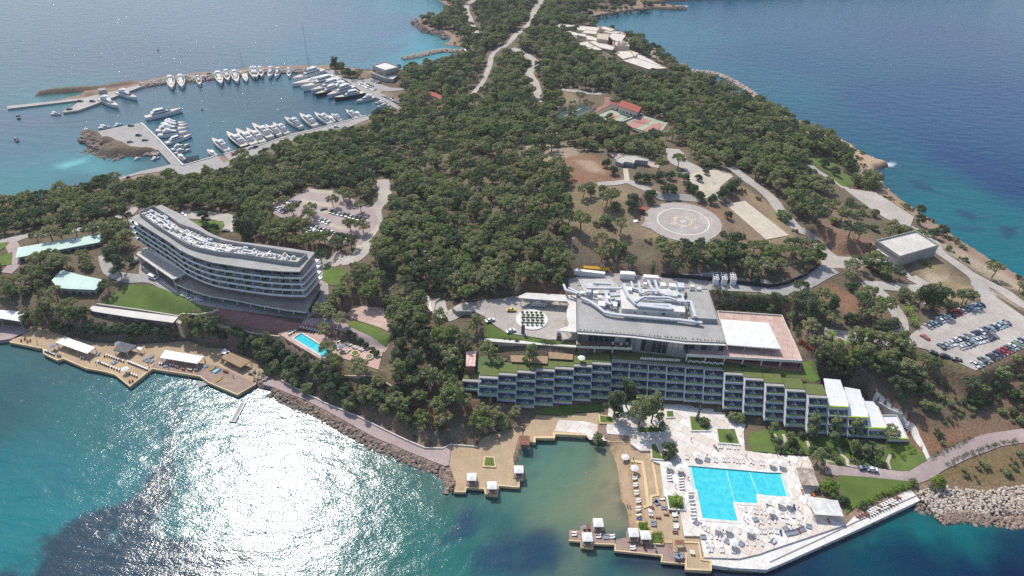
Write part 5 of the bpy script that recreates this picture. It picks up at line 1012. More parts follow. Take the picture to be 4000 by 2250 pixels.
while y < 1150:
    x = -620.0
    while x < 700:
        px, py = x + random.uniform(-2.4, 2.4), y + random.uniform(-2.4, 2.4); x += 5.1
        j = int((py - Y0) / ST); i = int((px - X0) / ST)
        if not (0 <= j < n_y and 0 <= i < n_x) or not insidem[j, i] or distm[j, i] < 3.0 or mask[j, i]: continue
        dz = zmap[j, i]; kk = kinds[kmap[j, i]]
        if random.random() > dz * (.75 + .5 * vnoise(px, py, 35)): continue
        pi = random.choice(pick[kk]); kd = PROTO[pi][0]
        if distm[j, i] < 9 and kd in ('pine', 'tall'): pi = random.choice([7, 12, 13, 8, 0]); kd = PROTO[pi][0]
        d = math.hypot(px, py); ax, ay = px / d, py / d; reach = {'pine': (4, 8), 'tall': (4, 8, 12), 'round': (3, 5), 'cypress': (4, 9), 'shrub': ()}[kd]
        if py > 360: reach = tuple(reach) + ((14, 19, 24) if px < -60 else (14, 19) if kd in ('pine', 'tall') else ())
        z0 = hz(px, py)
        if any(msk(px + ax * q, py + ay * q) and hz(px + ax * q, py + ay * q) < z0 + 2.5 for q in reach) or msk(px - ax * 1.5, py) or msk(px + 2.5, py) or msk(px - 2.5, py):
            if kd != 'shrub' and random.random() > .04: continue
        p = Vector((px, py, hz(px, py)))
        if not visible(p): continue
        s = random.choice((.6, .78, .9, 1.0, 1.15)) * random.uniform(.88, 1.12) if kd != 'shrub' else random.uniform(.7, 1.5)
        trees.append((pi, p, s, random.random() * 6.28))
        if kk in ('S', 'RS', 'PRS', 'PS') and kd == 'shrub':
            for _ in range(4):
                a, q = random.random() * 6.28, random.uniform(1.5, 3.5); bx_, by_ = px + q * math.cos(a), py + q * math.sin(a)
                if not msk(bx_, by_): trees.append((random.choice([11, 12, 13, 11]), Vector((bx_, by_, hz(bx_, by_))), random.uniform(.4, .9), a))
    y += 5.1
# trees read one by one off the photograph: (survey position of the foot, prototype, size)
solo = []
def at(c, r, s, pi, sc=1.0):
    for p in T(c, r, s): solo.append((pi, G(*p), sc, (p[0] * 7.3) % 6.28))
at(2, 2, '1020 1300, 1150 1200', 6, 1.35); at(2, 2, '1270 1400, 1400 1360', 9, 1.5); at(2, 2, '1500 1440', 9, .5); at(2, 3, '850 140', 9, .75); at(2, 3, '1560 230', 7, 1.15); at(2, 3, '1540 270', 8, .6)
at(2, 2, '1860 1340', 10, .95); at(2, 2, '1930 1380', 8, .75); at(2, 2, '2220 1330, 2280 1340', 8, .8); at(2, 2, '180 780', 9, 1.05); at(2, 2, '30 1310', 0, .7)
at(3, 3, '480 330', 9, .8); at(3, 3, '600 600', 14, 1.15); at(3, 3, '1700 540', 14, .9); at(3, 3, '1640 590', 12, 1.2); at(3, 3, '700 700, 760 720', 7, .6); at(3, 2, '430 1440, 650 1470, 860 1490', 9, .85); at(3, 3, '30 40, 420 60', 9, .7); at(3, 3, '1000 200', 7, .6)
at(1, 2, '660 300, 740 330, 860 400', 0, .95); at(1, 2, '700 500', 0, .9); at(1, 2, '740 700, 800 830', 0, 1.0); at(1, 2, '1380 360, 1650 360, 1660 200, 1850 400, 1990 560, 2110 600, 2220 450', 5, .95); at(1, 2, '1400 560, 1560 560, 1700 620, 1480 700, 1420 820, 1620 830, 1750 700, 1560 900, 1820 760', 6, 1.0)
at(1, 2, '2030 1080, 2100 1210, 2270 1310, 2390 1330, 2340 1430, 2000 880, 1890 970, 2030 800', 0, .85); at(1, 2, '190 820, 400 980, 520 1050, 340 900, 160 860', 8, 1.0); at(1, 2, '940 480, 990 510, 1050 560, 1110 600, 1170 650, 1220 680', 7, .55); at(0, 2, '1900 400, 2060 400, 2040 520', 0, .9); at(0, 2, '660 330, 760 340, 480 300, 420 380, 300 380', 5, .9)
at(0, 1, '1150 1250, 1230 1330, 1290 800', 6, 1.15); at(0, 1, '2050 760, 2080 870', 7, 1.0); at(0, 1, '2160 880, 2500 950', 7, .9); at(0, 1, '2440 960, 2520 970', 6, 1.25); at(1, 1, '560 720, 780 640, 1060 690, 880 560, 950 600', 0, .95); at(1, 1, '380 720, 100 800, 400 900, 540 780, 950 880, 1080 900, 120 960, 480 1040, 640 1020, 700 1010', 1, 1.0); at(1, 1, '300 640, 130 640', 0, .9); at(1, 1, '660 1190, 820 1080, 960 1050', 3, .9)
at(2, 2, '2300 200, 2500 220, 2100 190, 2200 215, 2400 215', 7, .7); at(3, 2, '40 260, 250 330, 380 330, 600 300', 6, 1.1); at(3, 2, '800 330, 880 340', 7, .8); at(3, 2, '1130 430, 1230 420', 7, 1.2); at(3, 2, '1580 200, 1660 230, 1500 190', 6, 1.15); at(3, 2, '1350 130', 7, .8); at(3, 2, '650 730, 550 760, 750 900, 640 850, 850 600, 950 620, 1050 640, 1300 640, 1260 720, 1350 760, 1050 850, 1150 830, 950 760, 850 800', 5, 1.05); at(3, 2, '820 920, 1170 900', 6, 1.0)
at(2, 1, '1390 560, 1200 660, 1210 600', 7, 1.15); at(2, 1, '1670 240', 0, 1.1); at(2, 1, '1870 370, 1950 310', 7, .75); at(2, 1, '2110 540, 2180 500, 2230 450', 7, 1.2); at(2, 1, '2170 750', 7, .8); at(2, 1, '2180 1090, 2280 1110, 2120 1110, 2050 1080, 2240 1000', 7, 1.25); at(2, 1, '950 230, 1010 300, 780 470', 7, .95); at(2, 1, '1260 370, 1340 380, 1470 360, 1590 350, 1620 500, 1530 500, 1740 380, 1760 460, 1830 490, 1880 560, 2010 590', 7, .95); at(2, 1, '1750 1210, 1830 1220, 1620 1330, 1720 1120, 1880 1120', 4, 1.0)
at(3, 1, '550 230, 660 310', 7, 1.1); at(3, 1, '880 420, 930 430', 7, .9); at(3, 1, '1520 690, 1520 790', 7, 1.0); at(3, 1, '1660 940, 1740 910', 7, 1.15); at(3, 1, '120 740, 180 780', 8, 1.0)
at(2, 1, '2340 1360', 10, 1.2); at(2, 1, '2400 1380, 2450 1400, 2480 1390, 1420 1310, 1400 1300', 10, .8); at(2, 2, '1310 1100, 1370 1110', 10, .7); at(1, 2, '2070 940, 2360 1190', 10, .8); at(2, 0, '670 600, 515 530', 10, .8); at(1, 0, '800 720', 6, 1.2); at(1, 0, '940 780, 900 770, 985 775', 7, 1.1); at(1, 0, '1440 700, 1500 720', 7, .9); at(2, 0, '650 300, 1000 450', 7, 1.0)
sol = [(pi, p, s, a) for pi, p, s, a in solo]
trees = [t_ for t_ in trees if all((t_[1] - q[1]).length > 3.5 for q in sol if PROTO[q[0]][0] != 'cypress')]
allt = [(*t_, 0) for t_ in trees] + [(*t_, 1) for t_ in sol]
at(0, 2, '560 420, 640 440, 900 420, 1000 440, 1100 480, 1200 470, 1300 480, 1400 500, 1500 480, 1600 470, 1700 470, 1650 520, 1230 440, 1350 440, 1480 430, 950 500, 850 480, 700 450, 2000 420, 2150 480, 2250 520, 2350 480, 2450 520, 2500 600, 2550 560, 2450 640', 7, .85); at(1, 2, '30 620, 100 760, 220 640, 300 700, 440 800, 520 840, 680 930, 760 960, 850 1000, 700 1040, 900 1080, 980 1150, 1080 1050, 1200 1200, 1350 1150, 1450 1250, 1500 1350', 7, .9); at(1, 2, '60 700, 160 700, 360 760, 600 880, 620 800, 800 1120, 1100 1150, 1250 1100, 1300 1250, 1120 980, 1230 1000', 8, .8); at(3, 3, '100 200, 130 215, 200 180, 250 205, 300 190, 330 225, 430 200, 460 180, 520 210, 560 190, 620 210, 680 300, 720 320, 850 320, 900 335, 950 340, 1050 330, 1100 335, 880 250, 950 270, 1080 230, 640 280, 560 260', 12, 1.25); at(3, 3, '200 120, 640 120, 840 200, 960 250, 1090 280', 9, .6); at(1, 2, '1580 1420, 1750 1400, 1850 1440, 1650 1300, 1560 1180', 12, 1.6); at(3, 3, '900 220, 1030 150, 250 120, 330 60, 130 200, 760 150', 7, .55)
allt = [(*t_, 0) for t_ in trees] + [(*t_, 1) for t_ in [(pi, p, s, a) for pi, p, s, a in solo]]
def shown(t_):
    rad = {'pine': 3.9, 'tall': 4.6, 'round': 3.1, 'cypress': 2.4, 'shrub': 1.2}[PROTO[t_[0]][0]]; return t_[2] * rad / (t_[1] - Vector((0, 0, CAMZ))).length
def infr(p): u, v = PIX(p); return 0 < u < 2576 and 0 < v < 1449
big = sorted(allt, key=lambda t_: -shown(t_) * (1 if infr(t_[1] + Vector((0, 0, 4))) else .3)); single = []; n_t = n_s = 0; rest = []
for t_ in big:
    sh = PROTO[t_[0]][0] == 'shrub'
    if sh and n_s < 290 and infr(t_[1]): single.append(t_); n_s += 1
    elif not sh and (n_t < 298): single.append(t_); n_t += 1
    else: rest.append(t_)
MARKS = [('small pool terrace', 790, 865), ('helipad', 1720, 555), ('curved hotel', 560, 650), ('terraced hotel', 1600, 980), ('main grey building', 1600, 770), ('depot', 2280, 610), ('east car park', 2450, 840), ('pine-shaded car park', 830, 545), ('mint-roofed long pavilion', 150, 615), ('mint-roofed square pavilion', 195, 710), ('big lawn', 390, 750), ('west bathing deck', 330, 880), ('promenade bend', 860, 1040),
 ('putting green', 1240, 910), ('roundabout', 1340, 800), ('white marquee', 1880, 840), ('lagoon beach', 1560, 1200), ('main pool', 1850, 1230), ('lower east path', 2300, 1180), ('right breakwater', 2450, 1260), ('excavated earth', 1440, 425), ('pale concrete pad', 1900, 555), ('service road', 2000, 720), ('ridge road', 1950, 500), ('cliff below the car park', 2400, 1000), ('playground', 1050, 770), ('garden hedges', 2180, 1130), ('tan lagoon deck', 1220, 1160), ('south-east lawn', 2150, 1230), ('round pavilion road', 60, 800), ('bright sloping roofs', 2150, 1000), ('palm path', 2080, 850), ('white beach tents', 480, 900), ('hotel driveway', 1100, 700)]
MW = [(n, G(a, b)) for n, a, b in MARKS]
ORD = 'nearest,second nearest,third nearest,fourth nearest,fifth nearest,sixth nearest,seventh nearest,eighth nearest,ninth nearest,tenth nearest,eleventh nearest,twelfth nearest,thirteenth nearest,fourteenth nearest,fifteenth nearest,sixteenth nearest,seventeenth nearest,eighteenth nearest,nineteenth nearest,twentieth nearest'.split(',')
def ordinal(k): return ORD[k] if k < 20 else ('thirtieth' if k == 29 else 'twenty-' + 'first,second,third,fourth,fifth,sixth,seventh,eighth,ninth'.split(',')[k - 20] if k < 29 else '%dth' % (k + 1)) + ' nearest'
def assign(items):
    """items: (object, noun phrase, location) -> a label by landmark, side and order"""
    buckets = {}
    for o, ph, loc in items:
        nm, q = min(MW, key=lambda m_: (Vector(loc).xy - m_[1].xy).length); d = Vector(loc) - q
        side = ('right of' if d.x > 0 else 'left of') if abs(d.x) > abs(d.y) else ('beyond' if d.y > 0 else 'this side of'); buckets.setdefault((ph, nm, side), []).append((d.length, o))
    for (ph, nm, side), L in buckets.items():
        L.sort(key=lambda a: a[0])
        for k, (_, o) in enumerate(L):
            o['label'] = ('%s %s the %s' % (ph, side, nm)) if len(L) == 1 else ('%s %s to the %s, %s it' % (ph, ordinal(k), nm, side)) if len(L) < 30 else ('%s %s to the %s, %s it' % (ph, ordinal(k), nm, side))
KW = {'pine': ('pine_tree', 'umbrella pine', 'pine tree', 'pines of the wooded hill'), 'tall': ('tall_tree', 'tall tree', 'tree', 'tall trees between the buildings'), 'round': ('round_tree', 'round tree', 'tree', 'low round trees'), 'cypress': ('cypress_tree', 'slim cypress', 'cypress', 'slim cypresses'), 'shrub': ('shrub', 'shrub', 'shrub', 'shrubs on the dry slopes')}
items = []
for pi, p, s, a, _ in single:
    kd, tone, cm, tm = PROTO[pi]; nm, ph, cat, grp = KW[kd]; e = empty(nm, p, a, None, cat, grp); e['label'] = ''
    e.scale = (s, s, s)
    for me_, n_ in ((cm, 'crown'), (tm, 'trunk')):
        o = bpy.data.objects.new(n_, me_); COL.objects.link(o); o.parent = e
    items.append((e, tone + ' ' + ph, p))
assign(items)
# the rest of the wood: one object each for trees and scrub, set out by geometry nodes
pc_ = bpy.data.collections.new('wood_kinds')
for i, (kd, tone, cm, tm) in enumerate(PROTO):
    me_ = bpy.data.meshes.new('wood_kind'); nv = len(cm.vertices); c1 = np.zeros(nv * 3, np.float32); cm.vertices.foreach_get('co', c1)
    bm = bmesh.new(); bm.from_mesh(cm); bm.from_mesh(tm)
    for f in bm.faces[len(cm.polygons):] if False else []: pass
    bm.faces.ensure_lookup_table()
    for k in range(len(cm.polygons), len(bm.faces)): bm.faces[k].material_index = 1
    bm.to_mesh(me_); bm.free(); me_.materials.append(cm.materials[0]); me_.materials.append(Bark)
    o = bpy.data.objects.new('wood_%02d' % i, me_); pc_.objects.link(o)
def scatter(name, pts, idx, rot, scl, coll, label=None, cat=None):
    me_ = bpy.data.meshes.new(name); me_.from_pydata([tuple(p) for p in pts], [], [])
    for an, ty, vals in (('pick', 'INT', idx), ('turn', 'FLOAT', rot), ('size', 'FLOAT', scl)): me_.attributes.new(an, ty, 'POINT').data.foreach_set('value', vals)
    o = bpy.data.objects.new(name, me_); COL.objects.link(o); tag(o, label, cat, None, 'stuff'); ng = bpy.data.node_groups.new(name, 'GeometryNodeTree')
    ng.interface.new_socket('Geometry', in_out='INPUT', socket_type='NodeSocketGeometry'); ng.interface.new_socket('Geometry', in_out='OUTPUT', socket_type='NodeSocketGeometry')
    N = ng.nodes; gi, go = N.new('NodeGroupInput'), N.new('NodeGroupOutput'); ip = N.new('GeometryNodeInstanceOnPoints'); ci = N.new('GeometryNodeCollectionInfo'); ci.inputs[0].default_value = coll; ci.inputs[1].default_value = True
    ip.inputs['Pick Instance'].default_value = True
    def na(n_, ty): q = N.new('GeometryNodeInputNamedAttribute'); q.data_type = ty; q.inputs[0].default_value = n_; return q.outputs[0]
    cb = N.new('ShaderNodeCombineXYZ'); ng.links.new(na('turn', 'FLOAT'), cb.inputs[2])
    for a, b in ((gi.outputs[0], ip.inputs['Points']), (ci.outputs[0], ip.inputs['Instance']), (na('pick', 'INT'), ip.inputs['Instance Index']), (cb.outputs[0], ip.inputs['Rotation']), (na('size', 'FLOAT'), ip.inputs['Scale']), (ip.outputs[0], go.inputs[0])): ng.links.new(a, b)
    md = o.modifiers.new('scatter', 'NODES'); md.node_group = ng; return o
rt = [t_ for t_ in rest if PROTO[t_[0]][0] != 'shrub']; rs_ = [t_ for t_ in rest if PROTO[t_[0]][0] == 'shrub']
for nm, L, lb, ct in (('woodland', rt, 'dense pine wood covering the middle of the peninsula', 'woodland'), ('scrub', rs_, 'dry low scrub scattered over the open slopes', 'scrub')):
    scatter(nm, [t_[1] for t_ in L], [t_[0] for t_ in L], [t_[3] for t_ in L], [t_[2] for t_ in L], pc_, lb, ct)
print('TREES', len(allt), 'single', len(single), 'rest', len(rt), len(rs_))
# palms
def palm(p, s, label):
    e = empty('palm_tree', p, 0, label, 'palm tree'); e.scale = (s, s, s); MB().cyl(0, 0, -.3, .3, 3.6, 8, .2).build('trunk', Bark, e); random.seed(int(p.x)); c_ = MB()
    for i in range(26):
        a = i * 2.4; el = random.uniform(-.3, 1.0); pr = Vector((0, 0, 3.2)); w0 = .3
        for k in range(5):
            L = .75; d = Vector((math.cos(a) * math.cos(el), math.sin(a) * math.cos(el), math.sin(el))); nx = pr + d * L; sd = Vector((-math.sin(a), math.cos(a), 0)) * .32 * (1 - k / 6)
            c_.add([pr - sd, nx - sd * .8, nx + Vector((0, 0, .12)), pr + Vector((0, 0, .12))], [(0, 1, 2, 3)]); c_.add([pr + sd, nx + sd * .8, nx + Vector((0, 0, .12)), pr + Vector((0, 0, .12))], [(3, 2, 1, 0)]); pr = nx; el -= .38
    c_.build('crown', L_lime if s > .9 else L_olive, e)
for c, r, x, y, s, lab in ((2, 3, 1640, 730, 1.0, 'palm in the square white planter left of the main pool'), (3, 2, 620, 520, 1.0, 'palm beside the pale path right of the white marquee'), (3, 2, 740, 610, .95, 'palm between the pale path and the dark round trees'), (3, 2, 1400, 260, 1.05, 'palm on the bank above the east car park entrance'), (3, 2, 1450, 370, 1.0, 'palm at the left end of the first car row'), (2, 2, 2100 - 500, 1448, .01, '')):
    if s > .1: palm(G(*T(c, r, '%d %d' % (x, y))[0]), s, lab)
q = P(*Z('I', '1000 660')[0], 2.9); palm(q, .75, 'two-stemmed palm in the large square planter of the white court')
# ================================================================ BOATS
glassm = M('boat_glass', srgb(44, 50, 58), srgb(34, 40, 48), .5, rough=.2, spec=.6); gel = M('gelcoat', srgb(240, 240, 240), srgb(226, 228, 230), .6, rough=.35); teak = M('teak', srgb(222, 212, 198), srgb(204, 192, 176), 1.0); navy = M('navy_hull', srgb(44, 44, 58), srgb(36, 36, 48), .5, rough=.3); brownh = M('varnished_hull', srgb(110, 74, 58), srgb(90, 60, 48), .5, rough=.4)
def hull_mb(L, W, H, n=12, sheer=.35):
    """bow towards +x"""
    m_ = MB(); rings = []
    for i in range(n + 1):
        t = i / n; x = -L / 2 + L * t; w = W / 2 * (1 - max(0, (t - .45) / .55) ** 2.2) * (.92 + .08 * min(1, t * 4)); z = H * (1 + sheer * t * t); w = max(w, .02); rings.append([(x + t * t * H * .5, -w, z), (x, -w * .82, .05), (x - .0, 0, -.5), (x, w * .82, .05), (x + t * t * H * .5, w, z)])
    vs = [p for r in rings for p in r]; fs = []
    for i in range(n):
        for j in range(4): a = i * 5 + j; fs.append((a, a + 1, a + 6, a + 5))
    fs += [(4, 3, 2, 1, 0), tuple(range(n * 5, n * 5 + 5))]; m_.add(vs, fs)
    dk = MB(); dv = [(r[0][0], r[0][1] * .96, r[0][2] - .12) for r in rings] + [(r[4][0], r[4][1] * .96, r[4][2] - .12) for r in rings]; dk.add(dv, [(i, i + 1, n + 2 + i, n + 1 + i) for i in range(n)]); return m_, dk
def wedge(m_, x0, x1, w0, w1, z0, z1, fx=.0, bx=.0):
    """a cabin tier from x0 (aft) to x1 (fore); the fore side rakes by fx"""
    m_.add([(x0, -w0 / 2, z0), (x1, -w1 / 2, z0), (x1, w1 / 2, z0), (x0, w0 / 2, z0), (x0 + bx, -w0 * .44, z1), (x1 - fx, -w1 * .42, z1), (x1 - fx, w1 * .42, z1), (x0 + bx, w0 * .44, z1)], [(4, 5, 6, 7), (0, 1, 5, 4), (1, 2, 6, 5), (2, 3, 7, 6), (3, 0, 4, 7)]); return m_
def make_yacht(kind, L):
    e = empty('motor_yacht' if kind != 'small' else 'motor_boat', (0, 0, 0)); W = L * (.22 if kind != 'small' else .32); H = L * .085 + .5
    hm, dk = hull_mb(L, W, H); h_ = hm.build('hull', {'dark': navy, 'brown': brownh}.get(kind, gel), e); dk.build('deck', teak if kind != 'brown' else teak, e)
    z = H
    if kind == 'small':
        wedge(MB(), -L * .1, L * .25, W * .6, W * .45, z * .9, z + .8, L * .12).build('cabin', gel, e); wedge(MB(), -L * .02, L * .23, W * .62, W * .47, z + .25, z + .6, L * .06).build('windscreen', glassm, e); MB().box(-L * .28, 0, z * .8, L * .18, W * .6, .4).build('seat', gel, e)
        c_ = MB(); c_.box(-L * .12, 0, z + 1.5, L * .35, W * .6, .1); c_.build('awning', gel, e); return e
    wedge(MB(), -L * .33, L * .22, W * .78, W * .5, z * .95, z + 1.9, L * .12, .3).build('cabin', gel, e); wedge(MB(), -L * .3, L * .215, W * .8, W * .53, z + .7, z + 1.35, L * .07).build('window', glassm, e)
    fb = MB(); wedge(fb, -L * .3, L * .05, W * .66, W * .5, z + 1.9, z + 2.7, L * .06); fb.build('flybridge', gel, e); s_ = MB(); s_.box(-L * .17, 0, z + 2.3, L * .14, W * .4, .42); s_.build('seat', teak, e)
    if kind in ('big', 'dark'):
        wedge(MB(), -L * .26, L * .09, W * .6, W * .42, z + 1.9, z + 4.0, L * .08, .4).build('upper_cabin', gel, e); wedge(MB(), -L * .24, L * .09, W * .62, W * .44, z + 2.6, z + 3.3, L * .045).build('window', glassm, e); MB().box(-L * .1, 0, z + 4.2, L * .22, W * .5, .15).build('hardtop', gel, e)
        pw = MB()
        for i in range(7): 
            for sd in (-1, 1): pw.box(-L * .3 + i * L * .08, sd * W * .475, H * .45, .7, .16, .35)
        pw.build('porthole', glassm, e)
    else: MB().box(-L * .14, 0, z + 3.6, L * .16, W * .5, .12).build('hardtop', gel, e)
    a = MB(); a.bar((-L * .2, -W * .25, z + 2.4), (-L * .17, -W * .22, z + 3.9), .15).bar((-L * .2, W * .25, z + 2.4), (-L * .17, W * .22, z + 3.9), .15).bar((-L * .17, -W * .25, z + 3.9), (-L * .17, W * .25, z + 3.9), .2); a.cyl(-L * .17, 0, z + 3.9, .35, .4, 8, .2); a.build('radar_arch', gel, e); return e
def make_sail(L, hgt):
    e = empty('sailing_yacht', (0, 0, 0)); W = L * .2; H = L * .05 + .6; hm, dk = hull_mb(L, W, H, sheer=.2); hm.build('hull', gel, e); dk.build('deck', teak, e); wedge(MB(), -L * .18, L * .16, W * .5, W * .35, H * .9, H + .8, L * .05, .3).build('cabin', gel, e)
    MB().cyl(L * .06, 0, H, .16, hgt, 6, .09).build('mast', Zn, e); MB().bar((L * .06, 0, H + 1.6), (-L * .32, 0, H + 1.5), .3, .45).build('boom', gel, e)
    for k in (.35, .6, .8): MB().bar((L * .06, -W * .35, H + hgt * k), (L * .06, W * .35, H + hgt * k), .08).build('spreader', Zn, e)
    s_ = MB()
    for x, y in ((L * .48, 0), (-L * .46, 0), (L * .04, -W * .45), (L * .04, W * .45)): s_.bar((x, y, H), (L * .06, 0, H + hgt * .97), .035)
    s_.build('rigging', Dk, e); return e
protoB = {}
def boat(kind, bow, stern, label, zoff=0, group=None):
    a, b = P(*bow, .6), P(*stern, .6); L = (a - b).length; c = (a + b) / 2; key = kind
    base_ = {'yacht': 20, 'big': 32, 'dark': 32, 'small': 8, 'brown': 20, 'sail': 26, 'tallsail': 34}[kind]
    if key not in protoB: o = protoB[key] = make_sail(base_, 26 if kind == 'sail' else 42) if 'sail' in kind else make_yacht(kind, base_); src = o
    else: o = copy_tree(protoB[key])
    o.location = (c.x, c.y, 0); o.rotation_euler = (0, 0, math.atan2(a.y - b.y, a.x - b.x)); s = L / base_; s = min(max(s, .55), 1.7); o.scale = (s, s * (1 if kind != 'small' else .95), min(s, 1.15))
    tag(o, label, 'yacht' if kind != 'small' else 'boat', group or ('boats in the harbour')); return o
def boats(c, s, kind, lab, r=None, ):
    pass
def pr(c, r, s): q = T(c, r, s) if c != 'E' else Z('E', s); return q[0], q[1]
BT = [(0, 0, 'yacht', '1735 905, 1715 790', 'leftmost of the white yachts moored stern-to at the outer breakwater'), (0, 0, 'yacht', '1835 895, 1820 780', 'second white yacht from the left on the outer breakwater'), (0, 0, 'yacht', '2015 870, 1995 790', 'lone white yacht in the gap along the outer breakwater'),
 (0, 0, 'yacht', '2230 860, 2190 745', 'fourth white yacht from the left on the outer breakwater'), (0, 0, 'yacht', '2300 830, 2275 735', 'fifth white yacht from the left on the outer breakwater'), (0, 0, 'yacht', '2390 845, 2355 735', 'sixth white yacht from the left, just before the mast'), (0, 0, 'sail', '2482 830, 2455 735', 'sailing yacht with bare mast among the breakwater yachts'), (0, 0, 'yacht', '2560 800, 2535 705', 'white yacht just right of the masted one on the breakwater'),
 (1, 0, 'yacht', '10 800, -15 705', 'eighth motor yacht of the breakwater row, close beside its neighbour'), (1, 0, 'yacht', '62 790, 40 705', 'white yacht with a tender at its bow on the breakwater'), (1, 0, 'yacht', '135 795, 165 705', 'left of the close pair of yachts at the breakwater right part'), (1, 0, 'yacht', '200 790, 240 710', 'right of the close pair of yachts at the breakwater right part'), (1, 0, 'yacht', '335 785, 335 712', 'last single white yacht before the tall mast on the breakwater'),
 (0, 0, 'yacht', '1190 1088, 1015 1005', 'white yacht at the forked quay, nearer the quay tip'), (0, 0, 'yacht', '1378 1005, 1190 942', 'white yacht at the forked quay, farther from the tip'), (0, 0, 'small', '608 1150, 512 1148', 'little white cruiser afloat left of the forked quay'), (0, 0, 'big', '1828 1120, 1465 1200', 'long white superyacht at the corner of the square pier'), (0, 0, 'small', '1118 1278, 990 1292', 'small boat with pinkish cover beside the square pier'), (0, 0, 'small', '1228 1245, 1150 1268', 'small white-topped boat at the far side of the square pier'),
 ('E', 0, 'yacht', '1015 225, 815 230', 'farthest white yacht at the pier causeway'), ('E', 0, 'yacht', '1035 245, 800 262', 'second farthest white yacht at the pier causeway'), ('E', 0, 'yacht', '1035 275, 775 292', 'third white yacht from the far end at the pier causeway'), ('E', 0, 'yacht', '1040 305, 790 330', 'fourth white yacht from the far end at the pier causeway'), ('E', 0, 'big', '1068 328, 855 395', 'largest white yacht at the pier causeway'), ('E', 0, 'yacht', '1052 400, 903 445', 'sleek white motor yacht left of the open water at the causeway'), ('E', 0, 'yacht', '1058 440, 930 472', 'white yacht next to the smallest causeway boat'), ('E', 0, 'small', '960 485, 1008 528', 'small open boat nearest the causeway root'),
 ('E', 0, 'small', '1208 448, 1272 498', 'small cruiser beside the slipway'), ('E', 0, 'yacht', '1252 368, 1378 462', 'white yacht with blue stern right of the slipway cruiser'), ('E', 0, 'brown', '1375 315, 1520 425', 'leftmost yacht of the packed row on the near quay, brown hulled'), ('E', 0, 'yacht', '1455 290, 1600 408', 'second yacht of the packed row on the near quay'), ('E', 0, 'yacht', '1540 285, 1672 390', 'third yacht of the packed row on the near quay'), ('E', 0, 'yacht', '1590 245, 1735 350', 'fourth yacht of the packed row on the near quay'), ('E', 0, 'yacht', '1695 252, 1812 328', 'fifth yacht of the packed row on the near quay'), ('E', 0, 'yacht', '1760 238, 1876 318', 'sixth yacht of the packed row on the near quay'),
 ('E', 0, 'yacht', '1858 190, 1992 262', 'white yacht with open stern left of the near-quay pines'), ('E', 0, 'yacht', '1985 160, 2112 252', 'white yacht just left of the trio on the near quay'), ('E', 0, 'yacht', '2108 152, 2235 232', 'largest yacht of the trio on the near quay'), ('E', 0, 'small', '2200 155, 2265 215', 'middle small boat of the trio on the near quay'), ('E', 0, 'yacht', '2245 150, 2322 202', 'right yacht of the trio on the near quay'), ('E', 0, 'yacht', '2368 120, 2450 178', 'dark-decked cruiser at the right end of the near quay'), ('E', 0, 'small', '2425 130, 2488 162', 'small tender beside the dark-decked cruiser'),
 (1, 0, 'big', '385 822, 680 722', 'farthest large white yacht of the east quay fan'), (1, 0, 'tallsail', '370 865, 780 775', 'sailing yacht with the tallest mast in the harbour'), (1, 0, 'sail', '455 880, 700 822', 'low white sailing yacht beside the tallest masted one'), (1, 0, 'big', '482 912, 840 808', 'third large motor yacht of the east quay fan'), (1, 0, 'big', '570 942, 880 838', 'fourth large motor yacht of the east quay fan'), (1, 0, 'dark', '610 972, 860 885', 'short dark-hulled yacht in the middle of the east fan'), (1, 0, 'yacht', '700 948, 930 858', 'white yacht right behind the short dark hull'), (1, 0, 'big', '730 985, 990 885', 'white yacht just before the long dark-hulled one'), (1, 0, 'dark', '800 1008, 1085 945', 'long dark-hulled white-topped yacht nearest in the east fan'),
 (1, 0, 'yacht', '1015 1030, 1192 985', 'low cruiser right of the long dark hull'), (1, 0, 'yacht', '1222 1078, 1332 1062', 'nearest white cruiser in the harbour corner'), (1, 0, 'small', '1200 1042, 1290 1028', 'small motor boat behind the corner cruiser'), ('E', 0, 'small', '640 502, 590 522', 'tiny white boat near the islet rocks, left one'), ('E', 0, 'small', '800 502, 732 526', 'tiny white open boat near the islet rocks, right one')]
for c, r, kd, s, lab in BT: a, b = pr(c, r, s); boat(kd, a, b, lab)
buoy0 = None
for i, (x, y) in enumerate(((180, 1168), (190, 1195), (160, 1402), (174, 1424), (865, 1302), (2033, 1105), (1590, 503))):
    p = P(*T(0, 0, '%d %d' % (x, y))[0], .2); e = empty('mooring_buoy', p, 0, ('%s mooring buoy %s' % (('upper', 'lower', 'upper', 'lower', 'single', 'single dark', 'far')[i], ('of the pair left of the quay tip', 'of the pair left of the quay tip', 'of the pair left of the islet', 'of the pair left of the islet', 'at the islet point', 'in the middle of the harbour', 'in the open sea beyond the breakwater')[i])), 'buoy', 'mooring buoys'); s = 1.4 if i < 5 else .7
    MB().cyl(0, 0, -.3, s, .8, 10, s * .9).build('float', Dk if i != 4 else Wb, e); MB().cyl(0, 0, .5, s * .4, .9, 8, s * .25).build('top', Wb, e)
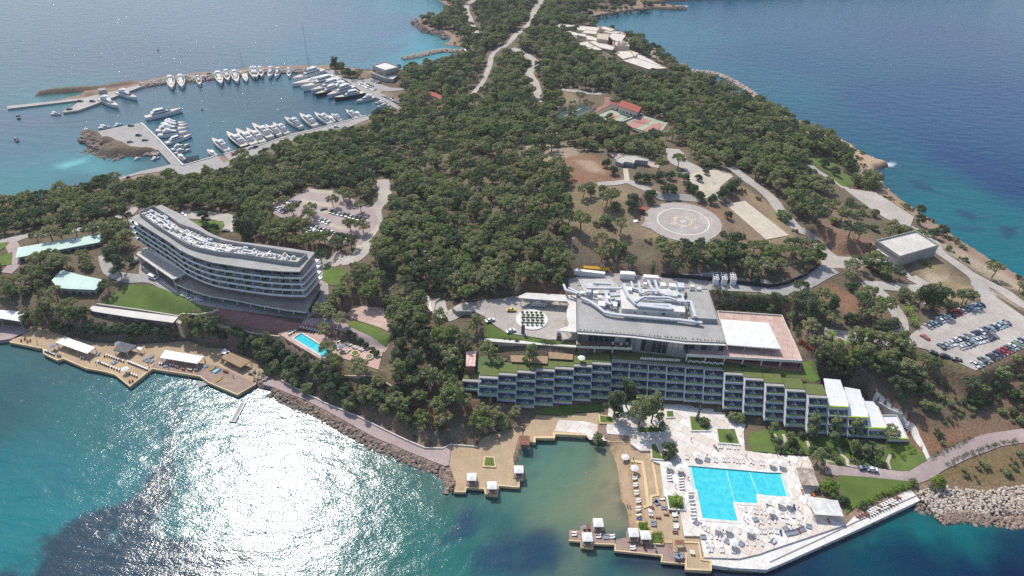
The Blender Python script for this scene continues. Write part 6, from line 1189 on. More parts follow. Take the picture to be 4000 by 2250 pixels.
# ================================================================ CARS
cm_, ct_, cb_ = nodes('car_paint'); oi = ct_.nodes.new('ShaderNodeObjectInfo'); ct_.links.new(oi.outputs['Color'], cb_.inputs['Base Color']); cb_.inputs['Roughness'].default_value = .3; cb_.inputs['Coat Weight'].default_value = .6
Rub = M('tyre_rubber', srgb(36, 36, 36), srgb(28, 28, 28), 1)
def loft(m_, prof, y0, y1, inset=0.0):
    n = len(prof); m_.add([(x, y0, z) for x, z in prof] + [(x, y1, z) for x, z in prof], [tuple(range(n)), tuple(range(2 * n - 1, n - 1, -1))] + [(i, n + i, n + (i + 1) % n, (i + 1) % n) for i in range(n)]); return m_
def make_car(kind='car'):
    e = empty('parked_car', (0, 0, 0))
    if kind == 'car':
        b_ = MB(); loft(b_, [(-2.15, .35), (2.15, .35), (2.2, .62), (1.95, .82), (1.0, .95), (-1.7, .98), (-2.18, .85)], -.86, .86)
        b_.add([(-1.75, -.8, .97), (1.05, -.8, .94), (1.05, .8, .94), (-1.75, .8, .97), (-1.2, -.62, 1.46), (.25, -.62, 1.46), (.25, .62, 1.46), (-1.2, .62, 1.46)], [(4, 5, 6, 7)]); b_.build('body', cm_, e)
        g = MB(); g.add([(-1.75, -.8, .97), (1.05, -.8, .94), (1.05, .8, .94), (-1.75, .8, .97), (-1.2, -.63, 1.45), (.25, -.63, 1.45), (.25, .63, 1.45), (-1.2, .63, 1.45)], [(0, 1, 5, 4), (1, 2, 6, 5), (2, 3, 7, 6), (3, 0, 4, 7)]); g.build('window', Gl, e); wx = 1.35
    else:
        b_ = MB(); L = 3.5 if kind == 'bus' else 2.5; h = 2.75 if kind == 'bus' else 2.1; loft(b_, [(-L, .4), (L, .4), (L, 1.0), (L - .5, 1.2), (L - 1.1, h), (-L, h)], -1.0, 1.0); b_.build('body', cm_, e)
        for s in (-1, 1): MB().box(-.4, s * 1.0, h * .55, L * 1.5, .06, h * .25).build('window', Gl, e)
        MB().add([(L - .48, -.9, 1.25), (L - .48, .9, 1.25), (L - 1.06, .85, h - .12), (L - 1.06, -.85, h - .12)], [(0, 1, 2, 3)]).build('windscreen', Gl, e); wx = L * .62
        if kind == 'bus': MB().box(0, 0, h, 2.2, 1.2, .25).build('air_unit', Wb, e)
    for sx in (-1, 1):
        for sy in (-1, 1):
            m_ = MB(); n = 10; vs = [(sx * wx + .33 * math.cos(6.283 * i / n), sy * .78 + k * .22 * sy, .33 + .33 * math.sin(6.283 * i / n)) for k in (0, 1) for i in range(n)]; m_.add(vs, [tuple(range(n)), tuple(range(2 * n - 1, n - 1, -1))] + [(i, n + i, n + (i + 1) % n, (i + 1) % n) for i in range(n)]); m_.build('wheel', Rub, e)
    return e
CARC = {'white': (.75, .75, .74), 'silver': (.42, .43, .44), 'grey': (.16, .17, .18), 'black': (.02, .02, .022), 'dark blue': (.03, .05, .12), 'red': (.4, .03, .03), 'green': (.12, .25, .1), 'light blue': (.25, .4, .45), 'yellow': (.75, .55, .05), 'beige': (.5, .46, .38)}
car0 = {}; caritems = []
def car(p, rz, colr, label=None, kind='car', group=None):
    if kind not in car0: o = car0[kind] = make_car(kind); 
    else: o = copy_tree(car0[kind])
    o.name = {'car': 'parked_car', 'bus': 'minibus', 'van': 'van'}[kind]; o.location = p; o.rotation_euler = (0, 0, rz); cc = (*CARC[colr], 1)
    for ch in o.children: ch.color = cc
    o['category'] = {'car': 'car', 'bus': 'minibus', 'van': 'van'}[kind]; o['group'] = group or 'parked cars'
    if label: o['label'] = label
    else: o['label'] = ''; caritems.append((o, colr + ' parked car', p))
    return o
def row(c, r, a, b, n, hd, cols, group, jit=.25, skip=()):
    (p0, p1), (h0, h1) = GP(T(c, r, '%d %d, %d %d' % (*a, *b))), GP(T(c, r, '%d %d, %d %d' % (*a, a[0] + hd[0], a[1] + hd[1]))); rz = math.atan2(h1.y - h0.y, h1.x - h0.x)
    for i in range(n):
        if i in skip: continue
        p = p0.lerp(p1, i / max(n - 1, 1)); d = Vector((math.cos(rz), math.sin(rz), 0)) * random.uniform(-jit, jit); q = p + d; car((q.x, q.y, hz(q.x, q.y) + .05), rz + (math.pi if random.random() < .4 else 0) + random.uniform(-.04, .04), cols[i % len(cols)], None, 'car', group)
random.seed(3)
K1 = ['silver', 'black', 'white', 'grey', 'light blue', 'dark blue', 'white', 'silver', 'black', 'grey', 'red', 'silver', 'black', 'green', 'silver', 'white', 'light blue', 'black']
row(3, 2, (1600, 395), (1760, 320), 6, (-80, -50), ['silver', 'grey', 'light blue', 'dark blue', 'white', 'white'], 'cars in the far row of the east car park'); row(3, 2, (1800, 300), (1980, 225), 6, (-80, -50), ['white', 'black', 'red', 'red', 'silver', 'black'], 'cars in the far row of the east car park'); row(3, 2, (1985, 225), (2140, 180), 6, (-80, -50), ['green', 'silver', 'white', 'white', 'light blue', 'black'], 'cars in the far row of the east car park')
row(3, 2, (1745, 605), (2395, 360), 21, (-80, -60), ['black', 'silver', 'silver', 'white', 'grey', 'white', 'black', 'silver', 'grey', 'beige', 'dark blue', 'black', 'white', 'dark blue', 'grey', 'light blue', 'dark blue', 'white', 'light blue', 'silver', 'black'], 'cars in the middle double row of the east car park')
row(3, 2, (1925, 602), (2270, 490), 11, (-80, -60), ['white', 'silver', 'silver', 'grey', 'light blue', 'white', 'white', 'silver', 'black', 'black', 'grey'], 'cars in the middle double row of the east car park')
row(3, 2, (2080, 785), (2560, 545), 14, (-80, -60), ['white', 'silver', 'black', 'silver', 'black', 'grey', 'dark blue', 'red', 'red', 'grey', 'white', 'green', 'silver', 'dark blue'], 'cars in the near row of the east car park')
for x, y, cl, lb in ((1655, 662, 'black', 'leftmost of three black cars by the grass verge'), (1778, 697, 'black', 'middle of three black cars by the grass verge'), (1897, 732, 'black', 'rightmost of three black cars by the grass verge')): p = G(*T(3, 2, '%d %d' % (x, y))[0]); car((p.x, p.y, p.z + .05), -.3, cl, lb)
p = G(*T(3, 2, '1578 510')[0]); car((p.x, p.y, p.z + .05), -1.0, 'red', 'dark red car half under a bush at the car park entrance')
row(1, 1, (295, 590), (430, 600), 5, (60, -50), ['black', 'silver', 'dark blue', 'black', 'black'], 'cars in the pink-paved car park'); row(1, 1, (760, 690), (1080, 768), 9, (60, -50), ['black', 'black', 'silver', 'black', 'black', 'silver', 'black', 'black', 'dark blue'], 'cars in the pink-paved car park'); row(1, 1, (655, 770), (725, 800), 3, (60, -50), ['light blue', 'silver', 'white'], 'cars in the pink-paved car park')
row(1, 1, (490, 820), (920, 945), 12, (60, -50), ['dark blue', 'silver', 'grey', 'light blue', 'grey', 'silver', 'black', 'white', 'grey', 'black', 'red', 'black'], 'cars in the pink-paved car park'); row(1, 1, (228, 655), (285, 690), 3, (60, -40), ['white', 'white', 'dark blue'], 'cars in the pink-paved car park')
for x, y, cl, lb in ((682, 665, 'black', 'single dark car above the middle row of the pink-paved car park'), (550, 890, 'white', 'white car with its dark windscreen near the pink car park exit'), (300, 760, 'black', 'black car alone at the left edge of the pink-paved car park')): p = G(*T(1, 1, '%d %d' % (x, y))[0]); car((p.x, p.y, p.z + .05), .5, cl, lb)
row(1, 0, (1050, 850), (1195, 910), 11, (30, -25), ['white', 'black', 'silver', 'green', 'silver', 'white', 'green', 'silver', 'black', 'white', 'silver'], 'cars at the harbour'); row(1, 0, (1075, 835), (1170, 878), 7, (30, -25), ['black', 'silver', 'white', 'black', 'black', 'green', 'silver'], 'cars at the harbour'); row(1, 0, (1155, 808), (1240, 840), 6, (30, -12), ['white', 'silver', 'black', 'light blue', 'silver', 'black'], 'cars at the harbour'); row(1, 0, (1285, 975), (1440, 1045), 7, (40, 14), ['white', 'black', 'silver', 'white', 'silver', 'light blue', 'green'], 'cars at the harbour'); row(1, 0, (970, 818), (1000, 820), 2, (10, -30), ['black', 'black'], 'cars at the harbour')
for x, y, cl in ((1320, 1268, 'black'), (1395, 1365, 'dark blue'), (1460, 1412, 'green'), (1310, 1430, 'silver'), (810, 1022, 'black'), (930, 1022, 'black'), (700, 1102, 'black'), (1880, 775, 'green'), (1990, 757, 'black'), (2105, 745, 'grey')): p = P(*T(0, 0, '%d %d' % (x, y))[0], 1.4); car((p.x, p.y, 1.4 if x != 1880 else 1.4), .2 * (x % 3), cl, None, 'car', 'cars on the quays')
for x, y, cl in ((2355, 105, 'red'), (2445, 73, 'red'), (2520, 45, 'white'), (2570, 35, 'black')): p = P(*T(0, 1, '%d %d' % (x, y))[0], 1.3); car((p.x, p.y, 1.3), 1.0 if cl == 'red' else .9, cl, None, 'car', 'cars on the quays')
p = P(*T(1, 0, '810 1282')[0], 1.3); car((p.x, p.y, 1.3), .1, 'white', None, 'car', 'cars on the quays')
def onz(c, s, z): p = P(*(Z(c, s)[0]), z); return (p.x, p.y, z)
car(onz('B', '290 338', 21.05), .05, 'yellow', 'yellow taxi parked beside the round gravel island'); car(onz('B', '138 412', 21.05), .5, 'white', 'white car facing the driveway at its left edge'); car(onz('B', '287 488', 21.05), .45, 'white', 'silver-white car at the lawn edge below the round island'); car(onz('B', '630 525', 21.05), 1.5, 'black', 'black car under the near end of the entrance canopy')
car(onz('B', '480 305', 21.05), 3.08, 'silver', 'silver minibus under the entrance canopy', 'bus', 'vehicles on the hotel driveway'); car(onz('A', '345 948', 15.05), -.45, 'white', 'white van at the end of the ramp beside the big lawn', 'van', 'vehicles on the hotel driveway'); car(onz('A', '1165 418', 15.3), .05, 'black', 'black and white car in the curved hotel forecourt'); car(onz('A', '690 238', 15.3), -.5, 'white', 'white car just behind the curved hotel roof')
p = G(*T(3, 3, '1045 392')[0]); car((p.x, p.y, p.z + .25), -.05, 'white', 'pale car stopped on the lower east path'); p = G(*T(3, 3, '958 375')[0]); car((p.x, p.y, p.z + .25), .1, 'dark blue', 'small dark blue car in the shade beside the pale car')
MW += [('harbour hut', P(*T(0, 0, '1025 905')[0], 1)), ('yacht club', P(*T(1, 0, '1300 700')[0], 3)), ('square pier', P(*T(0, 0, '1380 1330')[0], 1)), ('slipway', P(*Z('E', '1310 520')[0], 1)), ('near quay pines', P(*T(1, 0, '900 1240')[0], 1)), ('east quay', P(*T(1, 0, '1250 930')[0], 1)), ('forked quay tip', P(*T(0, 0, '700 1090')[0], 1))]
assign(caritems)
# ================================================================ POOLS
Tq = None
def water_mat(name, c, c2):
    m, t, b = nodes(name); n = noise(t, .5, 3, .6); t.links.new(mix(t, ramp(t, n.outputs[0], .35, .65).outputs[0], c, c2), b.inputs['Base Color']); b.inputs['Roughness'].default_value = .05; b.inputs['IOR'].default_value = 1.33
    bump(t, b, noise(t, 3, 2, .5).outputs[0], .25, .05); return m
pw_ = water_mat('pool_water', srgb(52, 190, 204), srgb(84, 206, 214)); pb_ = M('pool_tiles', srgb(190, 228, 228), srgb(170, 216, 220), .6)
def pool(name, label, outline, z, dz, kerb, kw, mat_k, extra=()):
    c = outline[0]; e = empty(name, (c.x, c.y, z), 0, label, 'swimming pool'); L = [(p.x - c.x, p.y - c.y) for p in outline]; n = len(L)
    wm = MB(); wm.add([(*p, 0) for p in L] + [(*p, -dz - .3) for p in L], [(i, (i + 1) % n, n + (i + 1) % n, n + i) for i in range(n)]); wm.build('basin', pb_, e)
    w = slab_mesh('water', L, -dz, .05, pw_, (), e); k = MB()
    for i in range(n): a, b = Vector((*L[i], .05)), Vector((*L[(i + 1) % n], .05)); u = (b - a).normalized(); k.bar(a - u * kw * .4, b + u * kw * .4, kw, .14)
    k.build('kerb', mat_k, e); return e, L
mp_e, mpL = pool('swimming_pool', 'large L-shaped turquoise pool in the white marble court', pool_w, 2.6, .3, .14, 1.1, mm('white'))
c0 = pool_w[0]
for s in ('2155 385, 2245 720', '2385 395, 2480 640'):
    a, b = WP(T(2, 3, s), 2.3); l_ = MB(); l_.bar((a.x - c0.x, a.y - c0.y, -.28), (b.x - c0.x, b.y - c0.y, -.28), .12, .06); l_.build('lane_rope', Wb, mp_e)
for s in ('1752 332, 1800 332, 1850 590, 1845 590',): sh = [(p.x - c0.x, p.y - c0.y) for p in WP(T(2, 3, '1757 332, 1800 336, 1850 588, 1814 588'), 2.3)]; slab_mesh('shallow_step', sh, -.27, .02, M('shallow_tiles', srgb(190, 222, 214), srgb(176, 212, 204), .5), (), mp_e)
sh = [(p.x - c0.x, p.y - c0.y) for p in WP(T(3, 3, '112 408, 150 408, 238 668, 190 664'), 2.3)]; slab_mesh('shallow_step', sh, -.27, .02, M('shallow_tiles', (0, 0, 0)), (), mp_e)
pool('swimming_pool', 'small turquoise lap pool on the pink hillside terrace', pool2_w, 13.6, .25, .1, .8, M('pale_kerb', srgb(226, 214, 204), srgb(210, 196, 186), .4))
# ================================================================ BEACH FURNITURE
Cw = M('white_cushion', srgb(238, 236, 230), srgb(222, 220, 214), 1.0); Cg = M('grey_cushion', srgb(150, 156, 164), srgb(132, 138, 148), 1.0); Cbr = M('brown_lounger', srgb(142, 96, 76), srgb(120, 80, 64), 1.0); Co = M('orange_towel', srgb(214, 130, 70), srgb(200, 112, 56), 1.0); Cb = M('blue_towel', srgb(60, 84, 160), srgb(48, 70, 140), 1.0)
LM = {'white': Cw, 'grey': Cg, 'brown': Cbr, 'orange': Co, 'blue': Cb}
lmesh = {}
def lounger(p, rz, col='white', label=None, group='sun loungers'):
    if col not in lmesh:
        f = MB(); f.box(0, 0, .22, 1.95, .64, .07)
        for a in (-.8, .8):
            for b in (-.27, .27): f.box(a, b, 0, .07, .07, .24)
        fo = f.build('frame', Cbr if col in ('brown',) else Wd, None); c_ = MB(); c_.box(.3, 0, .29, 1.3, .6, .1); c_.add([(-.35, -.3, .29), (-.35, .3, .29), (-.95, .3, .78), (-.95, -.3, .78), (-.35, -.3, .4), (-.35, .3, .4), (-.9, .3, .88), (-.9, -.3, .88)], [(4, 5, 6, 7), (0, 3, 2, 1), (0, 1, 5, 4), (2, 3, 7, 6), (0, 4, 7, 3), (1, 2, 6, 5)]); co_ = c_.build('cushion', LM[col], None); lmesh[col] = (fo.data, co_.data); bpy.data.objects.remove(fo); bpy.data.objects.remove(co_)
    e = empty('sun_lounger', p, rz, label or '', 'sun lounger', group)
    for nm, me_ in zip(('frame', 'cushion'), lmesh[col]): o = bpy.data.objects.new(nm, me_); COL.objects.link(o); o.parent = e
    if not label: beach.append((e, {'white': 'white', 'grey': 'grey', 'brown': 'brown', 'orange': 'orange', 'blue': 'blue'}[col] + ' sun lounger', p))
    return e
beach = []
def LG(c, r, z, s, ang, col='white', grp='sun loungers'):
    for q in T(c, r, s): p = P(*q, z); lounger((p.x, p.y, z), ang + random.uniform(-.08, .08), col, None, grp)
random.seed(17); PI = math.pi
g1 = 'loungers in a column behind the lagoon beach'
LG(2, 3, 1.85, '1235 460, 1235 480, 1240 528, 1240 550, 1250 603, 1252 630, 1270 685, 1270 710, 1268 765, 1268 793, 1272 843', PI, 'white', g1); LG(2, 3, 1.85, '1280 888', PI, 'blue', g1); LG(2, 3, .7, '1118 195, 1122 215', PI, 'white', g1)
g2 = 'loungers on the tan lagoon terrace'
LG(2, 3, 1.85, '1510 685, 1635 822, 1635 838, 1640 853, 1648 935, 1650 952, 1652 970', PI, 'white', g2); LG(2, 3, 1.85, '1525 755, 1525 778, 1425 905, 1425 930, 1425 948, 1640 895, 1640 995', PI, 'grey', g2); LG(2, 3, 1.85, '1400 770, 1550 838, 1470 870, 1642 1020', PI, 'brown', g2); LG(2, 3, 1.85, '1380 800, 1400 805, 1385 835, 1410 840, 1800 1220, 1826 1222', PI / 2, 'white', g2)
g3 = 'loungers on the wooden lagoon decks'
LG(2, 3, 1.6, '625 1018, 625 1045, 868 1040, 870 1066, 1005 1045, 1008 1070, 1213 1160, 1216 1184', PI, 'white', g3); LG(2, 3, 1.6, '720 968, 735 970, 1440 1160, 1445 1188', PI / 2, 'grey', g3); LG(2, 3, 1.6, '762 970, 778 970, 1325 1150, 1340 1172', PI / 2, 'brown', g3)
g4 = 'loungers round the main pool'
LG(2, 3, 2.65, '1578 412, 1580 440, 1585 466, 1590 495, 1698 412, 1700 440, 1702 470, 1704 498, 1706 525, 1706 552, 1708 580, 1800 612, 1800 640, 1808 690, 1812 730, 1822 772, 1825 800, 1825 835, 1830 870', PI, 'white', g4); LG(2, 3, 2.65, '1802 665, 1810 712, 1826 852', PI, 'grey', g4)
LG(2, 3, 2.65, '1750 258, 1770 263, 1842 268, 2040 288, 2060 296, 2125 288, 2150 290, 2180 290, 2228 290, 2262 300, 2290 305, 2328 302, 2405 300, 2425 315, 2500 320, 2530 325, 2085 152, 2108 152, 2163 156, 2190 158, 2240 162, 2273 165', -PI / 2 - .15, 'white', g4); LG(2, 3, 2.65, '2045 158, 2062 178', -PI / 2 + .4, 'grey', g4)
LG(2, 3, 2.65, '1945 978, 1975 992, 2290 1008, 2440 1052, 2470 1060, 2500 1008, 2528 1010, 2552 1012, 2365 1125, 2440 1128, 2515 1130, 2370 905, 2500 905, 2525 915, 2350 790, 2440 805, 2465 812, 2505 812, 2550 820, 2060 1062, 2090 1075, 2010 1060, 1985 1190, 2010 1190, 2100 1195, 2125 1195, 2215 1200, 2240 1205, 2150 1050, 1960 1145, 2020 1148', -PI / 2 - .2, 'white', g4)
LG(3, 3, 2.65, '10 905, 70 900, 185 905, 205 910, 135 850, 155 852, 245 850, 265 852, 345 850, 15 1000, 40 1000, 78 1005, 100 1010, 130 1010, 8 1090, 60 1098, 300 915, 325 918, 25 855, 60 862, 190 745, 225 760, 120 745', -PI / 2 - .2, 'white', g4)
LG(3, 3, 2.65, '185 1030, 203 1028, 222 1024, 240 1022, 258 1018, 275 1014, 293 1008, 325 990, 345 985, 365 978', -PI / 2 + .25, 'grey', g4); LG(3, 3, 2.65, '310 1002', -PI / 2 + .25, 'brown', g4); LG(3, 3, 2.65, '345 612, 455 632, 612 905', -PI / 2, 'orange', g4); LG(3, 3, 2.65, '128 1025, 265 765', -PI / 2, 'blue', g4)
g5 = 'stored loungers along the east promenade'
pts_ = [(905 + i * 27, 862 - i * 13.2) for i in range(16)]
for i, (x, y) in enumerate(pts_): LG(3, 3, 2.1, '%f %f' % (x, y), PI / 2 + .9, 'brown' if i in (0, 1, 2, 3, 8, 14, 15) else 'white', g5)
for i, (x, y) in enumerate(pts_[3:14]): LG(3, 3, 2.1, '%f %f' % (x + 12, y + 26), PI / 2 + .9, 'white' if i % 4 else 'brown', g5)
g6 = 'loungers on the west bathing deck'
def lrow(c, r, z, a, b, n, ang, col, grp):
    for i in range(n): t = i / (n - 1); LG(c, r, z, '%f %f' % (a[0] + (b[0] - a[0]) * t, a[1] + (b[1] - a[1]) * t), ang, col if random.random() > .18 else 'grey', grp)
lrow(0, 2, 1.7, (1075, 680), (1240, 738), 8, PI / 2 + .6, 'white', g6); lrow(0, 2, 1.7, (1290, 745), (1480, 822), 12, PI / 2 + .6, 'white', g6); lrow(0, 2, 1.7, (990, 745), (1090, 785), 6, PI / 2 + .6, 'white', g6); lrow(0, 2, 1.7, (1120, 798), (1200, 830), 4, PI / 2 + .6, 'white', g6); lrow(0, 2, 1.7, (1305, 862), (1375, 890), 4, PI / 2 + .6, 'white', g6); lrow(0, 2, 1.7, (455, 635), (545, 672), 6, PI / 2 + .6, 'white', g6)
LG(0, 2, 1.7, '818 705, 845 712, 1608 765, 1632 768, 1715 780, 1738 785, 1770 795, 1790 800, 1890 820, 1908 825, 1925 828, 1962 828, 1982 830', PI / 2 + .6, 'white', g6); LG(0, 2, 1.7, '1832 815, 1850 820, 1052 685', PI / 2 + .6, 'orange', g6); LG(0, 2, 1.7, '583 685, 606 688', PI / 2 + .6, 'blue', g6); LG(0, 2, 1.7, '2250 838, 2268 842, 2288 846, 1305 945, 1335 938, 215 530, 252 515, 278 540, 305 530', PI / 2 + .5, 'brown', g6)
g7 = 'loungers on the hillside pool terrace'
LG(1, 2, 13.7, '450 400, 475 408, 505 412, 532 420, 560 424, 588 432, 615 436, 648 442, 340 468, 362 455, 388 440', PI / 2 - .3, 'white', g7); LG(1, 2, 13.7, '832 545, 850 602, 830 620, 912 652, 938 632, 925 568, 948 580, 988 598, 1008 610, 1045 622, 1070 632, 875 590', PI / 2 - .8, 'white', g7); LG(1, 2, 13.7, '560 440, 585 446', PI / 2 - .3, 'blue', g7)
# restaurant tables under the upper terrace
def table(p, label='', grp='white tables on the shaded restaurant terrace'):
    e = empty('dining_table', p, 0, label, 'table', grp); MB().box(0, 0, .7, 1.3, .9, .06).build('tabletop', Cw, e); MB().cyl(0, 0, 0, .08, .7, 6).build('leg', Dk, e)
    for s in (-1, 1): m_ = MB(); m_.box(s * .95, 0, 0, .5, .5, .45).box(s * 1.15, 0, .45, .1, .5, .45); m_.build('chair', Cw, e)
    beach.append((e, 'white dining table', p))
for i in range(15): q = WP(Z('B', '%f %f' % (1235 + i * 17.5, 686 + i * .9)), 18.7)[0]; table((q.x, q.y, 18.65))
for i in range(6): q = WP(Z('B', '%f %f' % (1578 + i * 43, 706 + i * 3.6)), 18.7)[0]; table((q.x, q.y, 18.65))
for x, y in ((1020, 570), (1078, 580), (1122, 570)): q = WP(Z('B', '%d %d' % (x, y)), 22.1)[0]; e = empty('cocktail_table', (q.x, q.y, 21.4), 0, '', 'table', 'cloth-covered tables on the narrow balcony'); MB().cyl(0, 0, 0, .5, 1.1, 10, .65).build('cloth', Cw, e); beach.append((e, 'tall white-clothed table', (q.x, q.y, 21.4)))
for i in range(34):
    x, y = random.uniform(680, 900), random.uniform(1100, 1210); 
    if y > 1100 + (x - 640) * .62 + 30: continue
    q = WP(Z('A', '%f %f' % (x, y)), 15)[0]; table((q.x, q.y, 15.0), '', 'white tables on the curved hotel terrace')
# beanbags
bbm = None
for c, r, z, s in ((0, 2, 1.7, '985 672, 1150 755, 1465 722, 1525 695, 1520 742, 1670 785, 2070 790, 1485 735'), (2, 3, 1.9, '1450 700, 1460 718'), (2, 3, 2.65, '1855 915, 1965 285, 2450 885, 1925 1060, 1660 1255, 1700 1250, 2165 1105, 2305 1130'), (2, 3, 1.6, '948 1060'), (3, 3, 2.65, '410 955, 180 975, 50 1105')):
    for q in T(c, r, s):
        p = P(*q, z); e = empty('daybed', (p.x, p.y, z), random.random() * 3, '', 'daybed', 'low grey square daybeds'); MB().box(0, 0, 0, 2.1, 2.1, .38, 0, .92).build('mattress', Cg, e); MB().box(.6, 0, .38, .5, 1.4, .22).build('pillow', Cg, e); beach.append((e, 'low square grey daybed', p))
# umbrellas
um = None; uset = [(2, 3, .7, '1142 250', Cw), (2, 3, 1.9, '1235 362', Cw), (2, 3, 2.65, '1575 328, 1690 358, 1865 228, 2065 952, 2172 958, 2390 978, 2235 1112', Cw), (3, 3, 2.65, '40 298, 137 308, 125 692, 215 705, 40 785, 5 690', Cw), (0, 2, 1.7, '1255 812', Cw), (0, 2, 1.7, '530 580, 1185 555', Cg), (1, 2, 13.7, '855 585', Cg), (2, 2, 17.5, '700 700', Cw)]
def umbrella(p, mat_):
    e = empty('parasol', p, random.random(), '', 'parasol', 'round parasols'); MB().cyl(0, 0, 0, .05, 2.5, 6).build('pole', Wb, e); MB().cyl(0, 0, 0, .35, .1, 8).build('base', Dk, e); c_ = MB(); n = 8; c_.add([(0, 0, 2.75)] + [(1.65 * math.cos(6.283 * i / n), 1.65 * math.sin(6.283 * i / n), 2.15) for i in range(n)], [(0, i + 1, (i + 1) % n + 1) for i in range(n)]); c_.build('canopy', mat_, e)
    beach.append((e, ('white' if mat_ is Cw else 'grey') + ' parasol', p)); return e
for c, r, z, s, mt in uset:
    for q in T(c, r, s): p = P(*q, z + 2.4); umbrella((p.x, p.y, z), mt)
# square cabanas
def cabana(c, r, s, z, label):
    p = P(*T(c, r, s)[0], z + 2.6); e = empty('cabana', (p.x, p.y, z), .04, label, 'cabana', 'white-roofed cabanas by the lagoon'); MB().box(0, 0, -.5, 4.3, 4.4, .62).build('platform', mm('wood'), e)
    for a in (-1, 1):
        for b in (-1, 1): MB().box(a * 1.6, b * 1.6, .12, .14, .14, 2.35).build('post', W_, e); MB().box(a * 1.55, b * 1.45, .12, .3, .35, 2.3, 0, .7).build('curtain', Cw, e)
    m_ = MB(); m_.box(0, 0, 2.4, 3.6, 3.6, .28); m_.add([(-1.8, -1.8, 2.68), (1.8, -1.8, 2.68), (1.8, 1.8, 2.68), (-1.8, 1.8, 2.68), (0, 0, 3.25)], [(0, 1, 4), (1, 2, 4), (2, 3, 4), (3, 0, 4)]); m_.build('roof', Cw, e); MB().box(0, .4, .12, 2.4, 2.0, .45).build('daybed', Wd, e)
for c, r, s, z, lb in ((1, 3, '2170 455', 1.7, 'leftmost cabana beside the stone revetment on the tan deck'), (1, 3, '2375 540', 1.7, 'cabana jutting over the water at the middle of the tan deck'), (2, 3, '68 380', 1.7, 'cabana at the right edge of the tan lagoon deck'), (2, 3, '868 915', 1.6, 'farther cabana of the two on the left wooden deck'), (2, 3, '758 1060', 1.6, 'nearer cabana of the two on the left wooden deck'), (2, 3, '1222 1015', 1.7, 'left of the touching cabanas at the end of the beach'), (2, 3, '1343 1040', 1.7, 'right of the touching cabanas beside the hedges')): cabana(c, r, s, z, lb)
# pool pergolas
chk = Mtile('checked_reed', srgb(150, 134, 122), srgb(204, 190, 176), 1.35, srgb(160, 146, 134), ang=.3, jw=.02); slt = Mtile('slatted_roof', srgb(226, 224, 218), srgb(204, 202, 196), 1.1, srgb(176, 174, 168), ang=1.3, ratio=4, jw=.05)
canopy('pool_pergola', 'checkered brown and beige roofed bar right of the main pool', 'pergola', T(3, 3, '282 358, 446 368, 516 545, 345 535'), 5.4, 2.6, chk, post=.2); canopy('pool_pergola', 'large white slatted roof at the lower right of the pool court', 'pergola', T(3, 3, '400 672, 448 672, 702 690, 762 852, 468 830'), 5.6, 2.6, slt, post=.25); canopy('small_pergola', 'little wooden pergola with dark sail at the lagoon deck corner', 'pergola', T(2, 3, '1640 1090, 1725 1085, 1742 1130, 1650 1140'), 4.0, 1.8, Wd, post=.15, th=.12); canopy('jetty_shelter', 'brown timber shelter over the lagoon corner', 'shelter', T(2, 3, '72 38, 178 40, 175 135, 75 128'), 4.2, 1.8, Wd, th=.2)
# planters
def planter(label, pts, z, h=.5, rim=None, fill=None, plants=(), kw=.5, hedge=0):
    w = WP(pts, z + h); c = w[0]; e = empty('planter', (c.x, c.y, z), 0, label, 'planter'); L = [(p.x - c.x, p.y - c.y) for p in w]; n = len(L); k = MB()
    for i in range(n): a, b = Vector((*L[i], h / 2)), Vector((*L[(i + 1) % n], h / 2)); u = (b - a).normalized(); k.bar(a - u * kw / 2, b + u * kw / 2, kw, h)
    k.build('kerb', rim or mm('white'), e); slab_mesh('soil', L, h - .1, h, fill or mm('lawn'), (), e)
    if hedge:
        xs = [p[0] for p in L]; ys = [p[1] for p in L]; pf = []; rr = random.Random(int(c.x))
        for _ in range(int((max(xs) - min(xs)) * (max(ys) - min(ys)) * 1.6)):
            x, y = rr.uniform(min(xs), max(xs)), rr.uniform(min(ys), max(ys))
            if in_poly(L, np.array([x]), np.array([y]))[0]: pf.append((x, y, hedge * rr.uniform(.5, .9), rr.uniform(.5, .8)))
        if pf: me_ = puff_mesh('plants', pf, 60, .16, L_lime if hedge < 1.4 else L_dark, int(c.x)); o = bpy.data.objects.new('plants', me_); COL.objects.link(o); o.parent = e
    return e
planter('small grass planter at the left of the white court', Z('I', '515 458, 575 458, 584 510, 520 512'), 2.6); planter('tall-rimmed grass planter under the dark cypress', Z('I', '702 498, 862 520, 868 618, 716 618'), 2.6); planter('large square grass planter with two-stemmed palm', Z('I', '918 598, 1068 602, 1108 728, 936 716'), 2.6); planter('square planter with the tall palm left of the pool', T(2, 3, '1558 635, 1722 645, 1742 785, 1580 775'), 2.6); planter('cream-rimmed grass planter on the tan lagoon deck', T(1, 3, '2302 252, 2395 255, 2408 352, 2290 345'), 1.6, .5, mm('cream'))
planter('tan planter full of green shrubs beside the twin cabanas', T(2, 3, '1258 905, 1365 908, 1388 1005, 1285 1000'), 1.8, .5, mm('cream'), hedge=1.2); planter('cream-rimmed planter with clipped hedge by the wooden deck', T(2, 3, '1398 1005, 1512 1015, 1520 1130, 1400 1122'), 1.8, .5, mm('cream'), hedge=1.0); planter('long planter below the lagoon steps with a big round tree', T(2, 3, '1398 115, 1450 118, 1530 280, 1408 272'), 2.6, .5); planter('dark planted bed between the two big court trees', T(2, 2, '1260 1400, 1480 1400, 1560 1448, 1280 1460'), 2.6, .5, hedge=1.2); planter('grass bed left of the big court trees', Z('H', '1210 492, 1330 510, 1330 560, 1215 556'), 2.2, .6, mm('cream'))
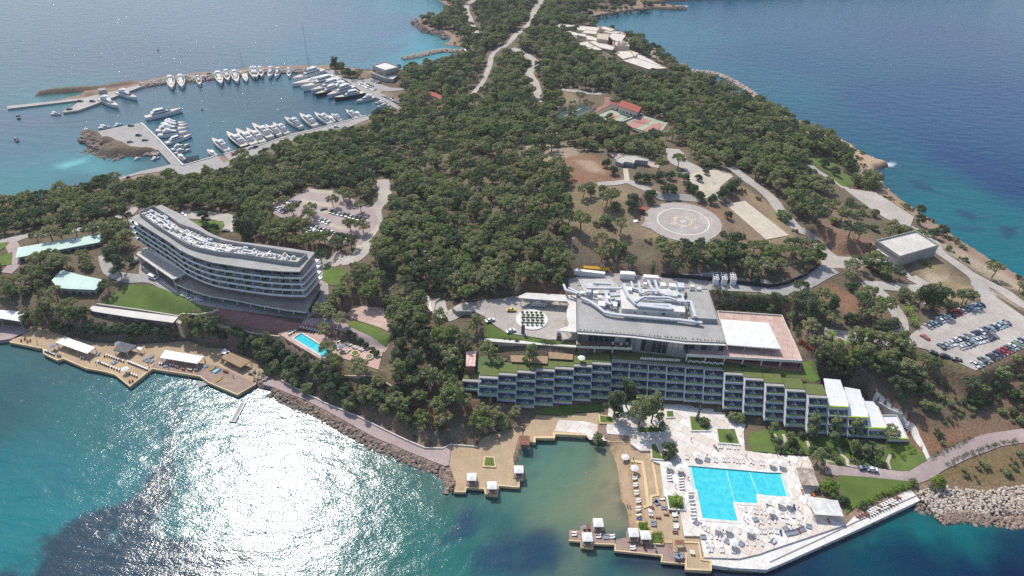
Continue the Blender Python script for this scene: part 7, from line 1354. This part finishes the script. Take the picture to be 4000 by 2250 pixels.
def hedge(label, pts, z, h, mat_=None, cat='hedge', w=None, zg=True):
    q = [G(a, b) for a, b in pts] if zg else WP(pts, z); c = q[0]; e = empty('hedge', c, 0, label, cat); pf = []; rr = random.Random(len(label) * 7 + int(c.x)); L = [p - c for p in q]
    if w: # along a line
        for a, b in zip(L, L[1:]):
            k = max(2, int((b - a).length / .8))
            for i in range(k):
                for j in range(max(1, int(w / .9))):
                    for hh in np.arange(.5, h, .9): p = a.lerp(b, i / k); pf.append((p.x + rr.uniform(-w, w) / 2, p.y + rr.uniform(-w, w) / 2, p.z + hh, .75))
    else:
        xs = [p.x for p in L]; ys = [p.y for p in L]
        for _ in range(int((max(xs) - min(xs)) * (max(ys) - min(ys)) * 1.8)):
            x, y = rr.uniform(min(xs), max(xs)), rr.uniform(min(ys), max(ys))
            if in_poly([(p.x, p.y) for p in L], np.array([x]), np.array([y]))[0]: pf.append((x, y, rr.uniform(.3, h - .4), .7))
    me_ = puff_mesh('leaves', pf[:260] or [(0, 0, 1, 1)], 40, .2, mat_ or L_dark, int(c.x) + 3); o = bpy.data.objects.new('leaves', me_); COL.objects.link(o); o.parent = e; return e
hedge('long tall dark hedge along the service road', Z('B', '1740 205, 1900 245, 2100 262, 2360 275'), 24, 3.2, L_dark, w=2.6); hedge('clipped green hedge above the stored loungers', T(3, 3, '890 765, 1050 690, 1250 600, 1490 530'), 3, 1.8, L_lime, w=2.2); hedge('rounded clipped hedge at the right end of the garden', T(3, 3, '1385 150, 1480 160, 1520 210, 1500 250, 1430 255'), 3, 1.8, L_lime)
hedge('oval clipped bush left of the rounded hedge', T(3, 3, '1295 210, 1340 205, 1390 260, 1380 295, 1340 280'), 3, 1.4, L_lime); hedge('yellow-green upright bush under the sloping roofs', T(3, 3, '1178 125, 1215 130, 1255 245, 1230 250'), 3, 1.6, L_lime); hedge('row of round bushes at the foot of the marquee terrace', Z('B', '1760 330, 1900 360, 2200 372, 2300 380'), 22, 2.0, L_olive, w=2.4); hedge('hedge between the driveway lawn and the white wall', Z('B', '218 550, 355 560'), 21, 1.4, L_dark, w=2.0); hedge('hedge in front of the black car at the canopy', Z('B', '505 568, 615 575'), 21, 1.4, L_dark, w=2.0)
hedge('line of low bushes left of the lower east path', T(3, 3, '1640 270, 1760 210, 1850 160, 1940 110, 2060 60'), 5, 1.2, L_dark, w=1.2); hedge('line of low bushes right of the lower east path', T(3, 3, '1800 330, 1900 280, 2000 240, 2200 160, 2400 110, 2520 90'), 5, 1.2, L_dark, w=1.4); hedge('upright cone-shaped hedge beside the marquee terrace', Z('B', '2310 415, 2335 470, 2350 530'), 19, 3.0, L_dark, w=1.8); hedge('dark red bush right of the marquee terrace', Z('B', '2350 570, 2400 585, 2440 640'), 19, 2.2, leafmat('red_leaves', srgb(150, 70, 54), srgb(120, 56, 46), srgb(140, 74, 60)), 'bush', w=2.2)
for i, s in enumerate(('830 90, 980 110, 1040 170, 940 190, 840 160', '700 60, 800 90, 790 150, 720 150', '60 60, 130 110, 120 190, 30 150', '170 110, 330 130, 340 190, 190 170', '420 90, 560 110, 560 150, 430 140', '600 180, 720 190, 700 260, 620 240')):
    hedge(('low green bed under the third garden tree', 'low green bed beside the pale garden steps', 'dark green bed at the left end of the garden', 'wide green bed below the left rooms', 'narrow green bed beside the garden steps', 'green bed at the foot of the garden')[i], T(3, 3, s), 4, 1.0, L_lime if i % 2 else L_pine)
assign(beach)
# ================================================================ ROCKS
def rock_mesh(seed):
    bm = bmesh.new(); bmesh.ops.create_icosphere(bm, subdivisions=2, radius=.5); rr = random.Random(seed); cuts = [(Vector((rr.uniform(-1, 1), rr.uniform(-1, 1), rr.uniform(-1, 1))).normalized(), rr.uniform(.26, .44)) for _ in range(9)]
    for v in bm.verts:
        for n, d in cuts:
            k = v.co.dot(n) - d
            if k > 0: v.co -= n * k
        v.co.z *= .8
    me_ = bpy.data.meshes.new('boulder'); bm.to_mesh(me_); bm.free(); return me_
def rockmat(name, a, b, c):
    m, t, bs = nodes(name); oi = t.nodes.new('ShaderNodeObjectInfo'); n = noise(t, 1.2, 5, .7); col = mix(t, ramp(t, n.outputs[0], .35, .65).outputs[0], a, b); col = mix(t, oi.outputs['Random'], col, c); t.links.new(col, bs.inputs['Base Color']); bs.inputs['Roughness'].default_value = .95; bump(t, bs, n.outputs[0], .6, .15); return m
RK = rockmat('pale_boulder', srgb(190, 174, 154), srgb(156, 142, 128), srgb(204, 190, 174)); RB = rockmat('brown_boulder', srgb(146, 126, 112), srgb(112, 98, 88), srgb(160, 140, 124))
rks = {0: [rock_mesh(i) for i in range(6)], 1: [rock_mesh(i + 20) for i in range(6)]}
for k, mt in ((0, RK), (1, RB)):
    for me_ in rks[k]: me_.materials.append(mt)
rc_ = bpy.data.collections.new('rock_kinds')
for k in (0, 1):
    for i, me_ in enumerate(rks[k]): rc_.objects.link(bpy.data.objects.new('rock_%d%d' % (k, i), me_))
random.seed(31); rocks = []
def riprap(line, w, z0, z1, n, s0, s1, kind, closed=False):
    """line of survey positions at the crest (z1); boulders fall to z0 across the width w, to the right of travel"""
    q = smooth_line(WP(line, z1), 1.0); m = len(q) - 1
    for _ in range(n):
        t = random.random() * m; i = int(t); a, b = q[i], q[min(i + 1, m)]; d = (b - a); d = d.normalized() if d.length > 0 else Vector((1, 0)); nn = Vector((d.y, -d.x)); u = random.random(); p = a.lerp(b, t - i) + nn * (u * w); s = random.uniform(s0, s1)
        rocks.append((p.x, p.y, z1 + (z0 - z1) * u + random.uniform(-.2, .2), s, kind if u < .72 else 1))
riprap(T(1, 2, '170 1010, 300 1070, 450 1135, 620 1200, 800 1300, 950 1390') + T(1, 3, '1060 0, 1220 90, 1380 145, 1500 200, 1700 280, 1850 340, 1960 400, 1990 470, 1990 590'), 3.8, -.1, 1.7, 760, .7, 2.0, 1)
riprap(T(3, 3, '1500 620, 1620 575, 1800 560, 2000 575, 2200 590, 2400 560, 2576 540, 2800 540'), 14, .1, 2.6, 1500, .7, 1.7, 0); riprap(T(3, 3, '1500 700, 1650 740, 1900 790, 2200 830, 2576 860, 2800 870'), 5, -.3, .9, 260, 1.2, 2.3, 1)
riprap(T(1, 0, '745 680, 640 680, 400 690, 200 690, 0 695') + T(0, 0, '2480 715, 2250 740, 2000 775, 1700 790, 1550 815, 1400 840'), -6, .1, 2.4, 1000, 1.4, 2.8, 0)
riprap(T(1, 0, '1475 575, 1560 560, 1680 535, 1780 510, 1880 495, 2000 500, 2070 500'), -4, 0, 1.6, 300, 1.3, 2.6, 0); riprap(T(1, 0, '1475 575, 1560 560, 1680 535, 1780 510, 1880 495, 2000 500, 2070 500'), 5, 0, 1.6, 320, 1.3, 2.6, 0)
riprap(T(2, 0, '1720 690, 1850 710, 1980 720, 2080 740, 2200 790, 2300 850, 2400 910, 2490 980'), -4, 0, 1.6, 300, 1.3, 2.8, 0); riprap(T(2, 0, '1720 690, 1850 710, 1980 720, 2080 740, 2200 790, 2300 850, 2400 910, 2490 980'), 4, 0, 1.6, 300, 1.3, 2.8, 0)
riprap(T(2, 0, '1700 650, 1740 640, 1760 690, 1850 700'), 5, .2, 3, 30, 3, 6, 1); riprap(T(1, 0, '1000 700, 1180 705'), -3, .3, 1.4, 80, 1.2, 2.4, 1)
riprap(T(3, 1, '1010 330, 1090 370, 1150 380, 1160 420, 1230 470'), 4, .2, 1.0, 40, 1.6, 4.5, 0); riprap(T(3, 1, '900 180, 1000 250, 1060 270, 1060 300'), 6, 1, 5, 60, 1.5, 4, 1); riprap(T(3, 1, '1070 190, 1150 165, 1200 190'), 4, .2, 1, 20, 2, 4, 1)
riprap(Z('E', '200 290, 280 340, 330 380, 400 400'), 8, 1, 4, 120, 1.5, 3.5, 1); riprap(Z('E', '600 440, 700 450, 800 460'), 5, .2, 1.6, 100, 1.2, 2.6, 0); riprap(Z('E', '200 420, 320 440, 420 480, 500 490'), 8, -.4, .6, 90, 1.5, 3.2, 1)
riprap(T(1, 0, '1610 190, 1680 240, 1740 290, 1860 310, 1940 360'), 7, .3, 3, 170, 1.4, 3.6, 1); riprap(T(2, 0, '700 180, 850 150, 1050 120, 1200 95, 1400 85'), -8, .3, 5, 200, 1.4, 3.6, 1); riprap(T(2, 0, '1350 40, 1500 48, 1640 68, 1740 64'), 6, .2, 2.5, 70, 1.6, 3.6, 1)
riprap(T(1, 2, '0 800, 40 860, 120 890'), 4, 2, 3, 40, .7, 1.5, 0); riprap(T(0, 1, '850 440, 1000 405, 1150 350, 1240 320'), 3, .2, 1.2, 50, 1.0, 2.2, 0)
camv = Vector((0, 0, CAMZ)); rocks.sort(key=lambda r: -r[3] / (Vector(r[:3]) - camv).length * (1 if infr(Vector(r[:3])) else .2)); ritems = []
for x, y, z, s, k in rocks[:297]:
    me_ = random.choice(rks[k]); o = bpy.data.objects.new('boulder', me_); COL.objects.link(o); o.location = (x, y, z); o.rotation_euler = (random.uniform(-.4, .4), random.uniform(-.4, .4), random.random() * 6.28); o.scale = (s * random.uniform(.9, 1.25), s, s * .85); tag(o, '', 'boulder', 'boulders of the shore defences'); ritems.append((o, ('pale' if k == 0 else 'brown') + (' big' if s > 1.9 else '') + ' boulder', (x, y, z)))
MW += [('promenade end', P(*T(1, 3, '1900 400')[0], 2)), ('tan deck corner', P(*T(1, 3, '1990 560')[0], 1)), ('promenade middle', P(*T(1, 2, '700 1230')[0], 2)), ('promenade start', P(*T(1, 2, '200 1040')[0], 2)), ('promenade steps', P(*T(1, 3, '1350 150')[0], 2)), ('east promenade tip', P(*T(3, 3, '1520 650')[0], 1)), ('white bay boulders', P(*T(3, 3, '1900 680')[0], 1)), ('purple scrub slope', P(*T(3, 3, '2300 580')[0], 1)), ('right frame edge', P(*T(3, 3, '2560 720')[0], 1)), ('lone shrub by the lawn', P(*T(3, 3, '1640 590')[0], 1)), ('submerged stones', P(*T(3, 3, '2100 850')[0], 0)), ('eastern headland', P(*T(3, 1, '1100 180')[0], 1)), ('islet', P(*Z('E', '350 400')[0], 1))]
assign(ritems)
L = rocks[297:]; scatter('riprap', [r[:3] for r in L], [r[4] * 6 + random.randint(0, 5) for r in L], [random.random() * 6.28 for r in L], [r[3] for r in L], rc_, 'heaped stones of the breakwaters and shore edges', 'rocks')
# ================================================================ WALLS, FENCES, POLES
def wall(label, pts, h, th=.4, mat_=None, name='retaining_wall', z=None, cat='wall'):
    q = GP(pts) if z is None else WP(pts, z); c = q[0].copy(); e = MB()
    for a, b in zip(q, q[1:]):
        u = (b - a).normalized() * th * .4; a2, b2 = a - u, b + u; d = Vector((0, 0, h / 2 - .5)); e.bar(a2 - c + d, b2 - c + d, th, h + 1.0)
    o = e.build(name, mat_ or W_, None, c); return tag(o, label, cat)
wall('dark curved retaining wall along the service road', T(3, 1, '500 1240, 380 1330, 200 1410, 80 1440, 0 1448') + T(2, 1, '2500 1440, 2300 1410, 2000 1380, 1800 1360, 1500 1335'), 2.2, .5, Dk); wall('white kerb wall between promenade and slope', T(1, 2, '260 940, 480 1055, 700 1170, 1000 1290, 1290 1435') + T(1, 3, '1500 88, 1700 172, 1880 178, 1960 140, 2225 160'), .9, .4); wall('curved stone wall on the dry slope', T(1, 2, '680 860, 900 900, 1150 900, 1280 950, 1360 1000'), 1.0, .5, Bg)
wall('curved stone wall under the red earth', T(1, 2, '1620 1080, 1700 1140, 1900 1190, 2000 1130'), 1.0, .5, Bg); wall('pale cream wall under the big lawn', T(0, 2, '985 178, 1400 235, 1800 300, 1845 278, 2000 285, 2140 260, 2200 230'), 1.2, .5, M('cream_wall', srgb(222, 212, 194), srgb(204, 194, 178), .4)); wall('low pale wall of the lower garden terrace', T(0, 2, '2130 370, 2400 430, 2576 470') + T(1, 2, '80 480, 240 500'), .8, .5, Bg); wall('white wall around the playground', T(1, 2, '1640 60, 1740 110, 1730 200, 1755 250'), 1.0, .4); wall('white wall at the bend of the driveway ramp', T(1, 2, '1850 120, 1800 160, 1790 240'), 1.2, .3); wall('curved grey wall beside the ramp to the driveway', T(1, 2, '1980 240, 2020 270, 2100 270, 2170 270'), 2.2, .4, Gy)
wall('white wall beside the sloping roofs', Z('J', '865 345, 1030 370'), 1.5, .4); wall('zigzag white wall above the last sloping roof', Z('J', '945 400, 1000 420, 1060 460, 1130 490'), 1.5, .4); wall('white kerb at the beach foot by the far cove', T(1, 0, '2085 485, 2135 570'), 2.0, 1.2, Wb); wall('kerb of the harbour outer quay', T(0, 0, '1680 812, 1540 828, 1270 928, 1000 1033, 790 1106, 640 1130'), .35, .8, W_, z=1.3); wall('kerb along the near quay', Z('E', '1000 572, 1225 507, 1280 486'), .35, .8, W_, z=1.3); wall('kerb of the causeway', Z('E', '650 215, 800 358, 1000 570'), .4, 1.0, W_, z=1.4); wall('kerb of the packed near quay', Z('E', '1340 476, 1690 385, 1900 318, 2120 264, 2530 154'), .35, .8, W_, z=1.3)
wall('dark step line along the east promenade', T(3, 3, '20 1310, 500 1090, 900 900, 1500 640'), .25, .3, Gy, z=2.0); wall('cream edge of the long beach steps', T(2, 3, '1210 300, 1310 310, 1340 480, 1370 740'), .35, 1.2, mm('cream'), z=1.8); wall('cream edge behind the beach terrace', T(2, 3, '1412 300, 1440 450, 1470 640, 1400 650, 1395 740, 1330 760'), .3, .9, mm('cream'), z=1.8); wall('cream rim of the lagoon corner', T(2, 3, '225 105, 225 60, 420 62, 425 20, 740 35'), .4, 1.0, mm('cream'), z=1.9); wall('cream parapet of the lower sun steps', T(2, 3, '1745 1115, 1880 1120, 1905 1290, 1998 1305, 2000 1395, 1752 1385, 1748 1240'), .3, .6, mm('cream'), z=1.8); wall('cream edge of the west bathing deck', T(0, 2, '100 545, 435 610, 440 660, 500 690, 580 728, 640 710, 870 808, 1060 842, 1160 870, 1308 990, 1530 812, 2010 888, 2100 950, 2390 1074, 2570 968'), .12, .5, mm('cream'), z=1.6)
wall('cream edge of the tan lagoon deck', T(1, 3, '1998 602, 2104 604, 2112 560, 2300 572, 2310 625, 2430 636, 2435 540, 2540 548') + T(2, 3, '0 552, 70 555, 72 480, 118 470'), .12, .5, mm('cream'), z=1.6); wall('cream edge of the left wooden deck', T(2, 3, '575 1093, 695 1102, 697 1160, 812 1170, 815 1125, 1038 1133, 1036 1195, 1510 1243, 1505 1308, 1750 1330'), .1, .4, mm('cream'), z=1.55)
for i, (s, n) in enumerate((('1530 100, 1600 100', 3),)): pass
def steps(label, a, b, c, d, n, z0, z1, mat_):
    q = [WP([k], z0)[0] for k in (a, b)] + [WP([k], z1)[0] for k in (c, d)]; o0 = q[0]; m_ = MB()
    for i in range(n):
        t0, t1 = i / n, (i + 1) / n; za = z0 + (z1 - z0) * (i + .5) / n; p = [q[0].lerp(q[3], t0), q[1].lerp(q[2], t0), q[1].lerp(q[2], t1), q[0].lerp(q[3], t1)]; m_.prism([((k - o0).x, (k - o0).y) for k in p], -.6, za - z0 + .05)
    return tag(m_.build('steps', mat_, None, o0), label, 'steps')
steps('broad cream steps down to the lagoon beach', *T(2, 3, '990 140, 1190 140, 1190 98, 955 95'), 5, .9, 2.2, mm('cream')); steps('white steps below the pool court', *T(2, 3, '1740 1048, 1885 1062, 1885 1020, 1750 1005'), 4, 1.9, 2.6, mm('white')); steps('cream steps by the lower deck', *T(2, 3, '1520 1118, 1615 1122, 1618 1085, 1525 1085'), 3, 1.6, 1.9, mm('cream'))
def pole(p, h, label, lean=0, cat='lamp post', head=True):
    e = empty('lamp_post', p, 0, label, cat, 'tall lamp posts'); MB().cyl(0, 0, -.3, .14, h + .3, 6, .07).build('pole', Zn, e)
    if head: MB().box(.5, 0, h - .1, 1.2, .3, .14).build('lamp_head', Wb, e)
for c, r, x, y, h, lb in ((1, 0, 1190, 1012, 20, 'tall lamp post at the east quay corner of the harbour'), (0, 1, 1785, 460, 12, 'lamp post between the shore pines left of the quay'), (0, 1, 2175, 400, 14, 'lamp post above the near quay apron'), (1, 0, 2213, 895, 9, 'lamp post beside the road behind the harbour house'), (2, 0, 1470, 1335, 14, 'floodlight mast at the near tennis court corner'), (2, 0, 965, 1215, 10, 'floodlight mast at the far tennis court'), (2, 0, 575, 1085, 16, 'floodlight mast beyond the football pitch'), (2, 0, 600, 1200, 12, 'floodlight mast at the near side of the football pitch'), (2, 1, 590, 1170, 13, 'bare white pole among the sparse pines of the hillside'), (3, 2, 1500, 290, 8, 'lamp post at the left end of the far parking row'), (1, 1, 1215, 1170, 8, 'lamp post under the pines behind the small lawn'), (1, 1, 1695, 1210, 8, 'lamp post by the ramp road among pines'), (1, 1, 1745, 1310, 8, 'nearer lamp post by the ramp road among pines'), (3, 3, 310, 400, 7, 'slim pole at the corner of the checkered bar')):
    pole(G(*T(c, r, '%d %d' % (x, y))[0]), h, lb)
def fence(label, pts, z, h, mat_=None):
    q = WP(pts, z); c = q[0].copy(); e = empty('fence', c, 0, label, 'fence'); r_ = MB()
    for a, b in zip(q, q[1:]):
        a, b = a - c, b - c; k = max(1, int((b - a).length / 3))
        for i in range(k): p = a.lerp(b, i / k); MB().box(p.x, p.y, 0, .1, .1, h).build('post', mat_ or Dk, e)
        for zz_ in (h * .35, h * .7, h): r_.bar(a + Vector((0, 0, zz_)), b + Vector((0, 0, zz_)), .06)
    r_.build('rail', mat_ or Dk, e); return e
fence('white-topped fence round the dark green football pitch', Z('G', '0 1140, 290 1010, 490 1080, 170 1210'), 18, 2.2, W_); fence('wire fence between the tennis courts', Z('G', '800 1240, 1040 1130'), 21.5, 2.6); wall('dark wall between the tennis court and the red court', Z('G', '920 1300, 1150 1370'), 2.0, .3, Dk, z=20); wall('white block benches between the two courts', Z('G', '760 1225, 1030 1120'), .6, 1.2, W_, z=21.3)
fence('net across the near tennis court', Z('G', '940 1205, 1120 1240'), 21.5, 1.0); gw = WP(Z('G', '165 1108, 205 1095, 245 1105, 205 1120'), 18)
sheet('court_marking', Z('G', '155 1140, 160 1142, 350 1056, 345 1054'), 18.03, wp)
# painted bays of the pink car park
bay_m = M('bay_concrete', srgb(190, 182, 164), srgb(174, 166, 150), .3)
for s in ('540 455, 780 470, 760 510, 500 480', '460 545, 800 615, 780 640, 430 600', '620 650, 1100 740, 1090 780, 640 690', '600 750, 900 840, 890 880, 640 800', '480 820, 1000 940, 980 970, 500 850'): sheet('parking_bays', T(1, 1, s), 15.03, bay_m)
for a, b, n in (((520, 470), (780, 490), 9), ((470, 575), (780, 628), 12), ((740, 790), (890, 860), 6)):
    m_ = MB()
    for i in range(n): t = i / (n - 1); x, y = a[0] + (b[0] - a[0]) * t, a[1] + (b[1] - a[1]) * t; p, q = WP(T(1, 1, '%f %f, %f %f' % (x - 20, y + 14, x + 20, y - 14)), 15.05); m_.bar(p, q, .14, .02)
    tag(m_.build('parking_lines', yp), kind='structure')
m_ = MB()
for i in range(22): t = i / 21; a = Vector((1745 + 650 * t, 605 - 245 * t)); p, q = WP(T(3, 2, '%f %f, %f %f' % (a.x - 42, a.y - 25, a.x + 38, a.y + 35)), 20.02); m_.bar(p, q, .12, .02)
for i in range(15): t = i / 14; a = Vector((2065 + 480 * t, 790 - 240 * t)); p, q = WP(T(3, 2, '%f %f, %f %f' % (a.x - 38, a.y - 32, a.x + 42, a.y + 32)), 20.02); m_.bar(p, q, .12, .02)
tag(m_.build('parking_lines', wp), kind='structure')
# floating pontoon, dock, jacuzzi rings, playground, sign, sculpture
p = P(*T(0, 2, '2395 1255')[0], .3); a, b = P(*T(0, 2, '2340 1350')[0], .3), P(*T(0, 2, '2448 1155')[0], .3); e = empty('floating_pontoon', (a + b) / 2, math.atan2(b.y - a.y, b.x - a.x), 'narrow white floating pontoon in the glittering water', 'pontoon'); ln = (b - a).length; MB().box(0, 0, -.3, ln, 2.4, .6).build('float', Wb, e); MB().box(0, 0, .3, ln * .94, 1.5, .05).build('walkway', Gy, e)
p = P(*T(0, 2, '2052 965')[0], .3); e = empty('swim_platform', p, .6, 'small dark swim platform at the wooden deck', 'platform'); MB().box(0, 0, -.3, 5, 3.2, .6).build('float', Gy, e); MB().bar((1.5, 1.8, .3), (1.5, 3.2, 1.2), .5, .1).build('gangway', Wb, e)
for i, s in enumerate(('1000 665', '1140 700')):
    p = P(*T(1, 2, s)[0], 13.6); e = empty('round_planter', p, 0, ('round planter with grass on the pink terrace', 'round dark basin at the tip of the pink terrace')[i], 'planter'); k = MB(); ring(k, Vector((0, 0, 0)), 1.5, 1.9, .6, 24); k.cyl(0, 0, 0, 1.9, .58, 24); k.build('kerb', mm('cream'), e); MB().cyl(0, 0, .6, 1.4, .05, 20).build('filling', mm('lawn') if not i else Gl, e)
p = G(*T(1, 2, '1570 215')[0]); e = empty('playground_slide', p, .5, 'white playground slide on brown ground among pines', 'slide'); MB().bar((0, 0, .2), (2.6, 0, 1.8), .7, .12).build('chute', Wb, e); MB().box(3.1, 0, 0, 1.1, 1.1, 1.8).build('tower', Wd, e); MB().cyl(3.1, 0, 2.4, .9, .8, 4, .05).build('roof', Co, e)
p = P(*Z('B', '373 500')[0], 21); e = empty('information_panel', (p.x, p.y, 21), 0, 'upright grey sign panel on the driveway lawn', 'sign'); MB().box(0, 0, 0, 1.6, .3, 4.6).build('panel', M('panel_grey', srgb(120, 122, 126), srgb(100, 102, 106), .6), e); MB().box(0, 0, -.2, 2.4, 1, .3).build('base', Gy, e)
p = G(*T(0, 1, '1350 1190')[0]); e = empty('oval_sculpture', (p.x, p.y, p.z), .4, 'big grey oval sculpture beside the dark tree', 'sculpture'); s_ = MB()
for k in range(6): a0, a1 = -1.4 + k * .5, -1.4 + (k + 1) * .5; s_.cyl(0, 0, 1.3 + 1.3 * math.sin(a0), 2.6 * math.cos(a0), 1.3 * (math.sin(a1) - math.sin(a0)), 16, max(.05, 2.6 * math.cos(min(a1, 1.55))))
s_.build('shell', Gy, e); MB().box(0, 0, -.3, 1, 1, .6).build('base', Gy, e)
# kayaks and boards on the wooden deck
for i, (x, y, cl, mt) in enumerate(((2140, 815, 'yellow', M('yellow_kayak', srgb(222, 180, 60), srgb(205, 165, 50), 1)), (2165, 825, 'light blue', M('blue_kayak', srgb(90, 160, 200), srgb(80, 150, 190), 1)), (2180, 832, 'white', Wb), (2195, 840, 'light blue', M('blue_kayak', (0, 0, 0))), (2208, 925, 'yellow and grey', M('yellow_kayak', (0, 0, 0))))):
    p = P(*T(0, 2, '%d %d' % (x, y))[0], 1.75); h_, d_ = hull_mb(3.4, .8, .3, 8, .3); e = empty('kayak', p, .9, '%s kayak lying on the wooden deck%s' % (cl, ('', ', leftmost of the blue ones', '', ', rightmost of the blue ones', ' edge')[i]), 'kayak', 'kayaks on the wooden deck'); h_.build('hull', mt, e); d_.build('deck', mt, e)
# jacks / mooring frames
p = P(*Z('E', '1070 520')[0], .2); e = empty('mooring_raft', p, .5, 'dark floating frame in the harbour corner beside the causeway', 'raft'); f_ = MB()
for k in (-3, 0, 3): f_.bar((k, -4, .2), (k, 4, .2), .6, .4); f_.bar((-5, k, .4), (5, k, .4), .6, .4)
f_.build('frame', Dk, e)
# ================================================================ PEOPLE (a few pixels tall each)
skin = M('skin', srgb(196, 148, 120), srgb(184, 136, 108), 2); clothm = {'white': Cw, 'blue': Cb, 'dark': Dk, 'red': M('red_cloth', srgb(170, 60, 56), srgb(150, 50, 48), 2)}
def person(p, rz, top, label, pose='stand'):
    V = {'pel': (0, 0, .95), 'chest': (0, 0, 1.32), 'neck': (0, 0, 1.5), 'head': (.02, 0, 1.64), 'crown': (.01, 0, 1.76), 'ls': (0, .19, 1.42), 'le': (.02, .26, 1.15), 'lh': (.1, .25, .92), 'rs': (0, -.19, 1.42), 're': (-.02, -.26, 1.15), 'rh': (.05, -.27, .92), 'lk': (.08, .1, .5), 'lf': (0.02, .11, .06), 'lt': (.17, .11, .03), 'rk': (.0, -.1, .5), 'rf': (-.12, -.11, .06), 'rt': (.05, -.11, .03)}
    if pose == 'swim': V = {k: (v[2] - .95, v[1] * 1.6, .02 - .1 * abs(v[2] - 1.3)) for k, v in V.items()}
    ks = list(V); E = [('pel', 'chest'), ('chest', 'neck'), ('neck', 'head'), ('head', 'crown'), ('chest', 'ls'), ('ls', 'le'), ('le', 'lh'), ('chest', 'rs'), ('rs', 're'), ('re', 'rh'), ('pel', 'lk'), ('lk', 'lf'), ('lf', 'lt'), ('pel', 'rk'), ('rk', 'rf'), ('rf', 'rt')]; Rr = {'pel': .14, 'chest': .15, 'neck': .06, 'head': .1, 'crown': .07, 'ls': .065, 'le': .045, 'lh': .035, 'rs': .065, 're': .045, 'rh': .035, 'lk': .065, 'lf': .045, 'lt': .035, 'rk': .065, 'rf': .045, 'rt': .035}
    me_ = bpy.data.meshes.new('person'); me_.from_pydata([V[k] for k in ks], [(ks.index(a), ks.index(b)) for a, b in E], []); o = bpy.data.objects.new('person', me_); COL.objects.link(o); o.location = p; o.rotation_euler = (0, 0, rz); o.modifiers.new('s', 'SKIN')
    for i, k in enumerate(ks): me_.skin_vertices[0].data[i].radius = (Rr[k], Rr[k]); me_.skin_vertices[0].data[i].use_root = k == 'pel'
    sb = o.modifiers.new('d', 'SUBSURF'); sb.levels = sb.render_levels = 1; me_.materials.append(skin); tag(o, label, 'person')
    if pose == 'stand':
        MB().cyl(0, 0, .98, .19, .46, 8, .21).build('shirt', clothm[top], o); MB().cyl(0, 0, .62, .2, .4, 8, .18).build('shorts', clothm['dark'] if top != 'dark' else Cw, o)
    hm_ = MB(); hx, hy, hz_ = V['crown']; hm_.cyl(hx - .02, hy, hz_ - .06, .1, .1, 8, .05); hm_.build('hair', Dk, o); return o
for c, r, s, z, t_, lb, ps in ((0, 2, '140 405', 1.95, 'white', 'person in white walking on the pale plaza at the far left', 'stand'), (2, 3, '1160 760', .25, 'red', 'person standing at the lagoon waterline, left of two', 'stand'), (2, 3, '1188 768', .4, 'blue', 'person standing at the lagoon waterline, right of two', 'stand'), (2, 3, '748 420', .0, 'white', 'swimmer in the middle of the lagoon', 'swim'), (2, 3, '1082 880', .0, 'white', 'person wading in the brown shallows', 'swim'), (2, 3, '1103 515', .05, 'dark', 'person sitting low at the wet sand edge', 'swim'), (0, 2, '215 1140', .0, 'white', 'swimmer alone in the dark water at the left', 'swim'), (0, 2, '535 970', .0, 'white', 'swimmer near the glitter off the west deck', 'swim'), (2, 3, '1218 290', 1.85, 'dark', 'person in dark clothes at the top of the beach steps', 'stand'), (0, 2, '970 770', 1.65, 'dark', 'person standing at the seaward edge of the west deck', 'stand')):
    p = P(*T(c, r, s)[0], z); person((p.x, p.y, z), 1.2, t_, lb, ps)

pp_ = []
for c, r, z, s in ((2, 3, 2.65, '1640 560, 1770 480, 1900 940, 2120 1010, 2330 880, 2480 960, 1690 300, 1960 250, 2350 260, 1650 120, 1800 90'), (3, 3, 2.65, '180 800, 300 780, 230 960, 210 320, 90 240'), (0, 2, 1.65, '1270 690, 1500 790, 900 740, 1700 820, 2350 900, 380 560'), (1, 2, 13.65, '700 480, 980 700, 770 560')):
    for i, q in enumerate(T(c, r, s)): p = P(*q, z); pp_.append((person((p.x, p.y, z), i * 1.3, ('white', 'dark', 'blue', 'red')[i % 4], '', 'stand'), 'standing person in %s top' % ('white', 'dark', 'blue', 'red')[i % 4], p)); pp_[-1][0]['group'] = 'people by the pools'
assign(pp_)
# ================================================================ HAZE
hz_b = MB(); hz_b.box(20, 0, -8, 24000, 24000, 240); hm2 = bpy.data.materials.new('sea_haze'); hm2.use_nodes = True; ht = hm2.node_tree; ht.nodes.remove(ht.nodes['Principled BSDF']); pv = ht.nodes.new('ShaderNodeVolumePrincipled'); pv.inputs['Color'].default_value = (.86, .9, 1, 1); pv.inputs['Density'].default_value = .00008; pv.inputs['Anisotropy'].default_value = .2
ht.links.new(pv.outputs[0], ht.nodes['Material Output'].inputs['Volume']); hb_ = hz_b.build('haze', hm2); tag(hb_, 'thin pale sea haze over the whole peninsula', 'haze', None, 'stuff')
